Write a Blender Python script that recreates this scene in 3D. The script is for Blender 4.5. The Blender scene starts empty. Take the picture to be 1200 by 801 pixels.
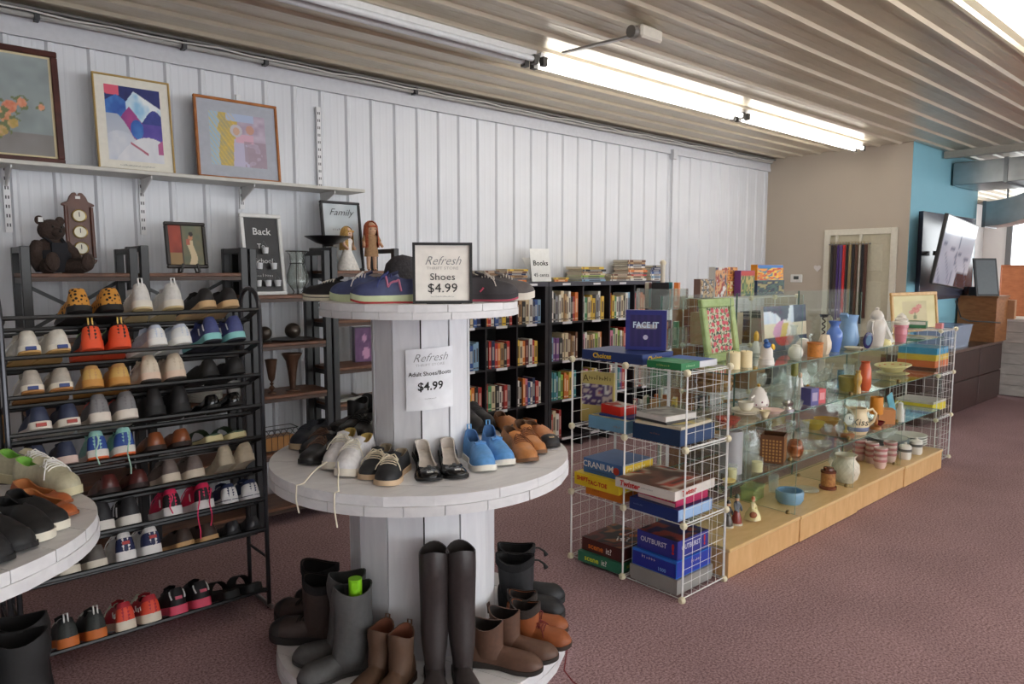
import bpy, math, random
from mathutils import Vector, Matrix, Euler
random.seed(7)
sc = bpy.context.scene
COL = sc.collection
PI = math.pi
# ---------------------------------------------------------------- camera
FPX, YAW, PIT, HCAM = 841.0, math.radians(41.85), math.radians(5.63), 1.62
_cy, _sy, _cp, _sp = math.cos(YAW), math.sin(YAW), math.cos(PIT), math.sin(PIT)
FW = Vector((_sy*_cp, _cy*_cp, -_sp)); RT = Vector((_cy, -_sy, 0)); UP = RT.cross(FW)
CAM = Vector((0, 0, HCAM))
cd = bpy.data.cameras.new('camera'); cam = bpy.data.objects.new('camera', cd); COL.objects.link(cam)
cd.sensor_width = 36; cd.lens = FPX*36/1200; cd.clip_start = .05; cd.clip_end = 200
mw = Matrix((RT, UP, -FW)).transposed().to_4x4(); mw.translation = CAM
cam.matrix_world = mw
sc.camera = cam
# ---------------------------------------------------------------- world and exposure
wd = bpy.data.worlds.new('daylight'); sc.world = wd; wd.use_nodes = True
bg = wd.node_tree.nodes['Background']
bg.inputs[0].default_value = (.93, .97, 1, 1); bg.inputs[1].default_value = 4.3
sc.view_settings.view_transform = 'Standard'
try: sc.view_settings.look = 'None'
except Exception: pass
sc.view_settings.exposure = 0.35; sc.view_settings.gamma = 1
sc.view_settings.use_curve_mapping = False
try: sc.cycles.transparent_max_bounces = 48; sc.cycles.max_bounces = 10
except Exception: pass
TUBE = 10.0          # emission of the fluorescent tubes

# ---------------------------------------------------------------- helpers
def ray(px, py): return FW + RT*((px-600)/FPX) - UP*((py-400.5)/FPX)
def at(px, py, x=None, y=None, z=None):
    """photo pixel -> point on a known plane (floor, shelf, wall)"""
    d = ray(px, py)
    if z is not None: k = (z-HCAM)/d.z
    elif y is not None: k = y/d.y
    else: k = x/d.x
    return CAM + d*k
def mpp(p):
    """metres per photo pixel at point p"""
    return (Vector(p)-CAM).dot(FW)/FPX
def lin(c):
    c = c/255.0
    return c/12.92 if c <= .04045 else ((c+.055)/1.055)**2.4
def rgb(c): return (lin(c[0]), lin(c[1]), lin(c[2]), 1)

MATS = {}
def mat(c, rough=.55, metal=0.0, var=.04, scale=30, bump=0.0, spec=.5, name=None, bscale=None, alpha=None):
    key = (tuple(c), rough, metal, var, scale, bump, spec, bscale)
    if key in MATS: return MATS[key]
    m = bpy.data.materials.new(name or 'surface'); m.use_nodes = True
    nt = m.node_tree; b = nt.nodes['Principled BSDF']
    b.inputs['Roughness'].default_value = rough; b.inputs['Metallic'].default_value = metal
    b.inputs['Specular IOR Level'].default_value = spec
    tc = nt.nodes.new('ShaderNodeTexCoord'); nz = nt.nodes.new('ShaderNodeTexNoise')
    nz.inputs['Scale'].default_value = scale; nz.inputs['Detail'].default_value = 2
    nt.links.new(tc.outputs['Object'], nz.inputs['Vector'])
    rp = nt.nodes.new('ShaderNodeValToRGB'); l = rgb(c)
    rp.color_ramp.elements[0].position = .3; rp.color_ramp.elements[1].position = .7
    rp.color_ramp.elements[0].color = tuple(max(0, k*(1-var)) for k in l[:3])+(1,)
    rp.color_ramp.elements[1].color = tuple(min(1, k*(1+var)) for k in l[:3])+(1,)
    nt.links.new(nz.outputs['Fac'], rp.inputs['Fac']); nt.links.new(rp.outputs['Color'], b.inputs['Base Color'])
    if bump:
        bp = nt.nodes.new('ShaderNodeBump'); bp.inputs['Strength'].default_value = bump; bp.inputs['Distance'].default_value = .004
        n2 = nz
        if bscale:
            n2 = nt.nodes.new('ShaderNodeTexNoise'); n2.inputs['Scale'].default_value = bscale; n2.inputs['Detail'].default_value = 3
            nt.links.new(tc.outputs['Object'], n2.inputs['Vector'])
        nt.links.new(n2.outputs['Fac'], bp.inputs['Height']); nt.links.new(bp.outputs['Normal'], b.inputs['Normal'])
    MATS[key] = m; return m
def wood(c1, c2, rough=.5, sc_=(2, 2, 14), name='wood', var=None):
    key = ('wood', c1, c2, rough, sc_)
    if key in MATS: return MATS[key]
    m = bpy.data.materials.new(name); m.use_nodes = True; nt = m.node_tree; b = nt.nodes['Principled BSDF']
    b.inputs['Roughness'].default_value = rough
    tc = nt.nodes.new('ShaderNodeTexCoord'); mp = nt.nodes.new('ShaderNodeMapping'); mp.inputs['Scale'].default_value = sc_
    nz = nt.nodes.new('ShaderNodeTexNoise'); nz.inputs['Scale'].default_value = 3; nz.inputs['Detail'].default_value = 5; nz.inputs['Distortion'].default_value = .6
    rp = nt.nodes.new('ShaderNodeValToRGB'); rp.color_ramp.elements[0].position = .3; rp.color_ramp.elements[1].position = .7
    rp.color_ramp.elements[0].color = rgb(c1); rp.color_ramp.elements[1].color = rgb(c2)
    nt.links.new(tc.outputs['Object'], mp.inputs['Vector']); nt.links.new(mp.outputs['Vector'], nz.inputs['Vector'])
    nt.links.new(nz.outputs['Fac'], rp.inputs['Fac']); nt.links.new(rp.outputs['Color'], b.inputs['Base Color'])
    bp = nt.nodes.new('ShaderNodeBump'); bp.inputs['Strength'].default_value = .15; bp.inputs['Distance'].default_value = .002
    nt.links.new(nz.outputs['Fac'], bp.inputs['Height']); nt.links.new(bp.outputs['Normal'], b.inputs['Normal'])
    MATS[key] = m; return m
def glassmat(tint=(235, 245, 240), ior=1.45, name='glass', rough=.02, body=0.0, bodyc=(255, 255, 255)):
    key = ('glass', tint, ior, rough, body, bodyc)
    if key in MATS: return MATS[key]
    m = bpy.data.materials.new(name); m.use_nodes = True; nt = m.node_tree
    for n in list(nt.nodes): nt.nodes.remove(n)
    out = nt.nodes.new('ShaderNodeOutputMaterial'); mx = nt.nodes.new('ShaderNodeMixShader')
    tr = nt.nodes.new('ShaderNodeBsdfTransparent'); tr.inputs[0].default_value = rgb(tint)
    gl = nt.nodes.new('ShaderNodeBsdfGlossy'); gl.inputs['Roughness'].default_value = rough; gl.inputs[0].default_value = (1, 1, 1, 1)
    lw = nt.nodes.new('ShaderNodeLayerWeight'); lw.inputs[0].default_value = .5
    pw = nt.nodes.new('ShaderNodeMath'); pw.operation = 'POWER'; pw.inputs[1].default_value = 5
    f0 = ((ior-1)/(ior+1))**2
    fr = nt.nodes.new('ShaderNodeMath'); fr.operation = 'MULTIPLY_ADD'; fr.inputs[1].default_value = 1-f0; fr.inputs[2].default_value = f0
    nt.links.new(lw.outputs['Facing'], pw.inputs[0]); nt.links.new(pw.outputs[0], fr.inputs[0])
    nt.links.new(fr.outputs[0], mx.inputs[0]); nt.links.new(gl.outputs[0], mx.inputs[2])
    if body:
        df = nt.nodes.new('ShaderNodeBsdfDiffuse'); df.inputs[0].default_value = rgb(bodyc)
        m2 = nt.nodes.new('ShaderNodeMixShader'); m2.inputs[0].default_value = body
        nt.links.new(tr.outputs[0], m2.inputs[1]); nt.links.new(df.outputs[0], m2.inputs[2]); nt.links.new(m2.outputs[0], mx.inputs[1])
    else: nt.links.new(tr.outputs[0], mx.inputs[1])
    nt.links.new(mx.outputs[0], out.inputs[0])
    MATS[key] = m; return m
def emit(c, s, name='light_tube'):
    key = ('emit', c, s)
    if key in MATS: return MATS[key]
    m = bpy.data.materials.new(name); m.use_nodes = True; nt = m.node_tree; b = nt.nodes['Principled BSDF']
    b.inputs['Base Color'].default_value = rgb(c); b.inputs['Emission Color'].default_value = rgb(c); b.inputs['Emission Strength'].default_value = s
    MATS[key] = m; return m
def printmat(rough=.5):
    key = ('print', rough)
    if key in MATS: return MATS[key]
    m = bpy.data.materials.new('printed_picture'); m.use_nodes = True; nt = m.node_tree; b = nt.nodes['Principled BSDF']
    b.inputs['Roughness'].default_value = rough
    a = nt.nodes.new('ShaderNodeVertexColor'); a.layer_name = 'Col'
    nt.links.new(a.outputs['Color'], b.inputs['Base Color']); MATS[key] = m; return m

class MB:
    def __init__(s): s.v = []; s.f = []; s.m = []; s.k = 0; s.T = None
    def add(s, vs, fs):
        o = len(s.v)
        if s.T is not None: vs = [tuple(s.T @ Vector(p)) for p in vs]
        s.v += [tuple(p) for p in vs]; s.f += [tuple(i+o for i in f) for f in fs]; s.m += [s.k]*len(fs)
        return s
    def box(s, x0, x1, y0, y1, z0, z1):
        return s.add([(x0,y0,z0),(x1,y0,z0),(x1,y1,z0),(x0,y1,z0),(x0,y0,z1),(x1,y0,z1),(x1,y1,z1),(x0,y1,z1)],
                     [(0,3,2,1),(4,5,6,7),(0,1,5,4),(1,2,6,5),(2,3,7,6),(3,0,4,7)])
    def cbox(s, c, d):
        return s.box(c[0]-d[0]/2, c[0]+d[0]/2, c[1]-d[1]/2, c[1]+d[1]/2, c[2]-d[2]/2, c[2]+d[2]/2)
    def bar(s, a, b, w, h, up=(0, 0, 1)):
        a = Vector(a); b = Vector(b); d = (b-a).normalized(); u = Vector(up)
        if abs(d.dot(u)) > .98: u = Vector((1, 0, 0))
        r = d.cross(u).normalized()*w/2; q = r.cross(d).normalized()*h/2
        vs = [a-r-q, a+r-q, a+r+q, a-r+q, b-r-q, b+r-q, b+r+q, b-r+q]
        return s.add(vs, [(0,1,2,3),(4,7,6,5),(0,4,5,1),(1,5,6,2),(2,6,7,3),(3,7,4,0)])
    def tube(s, pts, r, n=6, closed=False):
        pts = [Vector(p) for p in pts]; m = len(pts); vs = []; N = None
        rr = r if isinstance(r, (list, tuple)) else [r]*m
        for i in range(m):
            a = pts[(i-1) % m] if (closed or i > 0) else pts[i]; b = pts[(i+1) % m] if (closed or i < m-1) else pts[i]
            d = (b-a).normalized()
            if N is None:
                N = d.orthogonal().normalized()
            else:
                N = (N-d*N.dot(d))
                N = N.normalized() if N.length > 1e-6 else d.orthogonal().normalized()
            B = d.cross(N)
            for k in range(n):
                t = 2*PI*k/n+PI/n; vs.append(pts[i]+(N*math.cos(t)+B*math.sin(t))*rr[i])
        fs = []
        for i in range(m if closed else m-1):
            j = (i+1) % m
            for k in range(n): fs.append((i*n+k, i*n+(k+1) % n, j*n+(k+1) % n, j*n+k))
        if not closed: fs += [tuple(range(n-1, -1, -1)), tuple((m-1)*n+k for k in range(n))]
        return s.add(vs, fs)
    def lathe(s, prof, n=20, c=(0, 0, 0), sx=1, sy=1, wob=None, cap=True):
        vs = []; fs = []; m = len(prof)
        for i, (r, z) in enumerate(prof):
            for k in range(n):
                t = 2*PI*k/n; q = r*(wob(t, i/(m-1)) if wob else 1)
                vs.append((c[0]+q*math.cos(t)*sx, c[1]+q*math.sin(t)*sy, c[2]+z))
        for i in range(m-1):
            for k in range(n): fs.append((i*n+k, i*n+(k+1) % n, (i+1)*n+(k+1) % n, (i+1)*n+k))
        if cap and prof[0][0] > 1e-5: fs.append(tuple(range(n-1, -1, -1)))
        if cap and prof[-1][0] > 1e-5: fs.append(tuple((m-1)*n+k for k in range(n)))
        return s.add(vs, fs)
    def ball(s, c, r, sx=1, sy=1, sz=1, n=12, m=8):
        return s.lathe([(max(r*math.sin(PI*i/m), 1e-6), -r*sz*math.cos(PI*i/m)) for i in range(m+1)], n, c, sx, sy)
    def prism(s, poly, z0, z1):
        n = len(poly)
        return s.add([(x, y, z0) for x, y in poly]+[(x, y, z1) for x, y in poly],
                     [tuple(range(n-1, -1, -1)), tuple(range(n, 2*n))]+[(i, (i+1) % n, n+(i+1) % n, n+i) for i in range(n)])
    def vprism(s, poly, y0, y1):
        """outline in x,z extruded along y; polygon counter-clockwise seen from -y"""
        n = len(poly)
        return s.add([(x, y0, z) for x, z in poly]+[(x, y1, z) for x, z in poly],
                     [tuple(range(n)), tuple(range(2*n-1, n-1, -1))]+[(i, n+i, n+(i+1) % n, (i+1) % n) for i in range(n)])
    def grid(s, rows, flip=False):
        m = len(rows); n = len(rows[0]); fs = []
        for i in range(m-1):
            for k in range(n-1):
                q = (i*n+k, i*n+k+1, (i+1)*n+k+1, (i+1)*n+k); fs.append(q[::-1] if flip else q)
        return s.add([p for r in rows for p in r], fs)
    def weld(s):
        idx = {}; nv = []; mp = []
        for p in s.v:
            k = (round(p[0], 5), round(p[1], 5), round(p[2], 5))
            if k not in idx: idx[k] = len(nv); nv.append(p)
            mp.append(idx[k])
        f2 = []; m2 = []
        for f, m in zip(s.f, s.m):
            g = []
            for i in f:
                if mp[i] not in g: g.append(mp[i])
            if len(g) > 2: f2.append(tuple(g)); m2.append(m)
        s.v, s.f, s.m = nv, f2, m2
    def mesh(s, name, smooth=True, ang=38):
        me = bpy.data.meshes.new(name); me.from_pydata(s.v, [], s.f)
        if any(s.m): me.polygons.foreach_set('material_index', s.m)
        if smooth:
            me.polygons.foreach_set('use_smooth', [True]*len(me.polygons)); me.set_sharp_from_angle(angle=math.radians(ang))
        me.update(); return me
    def build(s, name, mats, parent=None, smooth=True, ang=38, bevel=0):
        me = s.mesh(name, smooth, ang)
        for m in (mats if isinstance(mats, (list, tuple)) else [mats]): me.materials.append(m)
        return put(name, me, parent, bevel)
def put(name, me, parent=None, bevel=0):
    o = bpy.data.objects.new(name, me); COL.objects.link(o)
    if parent is not None: o.parent = parent
    if bevel:
        b = o.modifiers.new('bevel', 'BEVEL'); b.width = bevel; b.segments = 1; b.limit_method = 'ANGLE'
    return o
def tag(o, label=None, cat=None, group=None, kind=None):
    if label: o['label'] = label
    if cat: o['category'] = cat
    if group: o['group'] = group
    if kind: o['kind'] = kind
    return o
def thing(name, label, cat, loc=(0, 0, 0), rz=0, group=None, rx=0):
    o = bpy.data.objects.new(name, None); COL.objects.link(o); o.empty_display_size = .05
    o.location = loc; o.rotation_euler = (rx, 0, rz)
    return tag(o, label, cat, group)
def struct(name, mb, m, parent=None, smooth=False, bevel=0, label=None):
    o = mb.build(name, m, parent, smooth, bevel=bevel)
    if parent is None: tag(o, label, kind='structure')
    return o
TXT = {}
def text(parent, s, size, loc, m, rz=0, face='-y', shear=0, bold=0, sx=1.0, name='lettering', rot=0, align='CENTER'):
    key = (s, shear, bold, align)
    if key not in TXT and s[0] == '~':
        # print too small to read in the photo: a row of little strokes
        n = int(s[1:]); b = MB(); rr = random.Random(n)
        for i in range(n):
            x = (i-n/2)*.5; h0 = rr.uniform(.30, .62); b.box(x, x+.12, -.3, -.3+h0, -.004, .004)
            if rr.random() > .35: b.box(x+.12, x+.36, -.3+h0*.4, -.3+h0*.62, -.004, .004)
        TXT[key] = b.mesh('print_marks', False)
    if key not in TXT:
        cu = bpy.data.curves.new('txt', 'FONT'); cu.body = s; cu.size = 1; cu.align_x = align; cu.align_y = 'CENTER'
        cu.shear = shear; cu.offset = bold; cu.extrude = 0.004; cu.resolution_u = 2
        ob = bpy.data.objects.new('txt', cu); me = bpy.data.meshes.new_from_object(ob)
        bpy.data.objects.remove(ob); TXT[key] = me
    if s[0] == '~': name = 'small_print'
    me = TXT[key].copy(); me.materials.clear(); me.materials.append(m)
    o = put(name, me, parent); o.location = loc; o.scale = (size*sx, size, size)
    o.rotation_mode = 'XYZ'
    if face == '-y': o.rotation_euler = Euler((PI/2, rot, rz), 'XYZ')
    elif face == '-x': o.rotation_euler = (PI/2, rot, -PI/2)
    elif face == '+x': o.rotation_euler = (PI/2, rot, PI/2)
    else: o.rotation_euler = (0, 0, rz)
    return o
def art(parent, name, fn, w, h, nx=40, ny=40, loc=(0, 0, 0), face='-y', rough=.5):
    """flat printed picture w x h, bottom centre at loc; fn(u,v)->sRGB 0..255"""
    rows = [[(-w/2+w*i/nx, 0, h*j/ny) for i in range(nx+1)] for j in range(ny+1)]
    b = MB()
    if face == '-y': b.grid(rows)
    elif face == 'up': b.grid([[(x, z-h/2, 0) for x, y, z in r] for r in rows])
    elif face == '-x': b.grid([[(0, -x, z) for x, y, z in r] for r in rows])
    me = b.mesh(name, False); me.materials.append(printmat(rough))
    ca = me.color_attributes.new('Col', 'FLOAT_COLOR', 'POINT')
    cols = []
    for j in range(ny+1):
        for i in range(nx+1): cols += list(rgb(fn(i/nx, j/ny)))
    ca.data.foreach_set('color', cols)
    o = put(name, me, parent); o.location = loc; return o
def vn(x, y, s=0):
    """cheap smooth value noise 0..1"""
    def h(i, j): 
        q = math.sin(i*127.1+j*311.7+s*74.7)*43758.5453; return q-math.floor(q)
    i = math.floor(x); j = math.floor(y); a = x-i; b = y-j; a = a*a*(3-2*a); b = b*b*(3-2*b)
    return (h(i,j)*(1-a)+h(i+1,j)*a)*(1-b)+(h(i,j+1)*(1-a)+h(i+1,j+1)*a)*b
def mixc(a, b, t): t = max(0, min(1, t)); return tuple(p+(q-p)*t for p, q in zip(a, b))
def ci(pts, t):
    """smooth interpolation through (t,v) points"""
    if t <= pts[0][0]: return pts[0][1]
    for (a, p), (b, q) in zip(pts, pts[1:]):
        if t <= b:
            k = (t-a)/(b-a); k = k*k*(3-2*k); return p+(q-p)*k
    return pts[-1][1]

WHITE = mat((225, 225, 224), .5); BLACK = mat((28, 27, 28), .5); OFFW = mat((205, 203, 200), .6)
BLKMETAL = mat((38, 38, 40), .38, 0, spec=.5); CHROME = mat((190, 190, 192), .25, 1.0); STEEL = mat((150, 152, 155), .35, 1.0)
GLASS = glassmat((249, 252, 250), 1.4); GLASSEDGE = mat((95, 125, 115), .2); CLEAR = glassmat((250, 252, 251), 1.45, 'clear_glass', .03, .13, (214, 224, 222))
INK = mat((25, 25, 27), .6); GREYINK = mat((130, 130, 132), .6)
# ================================================================ the room
W, GX, TY, CZ = 4.8, 8.72, 3.08, 3.05
# carpet
m = bpy.data.materials.new('carpet'); m.use_nodes = True; nt = m.node_tree; b = nt.nodes['Principled BSDF']
b.inputs['Roughness'].default_value = .95; b.inputs['Specular IOR Level'].default_value = .15
tc = nt.nodes.new('ShaderNodeTexCoord')
n1 = nt.nodes.new('ShaderNodeTexNoise'); n1.inputs['Scale'].default_value = 95; n1.inputs['Detail'].default_value = 6; n1.inputs['Roughness'].default_value = .75
n2 = nt.nodes.new('ShaderNodeTexNoise'); n2.inputs['Scale'].default_value = 2.2; n2.inputs['Detail'].default_value = 3
r1 = nt.nodes.new('ShaderNodeValToRGB'); r1.color_ramp.elements[0].position = .36; r1.color_ramp.elements[1].position = .64
r1.color_ramp.elements[0].color = rgb((118, 88, 93)); r1.color_ramp.elements[1].color = rgb((220, 186, 190))
mx = nt.nodes.new('ShaderNodeMix'); mx.data_type = 'RGBA'; mx.blend_type = 'MULTIPLY'; mx.inputs[0].default_value = .35
for n in (n1, n2): nt.links.new(tc.outputs['Object'], n.inputs['Vector'])
nt.links.new(n1.outputs['Fac'], r1.inputs['Fac']); nt.links.new(r1.outputs['Color'], mx.inputs[6]); nt.links.new(n2.outputs['Fac'], mx.inputs[7])
nt.links.new(mx.outputs[2], b.inputs['Base Color'])
bp = nt.nodes.new('ShaderNodeBump'); bp.inputs['Strength'].default_value = .25; bp.inputs['Distance'].default_value = .003
nt.links.new(n1.outputs['Fac'], bp.inputs['Height']); nt.links.new(bp.outputs['Normal'], b.inputs['Normal'])
CARPET = m
struct('floor', MB().box(-3, 18, -9, 4.9, -.12, 0), CARPET, label='purple-brown flecked carpet floor')
# ribbed metal sheets
def ribs(a0, a1, pitch, off, depth):
    """profile points (a, d): pairs of a flat and a raised trapezoid rib"""
    pts = [(a0, 0)]; a = off
    while a < a1-.06:
        if a > a0+.02:
            pts += [(a-.024, 0), (a-.010, depth), (a+.010, depth), (a+.024, 0)]
            q = a+pitch*.33
            for q in (a+pitch*.36, a+pitch*.64):
                if q < a1-.02: pts += [(q-.012, 0), (q-.005, depth*.06), (q+.005, depth*.06), (q+.012, 0)]
        a += pitch
    return pts+[(a1, 0)]
WALLM = mat((214, 216, 221), .42, 0, .025, 3, 0, .5, 'white_painted_metal')
P = ribs(-3, GX+.05, .2053, .02, .016)
mb = MB(); mb.grid([[(a, W-d, 0) for a, d in P], [(a, W-d, CZ+.02) for a, d in P]])
struct('wall_back', mb, WALLM, label='white ribbed metal siding wall')
CEILM = mat((214, 205, 184), .30, .2, .05, 5, 0, .6, 'cream_metal_ceiling')
P = ribs(-9, W+3.5, .2286, -9+.1, .019)
mb = MB(); mb.grid([[(-3, a, CZ-d) for a, d in P], [(18, a, CZ-d) for a, d in P]])
struct('ceiling', mb, CEILM, label='ribbed metal ceiling with long parallel ridges')
struct('wall_left_light_block', MB().box(-3.1, -3, -9, W, 0, CZ), mat((190, 190, 192), .6), label='unseen pale wall added to block light from the left')  # out of view, added to keep light from coming in on the left
GREYW = mat((194, 182, 166), .7, 0, .02, 2, name='taupe_paint'); TEAL = mat((134, 190, 206), .65, 0, .02, 2, name='teal_paint')
struct('wall_right', MB().box(GX, GX+.12, TY, W+.1, 0, CZ), GREYW, label='taupe painted wall with a door')
struct('wall_side', MB().box(GX+.001, 11.05, TY-.004, TY+.12, 0, CZ), TEAL, label='teal painted wall behind the screens')
struct('wall_office', MB().box(10.95, 11.05, TY+.12, 8, 0, CZ), GREYW, label='end wall of the office box')
# far wall with windows
FARW = mat((205, 204, 206), .6, 0, .02, 2); mb = MB()
mb.box(17.5, 17.6, 4.3, 8.2, 0, CZ); mb.box(17.5, 17.6, -9, 4.3, 0, 1.75); mb.box(17.5, 17.6, -9, 4.3, 2.85, CZ)
for y in (-6, -3.2, -.4, 2.0): mb.box(17.5, 17.6, y-.1, y+.1, 1.75, 2.85)
struct('wall_far', mb, FARW, label='pale far wall with a band of windows')
mb = MB()
mb.box(17.44, 17.5, 4.2, 4.3, 1.7, 2.9)
struct('trim_1', mb, mat((90, 92, 96), .5), label='grey window casing on the far wall')
struct('wall_pillar', MB().box(16.6, 17.5, 4.72, 8.2, 0, 2.98), mat((196, 195, 196), .6), label='pale boxed-in corner by the far windows')
# trims at the wall top
mb = MB(); mb.box(-3, GX, W-.035, W-.016, 2.885, 2.925); mb.box(-3, GX, W-.028, W-.016, 2.925, CZ-.02)
struct('trim_2', mb, mat((198, 199, 204), .45), label='flat metal flashing along the wall top')
mb = MB(); mb.box(-3, GX, W-.10, W-.035, CZ-.032, CZ-.02)
struct('trim_3', mb, mat((120, 118, 115), .45), label='dark corner channel under the ceiling')
# conduit and cables in the corner
mb = MB(); mb.tube([(-3, W-.075, CZ-.06), (GX-.05, W-.075, CZ-.06)], .014, 8)
o = tag(mb.build('conduit_pipe', mat((176, 174, 170), .4)), 'pale conduit pipe running along the wall and ceiling corner', 'pipe')
mb = MB(); pts = []
for i in range(60):
    x = -3+i*(GX+2.9)/59; pts.append((x, W-.115-.012*math.sin(i*1.1), CZ-.05-.006*math.sin(i*2.3)))
mb.tube(pts, .006, 5); tag(mb.build('cable_run', mat((205, 203, 198), .5)), 'thin white cable clipped beside the ceiling conduit', 'cable')
for i, px in enumerate((45, 215, 310, 485)):
    p = at(px, 60, y=W-.08); mb = MB(); mb.box(-.012, .012, -.03, .03, -.025, .025)
    o = mb.build('cable_clip', mat((60, 60, 62), .5)); o.location = (p.x, W-.085, CZ-.06)
    tag(o, 'small dark conduit clip under the ceiling '+('above the flower painting', 'above the mountain poster', 'above the angel picture', 'above the framed shoe sign')[i], 'clip', 'clips on the ceiling conduit')
# vertical conduit on the wall
x = at(784, 240, y=W).x; mb = MB(); mb.tube([(x, W-.035, 1.0), (x, W-.035, 2.86)], .011, 8); mb.box(x-.035, x+.035, W-.075, W-.018, 2.83, 2.93)
tag(mb.build('wall_conduit', mat((200, 201, 205), .45)), 'vertical wall conduit with a square junction box at its top', 'pipe')

# ---- door in the taupe wall
d0 = at(965, 330, x=GX).y; d1 = at(1050, 330, x=GX).y     # d0 > d1
dt = at(1005, 268, x=GX).z
CREAM = mat((226, 221, 205), .5)
door = MB().box(GX-.012, GX-.001, d1+.07, d0-.07, .01, dt-.07).build('door_1', mat((196, 189, 165), .5), None, False); tag(door, 'cream six-panel door in the taupe wall', kind='structure')
w3 = (d0-d1-.14)
for cyc in (.29, .71):
    for z0, z1 in ((.22, .80), (.92, 1.50), (1.62, dt-.19)):
        c = d1+.07+w3*cyc; mb = MB(); mb.box(GX-.019, GX-.012, c-w3*.17, c+w3*.17, z0, z1)
        mb.build('door_panel', mat((203, 197, 174), .5), door, False, bevel=.004)
MB().lathe([(.001, 0), (.02, 0), (.012, .02), (.026, .035), (.026, .05), (.001, .06)], 14).build('door_knob', STEEL, door).matrix_world = Matrix.Translation((GX-.012, d1+.13, 1.0)) @ Matrix.Rotation(-PI/2, 4, 'Y')
for y0, y1, z0, z1 in ((d0-.07, d0, 0, dt), (d1, d1+.07, 0, dt), (d1+.0705, d0-.0705, dt-.07, dt)):
    MB().box(GX-.03, GX-.001, y0, y1, z0, z1).build('door_casing', CREAM, door, False, bevel=.004)
# thermostat and heart
p = at(934, 326, x=GX); t = thing('thermostat', 'white wall thermostat with a small grey screen beside the door', 'thermostat', (GX, p.y, p.z))
MB().box(-.03, -.001, -.075, .075, -.05, .05).build('body', mat((232, 230, 224), .4), t, False, bevel=.008)
MB().box(-.032, -.03, -.035, .03, -.012, .028).build('screen', mat((60, 66, 62), .3), t, False)
p = at(958, 314, x=GX); h = []
for i in range(24):
    a = 2*PI*i/24; h.append((16*math.sin(a)**3/16*.045, (13*math.cos(a)-5*math.cos(2*a)-2*math.cos(3*a)-math.cos(4*a))/16*.045))
mb = MB(); mb.vprism(h[::-1], -.006, 0); o = mb.build('heart_plaque', mat((222, 216, 212), .5), None, False); o.location = (GX-.002, p.y, p.z); o.rotation_euler = (0, 0, -PI/2)
tag(o, 'small white heart plaque on the taupe wall beside the door', 'plaque')

# ---- fluorescent fixtures
def fixture(x0, x1, y, lit, label):
    t = thing('ceiling_light', label, 'light', ((x0+x1)/2, y, CZ-.02), 0, 'strip lights on the ceiling')
    L = (x1-x0)/2-.01
    mb = MB(); mb.vprism([(-1, 0), (1, 0)], 0, 0) if False else None
    mb.add([(-L,-.045,0),(L,-.045,0),(L,.045,0),(-L,.045,0),(-L,-.03,-.045),(L,-.03,-.045),(L,.03,-.045),(-L,.03,-.045)],
           [(0,1,2,3),(4,7,6,5),(0,4,5,1),(1,5,6,2),(2,6,7,3),(3,7,4,0)])
    mb.build('housing', mat((222, 222, 220), .4), t, False)
    for s in (-1, 1):
        mb = MB(); mb.tube([(-L+.04, s*.045, -.055), (L-.04, s*.045, -.055)], .019, 10)
        mb.build('tube', emit((255, 250, 242), TUBE) if lit else mat((228, 230, 232), .3), t)
        for e in (-1, 1):
            mb = MB(); mb.box(e*L-.04*(e > 0), e*L+.04*(e < 0), s*.045-.02, s*.045+.02, -.085, -.03); mb.build('lamp_holder', mat((70, 68, 66), .5), t, False)
yl = 3.50
fixture(3.34, 5.83, yl, True, 'lit strip light over the bookcases, farther from the taupe wall')
fixture(5.85, 8.34, yl, True, 'lit strip light whose end nearly meets the taupe wall')
fixture(.84, 3.32, yl, False, 'unlit white strip light above the shoe racks')
p = at(1185, 10, z=CZ-.06)
fixture(p.x-1.2, p.x+1.25, p.y, True, 'lit strip light nearer the open shop floor')
fixture(p.x-3.72, p.x-1.22, p.y, True, 'lit strip light above the open carpet')
fixture(-1.6, .82, -2.4, True, 'lit strip light behind the shopper')
fixture(1.0, 3.4, -2.4, True, 'second lit strip light behind the shopper')
fixture(8.0, 10.4, -2.4, True, 'lit strip light over the far carpet')
# emergency light with arm
p = at(757, 40, z=CZ-.05)
t = thing('emergency_light', 'cream emergency light box with a long metal arm on the ceiling', 'light', (p.x, p.y, CZ-.019))
MB().box(-.10, .10, -.05, .05, -.075, 0).build('body', mat((214, 208, 196), .45), t, False, bevel=.012)
mb = MB(); mb.tube([(-.10, 0, -.04), (-.14, 0, -.045)], .035, 12); mb.build('lens', mat((120, 116, 110), .3), t)
q = at(660, 63, z=CZ-.06)
mb = MB(); mb.bar((-.08, .02, -.05), (q.x-p.x, q.y-p.y, -.035), .03, .012); mb.build('arm', mat((170, 168, 164), .35, .6), t, False)

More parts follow.
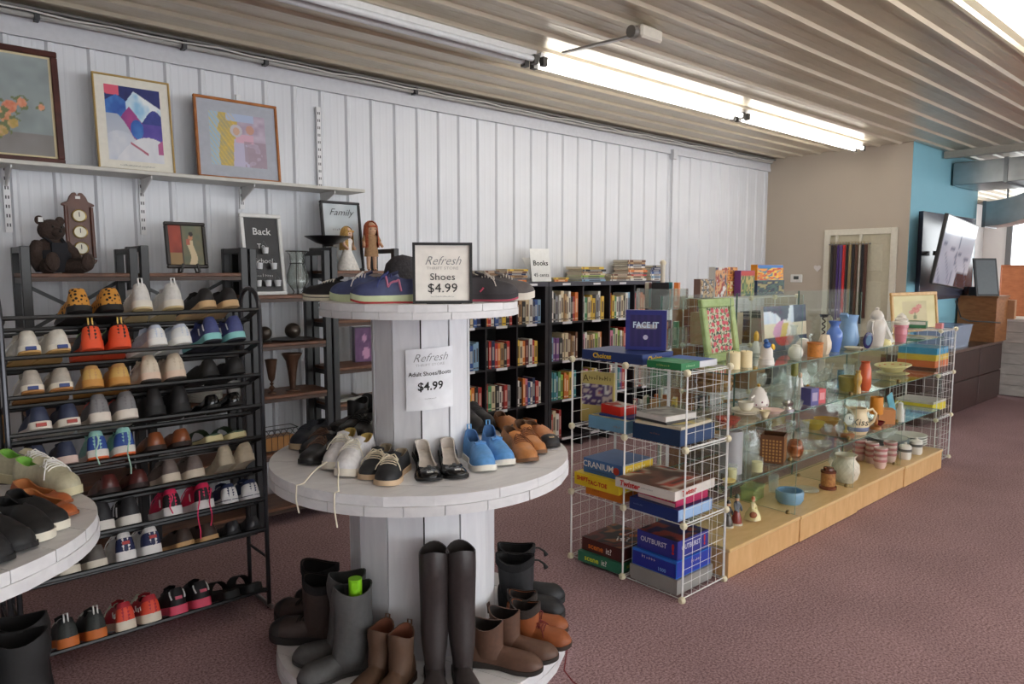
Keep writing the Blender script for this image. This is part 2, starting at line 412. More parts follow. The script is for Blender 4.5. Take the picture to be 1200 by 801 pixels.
# ---- ducts beyond the teal wall
GALV = mat((168, 172, 174), .3, .85, .12, 6, 0, .5, 'galvanised_steel')
a = at(1105, 190, z=2.9)
t = thing('air_duct', 'rectangular galvanised air duct under the ceiling beyond the teal wall', 'duct', (9.95, 0, 0))
MB().box(0, .95, -4.0, TY-.03, 2.66, 2.93).build('duct_box', GALV, t, False, bevel=.006)
for y in (2.5, 1.5, .5): MB().box(-.012, .962, y-.02, y+.02, 2.648, 2.942).build('duct_flange', mat((140, 144, 147), .35, .8), t, False)
t = thing('duct_elbow', 'curved galvanised duct elbow hanging below the main duct', 'duct', (10.9, 0, 0))
mb = MB(); rows = []
for i in range(9):
    k = i/8; a = k*PI/2
    cy_ = 2.95-.55*math.sin(a)-.25*k; cz_ = 2.36+.42*(1-math.cos(a))
    nx, nz = -math.sin(a), math.cos(a)
    tz, ty = math.cos(a)*.16, math.sin(a)*.16
    rows.append([(0, cy_+ty, cz_+tz), (.5, cy_+ty, cz_+tz), (.5, cy_-ty, cz_-tz), (0, cy_-ty, cz_-tz), (0, cy_+ty, cz_+tz)])
mb.grid(rows); mb.f.append((0, 1, 2, 3)); mb.m.append(0); mb.build('elbow', GALV, t)
mb = MB(); mb.box(-.01, .51, 2.93, 2.97, 2.19, 2.53); mb.build('duct_flange', mat((140, 144, 147), .35, .8), t, False)
MB().tube([(.2, 2.75, 2.45), (.2, 2.75, 3.03)], .012, 6).build('hanger_rod', STEEL, t)
MB().box(9.9, 16.5, TY-.55, TY-.35, CZ-.085, CZ-.02).build('beam', 0) if False else None
tag(MB().box(9.6, 9.68, -6, TY-.03, CZ-.10, CZ-.021).build('ceiling_beam', mat((176, 170, 158), .5), None, False), 'cream ceiling beam where the ribbed sheets end, beside the duct', 'beam')
# ================================================================ furniture
# ---- wall shelf on slotted standards
SHZ = 2.195
x1 = at(428, 218, y=4.53).x
sh = thing('wall_shelf', 'long white shelf on slotted wall standards above the shoe racks', 'shelf', (0, W, SHZ))
MB().box(-.9, x1, -.27, -.02, -.022, 0).build('board', mat((202, 199, 192), .5), sh, False, bevel=.003)
for px, ya, yb in ((8, 190, 272), (166, 205, 275), (283, 112, 245), (375, 126, 224)):
    p = at(px, 230, y=W-.02); za = at(px, ya, y=W-.02).z-SHZ; zb = at(px, yb, y=W-.02).z-SHZ
    za = max(za, .0); mb = MB()
    mb.box(p.x-.016, p.x+.016, -.030, -.016, zb, za)
    st = mb.build('standard', mat((224, 224, 226), .45), sh, False)
    mb = MB(); z = zb+.03
    while z < za-.02:
        mb.box(p.x-.009, p.x-.003, -.0312, -.0302, z, z+.018); mb.box(p.x+.003, p.x+.009, -.0312, -.0302, z, z+.018); z += .05
    mb.build('slots', mat((70, 70, 74), .6), st, False)
    mb = MB(); mb.vprism([(0, 0)], 0, 0) if False else None
    pr_ = [(-.028, -.024), (-.028, -.12), (-.05, -.11), (-.24, -.040), (-.24, -.024)]
    n = len(pr_); mb.add([(p.x-.004, y, z) for y, z in pr_]+[(p.x+.004, y, z) for y, z in pr_],
        [tuple(range(n)), tuple(range(2*n-1, n-1, -1))]+[(i, n+i, n+(i+1) % n, (i+1) % n) for i in range(n)])
    mb.build('bracket', mat((214, 213, 210), .45), sh, False)

# ---- black metal etageres with brown shelves
RUST = wood((92, 58, 40), (128, 86, 62), .5, (3, 14, 3), 'brown_shelf')
ETF, ETB = 4.30, 4.62
def etagere(x0, x1, ztop, shelves, label, braces=()):
    t = thing('etagere', label, 'shelf unit', ((x0+x1)/2, (ETF+ETB)/2, 0), 0, 'black metal shelf units by the wall')
    hw = (x1-x0)/2; hd = (ETB-ETF)/2; P = .042
    for sx in (-1, 1):
        for sy in (-1, 1):
            cx = sx*(hw-P/2); cyy = sy*(hd-P/2)
            MB().box(cx-P/2, cx+P/2, cyy-P/2, cyy+P/2, 0, ztop).build('post', BLKMETAL, t, False, bevel=.003)
        cx = sx*(hw-P/2); MB().box(cx-P/2+.002, cx+P/2-.002, -hd+P, hd-P, ztop-.032, ztop-.002).build('top_bar', BLKMETAL, t, False)
        for z in shelves: MB().box(cx-P/2+.004, cx+P/2-.004, -hd+P, hd-P, z-.052, z-.022).build('side_rail', BLKMETAL, t, False)
    for z in shelves:
        MB().box(-hw+.003, hw-.003, -hd+.004, hd-.004, z-.02, z).build('shelf_board', RUST, t, False, bevel=.003)
        MB().box(-hw+P, hw-P, -hd+.006, -hd+.03, z-.042, z-.021).build('front_rail', mat((70, 50, 40), .5), t, False)
    for z0, z1 in braces:
        for s in (-1, 1):
            mb = MB(); mb.bar((-s*(hw-.03), hd-.012, z0), (s*(hw-.03), hd-.012+s*.004, z1), .02, .005, (0, 1, 0)); mb.build('cross_brace', BLKMETAL, t, False)
    return t
e = lambda px: at(px, 320, y=ETF).x
XA, XB, XC, XD, XE = e(25), e(164), e(292), e(388), e(468)
zA = at(100, 320, y=ETF).z; zC = at(330, 346, y=ETF).z; zD = at(425, 317, y=ETF).z
ET_A = etagere(XA, XB-.008, at(30, 288, y=ETF).z, (zA, 1.25, .87, .47, .12), 'black metal etagere with brown shelves holding the teddy bear', ((1.28, zA-.05), (.15, .45)))
ET_B = etagere(XB+.008, XC-.006, at(287, 290, y=ETF).z, (zA, 1.25, .84, .47, .12), 'black metal etagere with brown shelves holding the small framed figure', ((1.28, zA-.05),))
zS1 = at(330, 402, y=ETF).z; zS2 = at(330, 463, y=ETF).z
ET_C = etagere(XC+.006, XD-.006, at(383, 293, y=ETF).z, (zC, zS1, zS2, .47, .12), 'black metal etagere with brown shelves holding the chalkboard', ())
zL1 = at(400, 431, y=ETF).z; zL2 = at(400, 474, y=ETF).z
ET_D = etagere(XD+.006, XE, at(466, 291, y=ETF).z, (zD, at(425, 374, y=ETF).z, zL1, zL2, .4), 'black metal etagere with brown shelves holding the two dolls', ((zD-.25, zD-.04),))

# ---- black ten-tier shoe rack
RX0, RX1, RY0, RY1 = .372, 1.338, 3.27, 3.50
TIER = [1.452, 1.300, 1.148, 1.003, .852, .703, .553, .404, .103]
RAIL = mat((22, 22, 24), .4); DROP = .082
def shoe_rack(x0, x1, tiers, label):
    t = thing('shoe_rack', label, 'shoe rack', ((x0+x1)/2, (RY0+RY1)/2, 0)); hw = (x1-x0)/2; hd = (RY1-RY0)/2
    TUBEM = mat((72, 72, 76), .3, .7)
    for s in (-1, 1):
        x = s*(hw+.012); pts = [(x, -hd, .0), (x, -hd, 1.44)]
        for k in range(1, 8): a = PI*k/8; pts.append((x, -hd*math.cos(a), 1.44+.10*math.sin(a)))
        pts += [(x, hd, 1.44), (x, hd, .0)]
        MB().tube(pts, .0105, 8).build('side_frame', TUBEM, t)
        mb = MB(); mb.tube([(x, -hd-.03, .012), (x, hd+.03, .012)], .011, 8); mb.build('foot_bar', mat((170, 170, 172), .3, .7), t)
        mb = MB(); mb.tube([(x, -hd, .25), (x, hd, .25)], .007, 6); mb.build('side_rung', TUBEM, t)
    for z in tiers:
        for yy, zz in ((-hd, z), (hd, z-DROP), (0, z-DROP/2-.012)):
            MB().tube([(-hw-.01, yy, zz-.009), (hw+.01, yy, zz-.009)], .009, 6).build('rail', RAIL, t)
        for s in (-1, 1):
            mb = MB(); mb.bar((s*hw, -hd, z-.012), (s*hw, hd, z-DROP-.012), .006, .024); mb.build('tier_end', RAIL, t, False)
    return t
shoe_rack(RX0, RX1, TIER, 'black metal shoe rack of many tiers full of shoes, before the etageres')
shoe_rack(RX0-1.06, RX0-.055, [1.452, 1.148, .852, .553, .25], 'second black metal shoe rack, mostly empty, behind the low spool table')

# ---- cable spool tables
SPOOL = wood((220, 220, 223), (232, 232, 234), .6, (2, 9, 9), 'whitewashed_wood')
SPOOL2 = wood((216, 216, 219), (228, 228, 230), .6, (9, 2, 9), 'whitewashed_wood_cross')
SPOOLV = wood((220, 221, 226), (232, 233, 237), .55, (9, 9, 1.5), 'whitewashed_staves')
def clip_plank(a, b, r, n=5):
    """plank a<y<b clipped to a circle of radius r"""
    pts = []
    def xs(y): return math.sqrt(max(r*r-y*y, 0))
    ys = [a+(b-a)*i/n for i in range(n+1)]
    return [(xs(y), y) for y in ys]+[(-xs(y), y) for y in ys[::-1]]
def disc(t, z0, z1, r, ang, width=.135, layers=2):
    h = (z1-z0)/layers
    for L in range(layers):
        nb = max(3, round(2*r/width)); w = 2*r/nb; rr = r-(0.004 if L % 2 else 0)
        for i in range(nb):
            a = -r+i*w+.0015; b = a+w-.003
            poly = []
            for p in clip_plank(a, b, rr):
                if not poly or (Vector(p)-Vector(poly[-1])).length > 1e-4: poly.append(p)
            if (Vector(poly[0])-Vector(poly[-1])).length < 1e-4: poly.pop()
            dz = random.uniform(-.0015, .0015)*(1 if L == layers-1 else .3)
            mb = MB(); mb.T = Matrix.Rotation(ang+(PI/2)*L, 4, 'Z'); mb.prism(poly, z0+L*h+.0008, z0+(L+1)*h+(dz if L == layers-1 else 0))
            mb.build('plank', SPOOL if L % 2 else SPOOL2, t, False)
def staves(t, z0, z1, r, n, ph=0):
    for i in range(n):
        a0 = ph+2*PI*i/n+.008/r*.5; a1 = ph+2*PI*(i+1)/n-.004/r*.5; rr = r+random.uniform(-.002, .003)
        poly = [(rr*math.cos(a0), rr*math.sin(a0)), (rr*math.cos(a1), rr*math.sin(a1)), ((r-.03)*math.cos(a1), (r-.03)*math.sin(a1)), ((r-.03)*math.cos(a0), (r-.03)*math.sin(a0))]
        MB().prism(poly, z0, z1).build('stave', SPOOLV, t, False)
    MB().prism([((r-.032)*math.cos(2*PI*k/20), (r-.032)*math.sin(2*PI*k/20)) for k in range(20)], z0, z1).build('core', mat((60, 58, 58), .8), t)
SPX, SPY = 1.727, 2.506
ZB, ZM, ZT = .08, .85, 1.497
sp = thing('spool_table', 'tall white double cable spool display stand with the shoe price signs', 'table', (SPX, SPY, 0))
disc(sp, 0, ZB, .620, .35); staves(sp, ZB, ZM-.072, .308, 13, .25); disc(sp, ZM-.072, ZM, .628, .75)
staves(sp, ZM, ZT-.055, .208, 11, .1); disc(sp, ZT-.055, ZT, .413, .45, .12)
SLX, SLY = -.043, 2.69
sl = thing('spool_table', 'low white cable spool table with slippers and tan flats on it', 'table', (SLX, SLY, 0))
disc(sl, 0, .07, .56, .2); staves(sl, .07, .778, .27, 12); disc(sl, .778, ZM, .566, .5)

# ---- bookcases
BKF, BKZ = 4.50, 1.525
BCM = mat((34, 31, 36), .5, 0, .05, 10); BCF = mat((62, 60, 72), .45, 0, .04, 10)
BROWS = [.10, .455, .812, 1.165]
def bookcase(xs, label):
    x0, x1 = xs[0], xs[-1]; t = thing('bookcase', label, 'bookcase', (x0, BKF, 0), 0, 'black cube bookcases'); D = W-.02-BKF
    MB().box(0, x1-x0, 0, D, BKZ-.038, BKZ).build('top_board', BCF, t, False, bevel=.002)
    MB().box(0, x1-x0, D-.006, D, 0, BKZ-.038).build('back_panel', mat((18, 17, 18), .7), t, False)
    for i, x in enumerate(xs):
        a = 0 if i == 0 else (x-x0-.038 if i == len(xs)-1 else x-x0-.008); bb = a+(.038 if i in (0, len(xs)-1) else .016)
        MB().box(a, bb, 0, D-.006, 0, BKZ-.038).build('side_panel' if i in (0, len(xs)-1) else 'divider', BCM, t, False)
    for z in BROWS:
        for i in range(len(xs)-1):
            a = xs[i]-x0+(.038 if i == 0 else .008); bb = xs[i+1]-x0-(.038 if i == len(xs)-2 else .008)
            MB().box(a, bb, .003, D-.006, z-.016, z).build('shelf_board', BCM, t, False)
            MB().box((a+bb)/2-.06, (a+bb)/2+.06, 0, .003, z-.02, z+.002).build('price_strip', mat((218, 218, 222), .5), t, False)
    for i in range(len(xs)-1):
        c = (xs[i]+xs[i+1])/2-x0; MB().box(c-.05, c+.05, -.002, 0, BKZ-.03, BKZ-.012).build('price_strip', mat((218, 218, 222), .5), t, False)
    return t
U1 = [3.02, 3.39, 3.745, 4.09, 4.462]; U2 = [4.47, 4.912, 5.292, 5.666, 6.10]
bookcase(U1, 'black cube bookcase under the paper books sign'); bookcase(U2, 'black cube bookcase behind the wire game cubes')

# ---- white wire grid cubes
WIRE = mat((226, 226, 224), .4); KNOB = mat((224, 216, 186), .5)
def gridpanel(t, o, u, v, S=.36, n=5, name='wire_panel'):
    o = Vector(o); u = Vector(u); v = Vector(v); mb = MB()
    for i in range(n+1):
        r = .0026 if i in (0, n) else .0014
        mb.tube([o+u*(S*i/n), o+u*(S*i/n)+v*S], r, 4); mb.tube([o+v*(S*i/n), o+v*(S*i/n)+u*S], r, 4)
    mb.build(name, WIRE, t)
def gridcubes(name, label, x0, y0, nx, ny, nz, P, skip=(), z0=.012, group='white wire grid cubes'):
    """x0,y0 = near corner; panels on all sides but the open -x front (or as skipped)"""
    t = thing(name, label, 'wire shelf', (x0, y0, 0), 0, group); g = (P-.36)/2
    for k in range(nz+1):
        for i in range(nx):
            for j in range(ny):
                gridpanel(t, (i*P+g, j*P+g, z0+k*P), (1, 0, 0), (0, 1, 0))
    for k in range(nz):
        for i in range(nx):
            for j in range(ny+1):
                if ('y', j) not in skip: gridpanel(t, (i*P+g, j*P, z0+k*P+g), (1, 0, 0), (0, 0, 1))
        for j in range(ny):
            for i in range(nx+1):
                if ('x', i) not in skip: gridpanel(t, (i*P, j*P+g, z0+k*P+g), (0, 1, 0), (0, 0, 1))
    for i in range(nx+1):
        for j in range(ny+1):
            mb = MB(); mb.tube([(i*P, j*P, z0), (i*P, j*P, z0+nz*P)], .0032, 5); mb.build('wire_post', WIRE, t)
            for k in range(nz+1):
                mb = MB(); c = (i*P, j*P, z0+k*P); mb.T = Matrix.Translation(c) @ Matrix.Rotation(PI/2, 4, 'Y') @ Matrix.Rotation(0, 4, 'Z')
                mb.lathe([(.001, -.016), (.012, -.015), (.0185, -.006), (.0185, .006), (.012, .015), (.001, .016)], 12); mb.build('connector', KNOB, t)
    return t
GCX, GCY, GCP = 2.878, 1.963, .375
gc = gridcubes('wire_game_shelf', 'white wire grid cube shelf stacked with board games', GCX, GCY, 1, 2, 3, GCP, {('x', 0)})
gridcubes('wire_game_shelf', 'white wire grid shelf of puzzles at the far end of the glass case', 6.56, 2.03, 1, 1, 3, .372, {('x', 0)})
gridcubes('wire_rack', 'white wire grid stand behind the glass case with puzzle boxes on top', 4.55, 2.80, 3, 1, 4, .352, {('x', 0), ('y', 0)})

# ---- glass display case on beech plinths
CX = [3.28, 4.06, 4.87, 5.70, 6.50]; CYF, CYB = 1.975, 2.42
ZP, S1, S2, S3, STOP = .165, .492, .797, 1.092, 1.49
BEECH = wood((206, 160, 104), (222, 180, 126), .45, (8, 2, 2), 'beech_laminate'); BEECHT = wood((214, 178, 120), (226, 192, 138), .35, (2, 8, 2), 'beech_top')
case = thing('display_case', 'long open glass display case on beech plinths full of ornaments', 'display case', (0, 0, 0))
for i in range(4):
    dy = (0, -.006, .004, -.004)[i]
    pl = MB().box(CX[i]+.002, CX[i+1]-.002, CYF-.02+dy, CYB+.02, .004, ZP-.02).build('plinth', BEECH, case, False, bevel=.003)
    MB().box(CX[i]+.002, CX[i+1]-.002, CYF-.026+dy, CYB+.02, ZP-.02, ZP).build('plinth_top', BEECHT, pl, False, bevel=.004)
def pane(x0, x1, y0, y1, z0, z1, name, par=case):
    mb = MB(); mb.box(x0, x1, y0, y1, z0, z1); d = [x1-x0, y1-y0, z1-z0]; k = d.index(min(d))
    # faces: bottom, top, -y, +x, +y, -x
    ax = [2, 2, 1, 0, 1, 0]; mb.m = [0 if a == k else 1 for a in ax]
    return mb.build(name, [GLASS, GLASSEDGE], par, False)
for z, xe in ((S1, CX[4]), (S2, CX[4]), (S3, CX[4])):
    for i in range(4):
        a, bb = CX[i]+.004, min(CX[i+1]-.004, xe)
        if bb > a+.1: pane(a, bb, CYF+.01, CYB, z-.006, z, 'glass_shelf')
for i, x in enumerate(CX):
    zt = STOP if i in (0, 1, 2) else S3
    lv = [ZP, S1, S2, S3, STOP]
    for a, bb in zip(lv, lv[1:]):
        if bb <= zt+.02: pane(x-.003, x+.003, CYF+.012, CYB, a+.001, bb-.007, 'glass_divider')
for i in range(4):
    lv = [ZP, S1, S2, S3, STOP] if i < 3 else [ZP, S1, S2, S3]
    for a, bb in zip(lv, lv[1:]): pane(CX[i]+.005, CX[i+1]-.005, CYB-.006, CYB, a+.001, bb-.007, 'glass_back')
for i in range(1, 4):
    for z in (ZP, S1, S2):
        for y in (CYF+.05, CYB-.06):
            mb = MB(); mb.lathe([(.001, 0), (.014, 0), (.014, .012), (.008, .02), (.001, .02)], 10, (CX[i]-.012, y, z+.001)); mb.build('pane_clip', mat((120, 100, 60), .35, .7), case)

# ---- dark cabinets, wood stand, counter beyond the case
DKB = wood((58, 40, 38), (74, 52, 48), .4, (6, 2, 2), 'dark_brown_laminate')
for k, (xa, xb) in enumerate(((8.06, 8.98), (8.99, 9.95), (9.96, 10.86))):
    t = thing('drawer_cabinet', ('dark brown drawer cabinet beside the glass case end', 'dark brown drawer cabinet in the middle of the row under the screens', 'dark brown drawer cabinet next to the whitewashed counter')[k], 'cabinet', ((xa+xb)/2, 2.86, 0), 0, 'dark brown cabinets under the screens'); hw = (xb-xa)/2
    MB().box(-hw, hw, -.2, .2, .0, .70).build('body', DKB, t, False)
    MB().box(-hw, hw, -.225, .2, .70, .735).build('top', wood((86, 66, 60), (104, 82, 74), .3, (6, 2, 2), 'dark_top'), t, False)
    for z in (.03, .37): MB().box(-hw+.008, hw-.008, -.22, -.2, z, z+.325).build('drawer_front', DKB, t, False, bevel=.003)
OAK = wood((134, 84, 44), (164, 108, 62), .5, (3, 3, 12), 'oak_veneer')
t = thing('wood_lectern', 'oak veneer box standing on the dark cabinets beside the screen', 'lectern', (10.42, 2.72, .735))
MB().box(0, .5, -.10, .33, 0, .55).build('body', OAK, t, False, bevel=.003)
MB().box(-.015, .515, -.115, .335, .55, .575).build('top', wood((120, 76, 42), (146, 96, 56), .4, (3, 3, 12), 'oak_top'), t, False)
p = at(1168, 425, y=2.6); t = thing('plastic_tub', 'clear plastic storage tub on the dark cabinet', 'tub', (9.35, 2.86, .735))
def tub(par, wx, wy, h, m):
    mb = MB(); k = .86
    o = [(-wx*k, -wy*k, 0), (wx*k, -wy*k, 0), (wx*k, wy*k, 0), (-wx*k, wy*k, 0), (-wx, -wy, h), (wx, -wy, h), (wx, wy, h), (-wx, wy, h)]
    i = [(x*.975, y*.975, z+(.004 if z == 0 else 0)) for x, y, z in o]
    mb.add(o+i, [(0,3,2,1), (0,1,5,4), (1,2,6,5), (2,3,7,6), (3,0,4,7), (8,9,10,11), (8,12,13,9), (9,13,14,10), (10,14,15,11), (11,15,12,8), (4,5,13,12), (5,6,14,13), (6,7,15,14), (7,4,12,15)])
    mb.build('bin', m, par, False)
    mb = MB(); q = .012
    for a, b_ in (((-wx, -wy), (wx, -wy)), ((wx, -wy), (wx, wy)), ((wx, wy), (-wx, wy)), ((-wx, wy), (-wx, -wy))): mb.bar((*a, h), (*b_, h), q, q)
    mb.build('rim', m, par, False)
tub(t, .36, .19, .26, glassmat((225, 235, 248), 1.3, 'frosted_plastic', .25, .35, (205, 215, 232)))
# screens
t = thing('wall_screen', 'large dark screen panel mounted flat on the teal wall', 'screen', (0, TY-.004, 0))
MB().box(8.98, 10.86, -.05, 0, 1.28, 2.30).build('panel', mat((58, 60, 76), .22, 0, .05, 2, 0, .6), t, False, bevel=.004)
c = at(1121, 297, y=2.74); t = thing('tilted_screen', 'flat television with a painted pale window reflection, tilted out on a wall arm', 'television', (c.x, 2.74, c.z)); t.rotation_euler = (math.radians(8), math.radians(4), math.radians(2))
MB().box(-.60, .60, 0, .04, -.38, .38).build('housing', mat((24, 24, 26), .35), t, False, bevel=.005)
def tv_reflection(u, v):  # bright window reflection painted into the screen's colours
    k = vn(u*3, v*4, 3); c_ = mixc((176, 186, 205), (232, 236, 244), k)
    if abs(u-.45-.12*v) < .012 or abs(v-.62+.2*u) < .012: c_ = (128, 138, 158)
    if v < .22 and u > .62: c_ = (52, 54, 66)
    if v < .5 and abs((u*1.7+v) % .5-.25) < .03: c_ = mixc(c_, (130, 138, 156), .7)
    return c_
o = art(t, 'screen_reflection', tv_reflection, 1.17, .73, 30, 20, (0, -.002, -.365), rough=.08)
MB().bar((.05, .04, 0), (.1, .26, -.02), .05, .05).build('arm', mat((30, 30, 32), .4), t, False)
# counter
WWASH = wood((176, 172, 166), (206, 202, 196), .6, (9, 2, 6), 'whitewashed_shiplap')
t = thing('reception_counter', 'whitewashed shiplap reception counter with white top', 'counter', (11.0, 2.72, 0))
for i in range(7): MB().box(0, .04, -3.6, 0, .01+i*.138, .01+i*.138+.134).build('board', WWASH, t, False, bevel=.003)
MB().box(.04, .6, -3.6, 0, .0, .97).build('carcass', mat((150, 146, 140), .6), t, False)
MB().box(-.04, .66, -3.64, .04, .975, 1.01).build('top', mat((226, 225, 222), .4), t, False, bevel=.004)
t = thing('picture_frame', 'dark grey framed board leaning on the oak box', 'frame', (10.50, 2.74, 1.31), math.radians(-30))
mb = MB(); mb.T = Matrix.Rotation(math.radians(-10), 4, 'X'); mb.box(-.17, .17, 0, .02, 0, .48); mb.build('frame', mat((44, 46, 48), .5), t, False)
mb = MB(); mb.T = Matrix.Rotation(math.radians(-10), 4, 'X'); mb.box(-.145, .145, -.003, 0, .025, .455); mb.build('panel', mat((92, 100, 104), .4), t, False)
for i, (x, y, w_, h, c_, lab) in enumerate(((11.62, 2.86, .24, .24, (168, 122, 86), 'brown cardboard box beside the oak box'), (11.32, 2.9, .18, .11, (92, 100, 112), 'small blue-grey box by the cardboard box'))):
    t = thing('cardboard_box', lab, 'box', (x-.62, y, 1.31), math.radians(8)) if x-.62 < 10.95 else thing('cardboard_box', lab, 'box', (x-.62, y-.2, 1.01), math.radians(8))
    MB().box(-w_/2, w_/2, -.1, .1, 0, h).build('carton', mat(c_, .7), t, False)
    MB().box(-w_/2-.001, w_/2+.001, -.02, .02, h, h+.001).build('tape', mat(mixc(c_, (220, 200, 170), .4), .4), t, False)
t = thing('wood_partition', 'reddish brown wooden cupboard behind the reception counter', 'cupboard', (13.6, 2.78, 0))
MB().box(0, .4, -1.6, .62, 0, 1.72).build('body', wood((140, 78, 46), (166, 98, 60), .5, (3, 3, 10), 'cherry_wood'), t, False, bevel=.004)
for y in (-1.58, -.48): MB().box(-.015, 0, y, y+1.08, .1, 1.68).build('door', wood((148, 84, 50), (172, 104, 64), .5, (3, 3, 9), 'cherry_door'), t, False, bevel=.004)
# cord in front of the oak box
pts = [(10.2, 2.66, 1.05), (10.3, 2.6, .82), (10.6, 2.58, .80), (11.0, 2.55, 1.03)]
tag(MB().tube([at(1120, 352, y=3.0), at(1126, 372, y=2.95), at(1136, 376, y=2.62), at(1160, 377, y=2.6), at(1172, 378, y=2.6)], .008, 6).build('power_cord', mat((52, 50, 50), .5)), 'dark power cord hanging from the screen past the oak box', 'cord')
# ================================================================ shoes
TS = [0, .004, .014, .033, .065, .105, .155, .215, .29, .37, .44, .49, .53, .57, .62, .69, .76, .825, .88, .92, .955, .98, .994, 1]
class Last:
    """analytic surface of one shoe; x to the toe, z up, length L"""
    def __init__(s, p, side): s.p = p; s.side = side
    def half(s, t):
        p = s.p; w = ci([(0, .33), (.12, .35), (.38, .33), (.68, .49), (.82, .46), (1, p['toew'])], t)*p['W']
        if t < .10: w *= math.sqrt(max(0, 1-(1-t/.10)**2))
        te = p['toe_t']
        if t > te: w *= max(0, 1-((t-te)/(1-te))**p['toe_e'])**.5
        return w
    def yc(s, t): return s.side*.008*math.sin(PI*min(1, t*1.05))*(1 if t < 1 else 0)
    def foot(s, t):
        """ground line of the foot: heel lift and toe spring"""
        p = s.p; z = p['heel']*(1-ci([(0, 0), (.10, .06), (.62, 1), (1, 1)], t))
        if t > .78: z += p['spring']*((t-.78)/.22)**2
        return z
    def zs(s, t): return s.foot(t)+ci([(0, s.p['th'][0]), (.5, s.p['th'][1]), (1, s.p['th'][2])], t)
    def top(s, t):
        p = s.p; to = p['open']; hb, hm, hv, ht = p['h']
        h = ci([(0, hb), (to*.5, hm), (to, hv), (.82, ht), (1, ht*.75)], t)
        if t > .8: h *= max(0, 1-((t-.8)/.2)**2.4)**.5
        return max(h, .004)
    def o(s, t):
        to = s.p['open']; return 1-ci([(to-.10, 0), (to+.01, 1)], t) if to > 0 else 0
    def S(s, t, u, sd, off=0):
        p = s.p; w = s.half(t); h = s.top(t); o = s.o(t); z0 = s.zs(t)
        f = u*PI/2
        yo = w*(1+.07*math.sin(PI*u))*(1-p['lean']*u); zo = h*u
        yk = w*math.cos(f)**.75 if u < 1 else 0; zk = h*math.sin(f)**.9
        y = yo*o+yk*(1-o); z = zo*o+zk*(1-o)
        hx = p['L']*(.03*u-.035*math.sin(PI*u))*max(0, 1-t/.25)**2
        x = p['L']*t+hx
        if off:
            k = 1+off/max(w, .012); y *= k; x += off*((-1 if t < .06 else (1 if t > .94 else 0))); z += off*(1-o)*u
        return Vector((x, s.yc(t)+sd*y, z0+z))
    def I(s, t, k, sd):
        p = s.p; w = s.half(t); h = s.top(t); o = s.o(t); z0 = s.zs(t); L = p['L']
        r = s.S(t, 1, sd); x = .006+(L-.012)*t+(r.x-L*t)*(1-k/3)
        yr = abs(r.y-s.yc(t))
        if k == 0: return Vector((x, s.yc(t)+sd*max(0, yr-.004*o), r.z-.002))
        if k == 1: return Vector((x, s.yc(t)+sd*(.86*w*o+.6*w*(1-o))*.92, z0+h*.45))
        if k == 2: return Vector((x, s.yc(t)+sd*.8*w, z0+.005))
        return Vector((x, s.yc(t), z0+.005))
US = [0, .15, .32, .5, .68, .84, .94, 1]
DEF = dict(L=.28, W=.105, h=(.075, .055, .072, .045), open=.50, th=(.024, .02, .02), heel=0, spring=.012, toew=.40, toe_t=.80, toe_e=2.2, lean=.30,
           up=(200, 200, 200), lin=(60, 60, 62), sole=(225, 222, 214), out=None, laces=None, tongue=True, patch=None, tab=None, stripe=None, cap=None, block=None,
           rough=.6, loop=None, shaft=None, urough=None, band=None, foxing=None, bow=None, buckle=None, metal=0, bump=.15, strap=None, spots=None, lin_rough=.8)
SHOEC = {}
def leopard():
    key = 'leopard'
    if key in MATS: return MATS[key]
    m = bpy.data.materials.new('leopard_print'); m.use_nodes = True; nt = m.node_tree; b = nt.nodes['Principled BSDF']; b.inputs['Roughness'].default_value = .8
    tc = nt.nodes.new('ShaderNodeTexCoord'); vo = nt.nodes.new('ShaderNodeTexVoronoi'); vo.inputs['Scale'].default_value = 62
    rp = nt.nodes.new('ShaderNodeValToRGB'); e = rp.color_ramp.elements; e[0].position = .30; e[0].color = rgb((30, 22, 16)); e[1].position = .38; e[1].color = rgb((204, 142, 58))
    nt.links.new(tc.outputs['Object'], vo.inputs['Vector']); nt.links.new(vo.outputs['Distance'], rp.inputs['Fac']); nt.links.new(rp.outputs['Color'], b.inputs['Base Color']); MATS[key] = m; return m
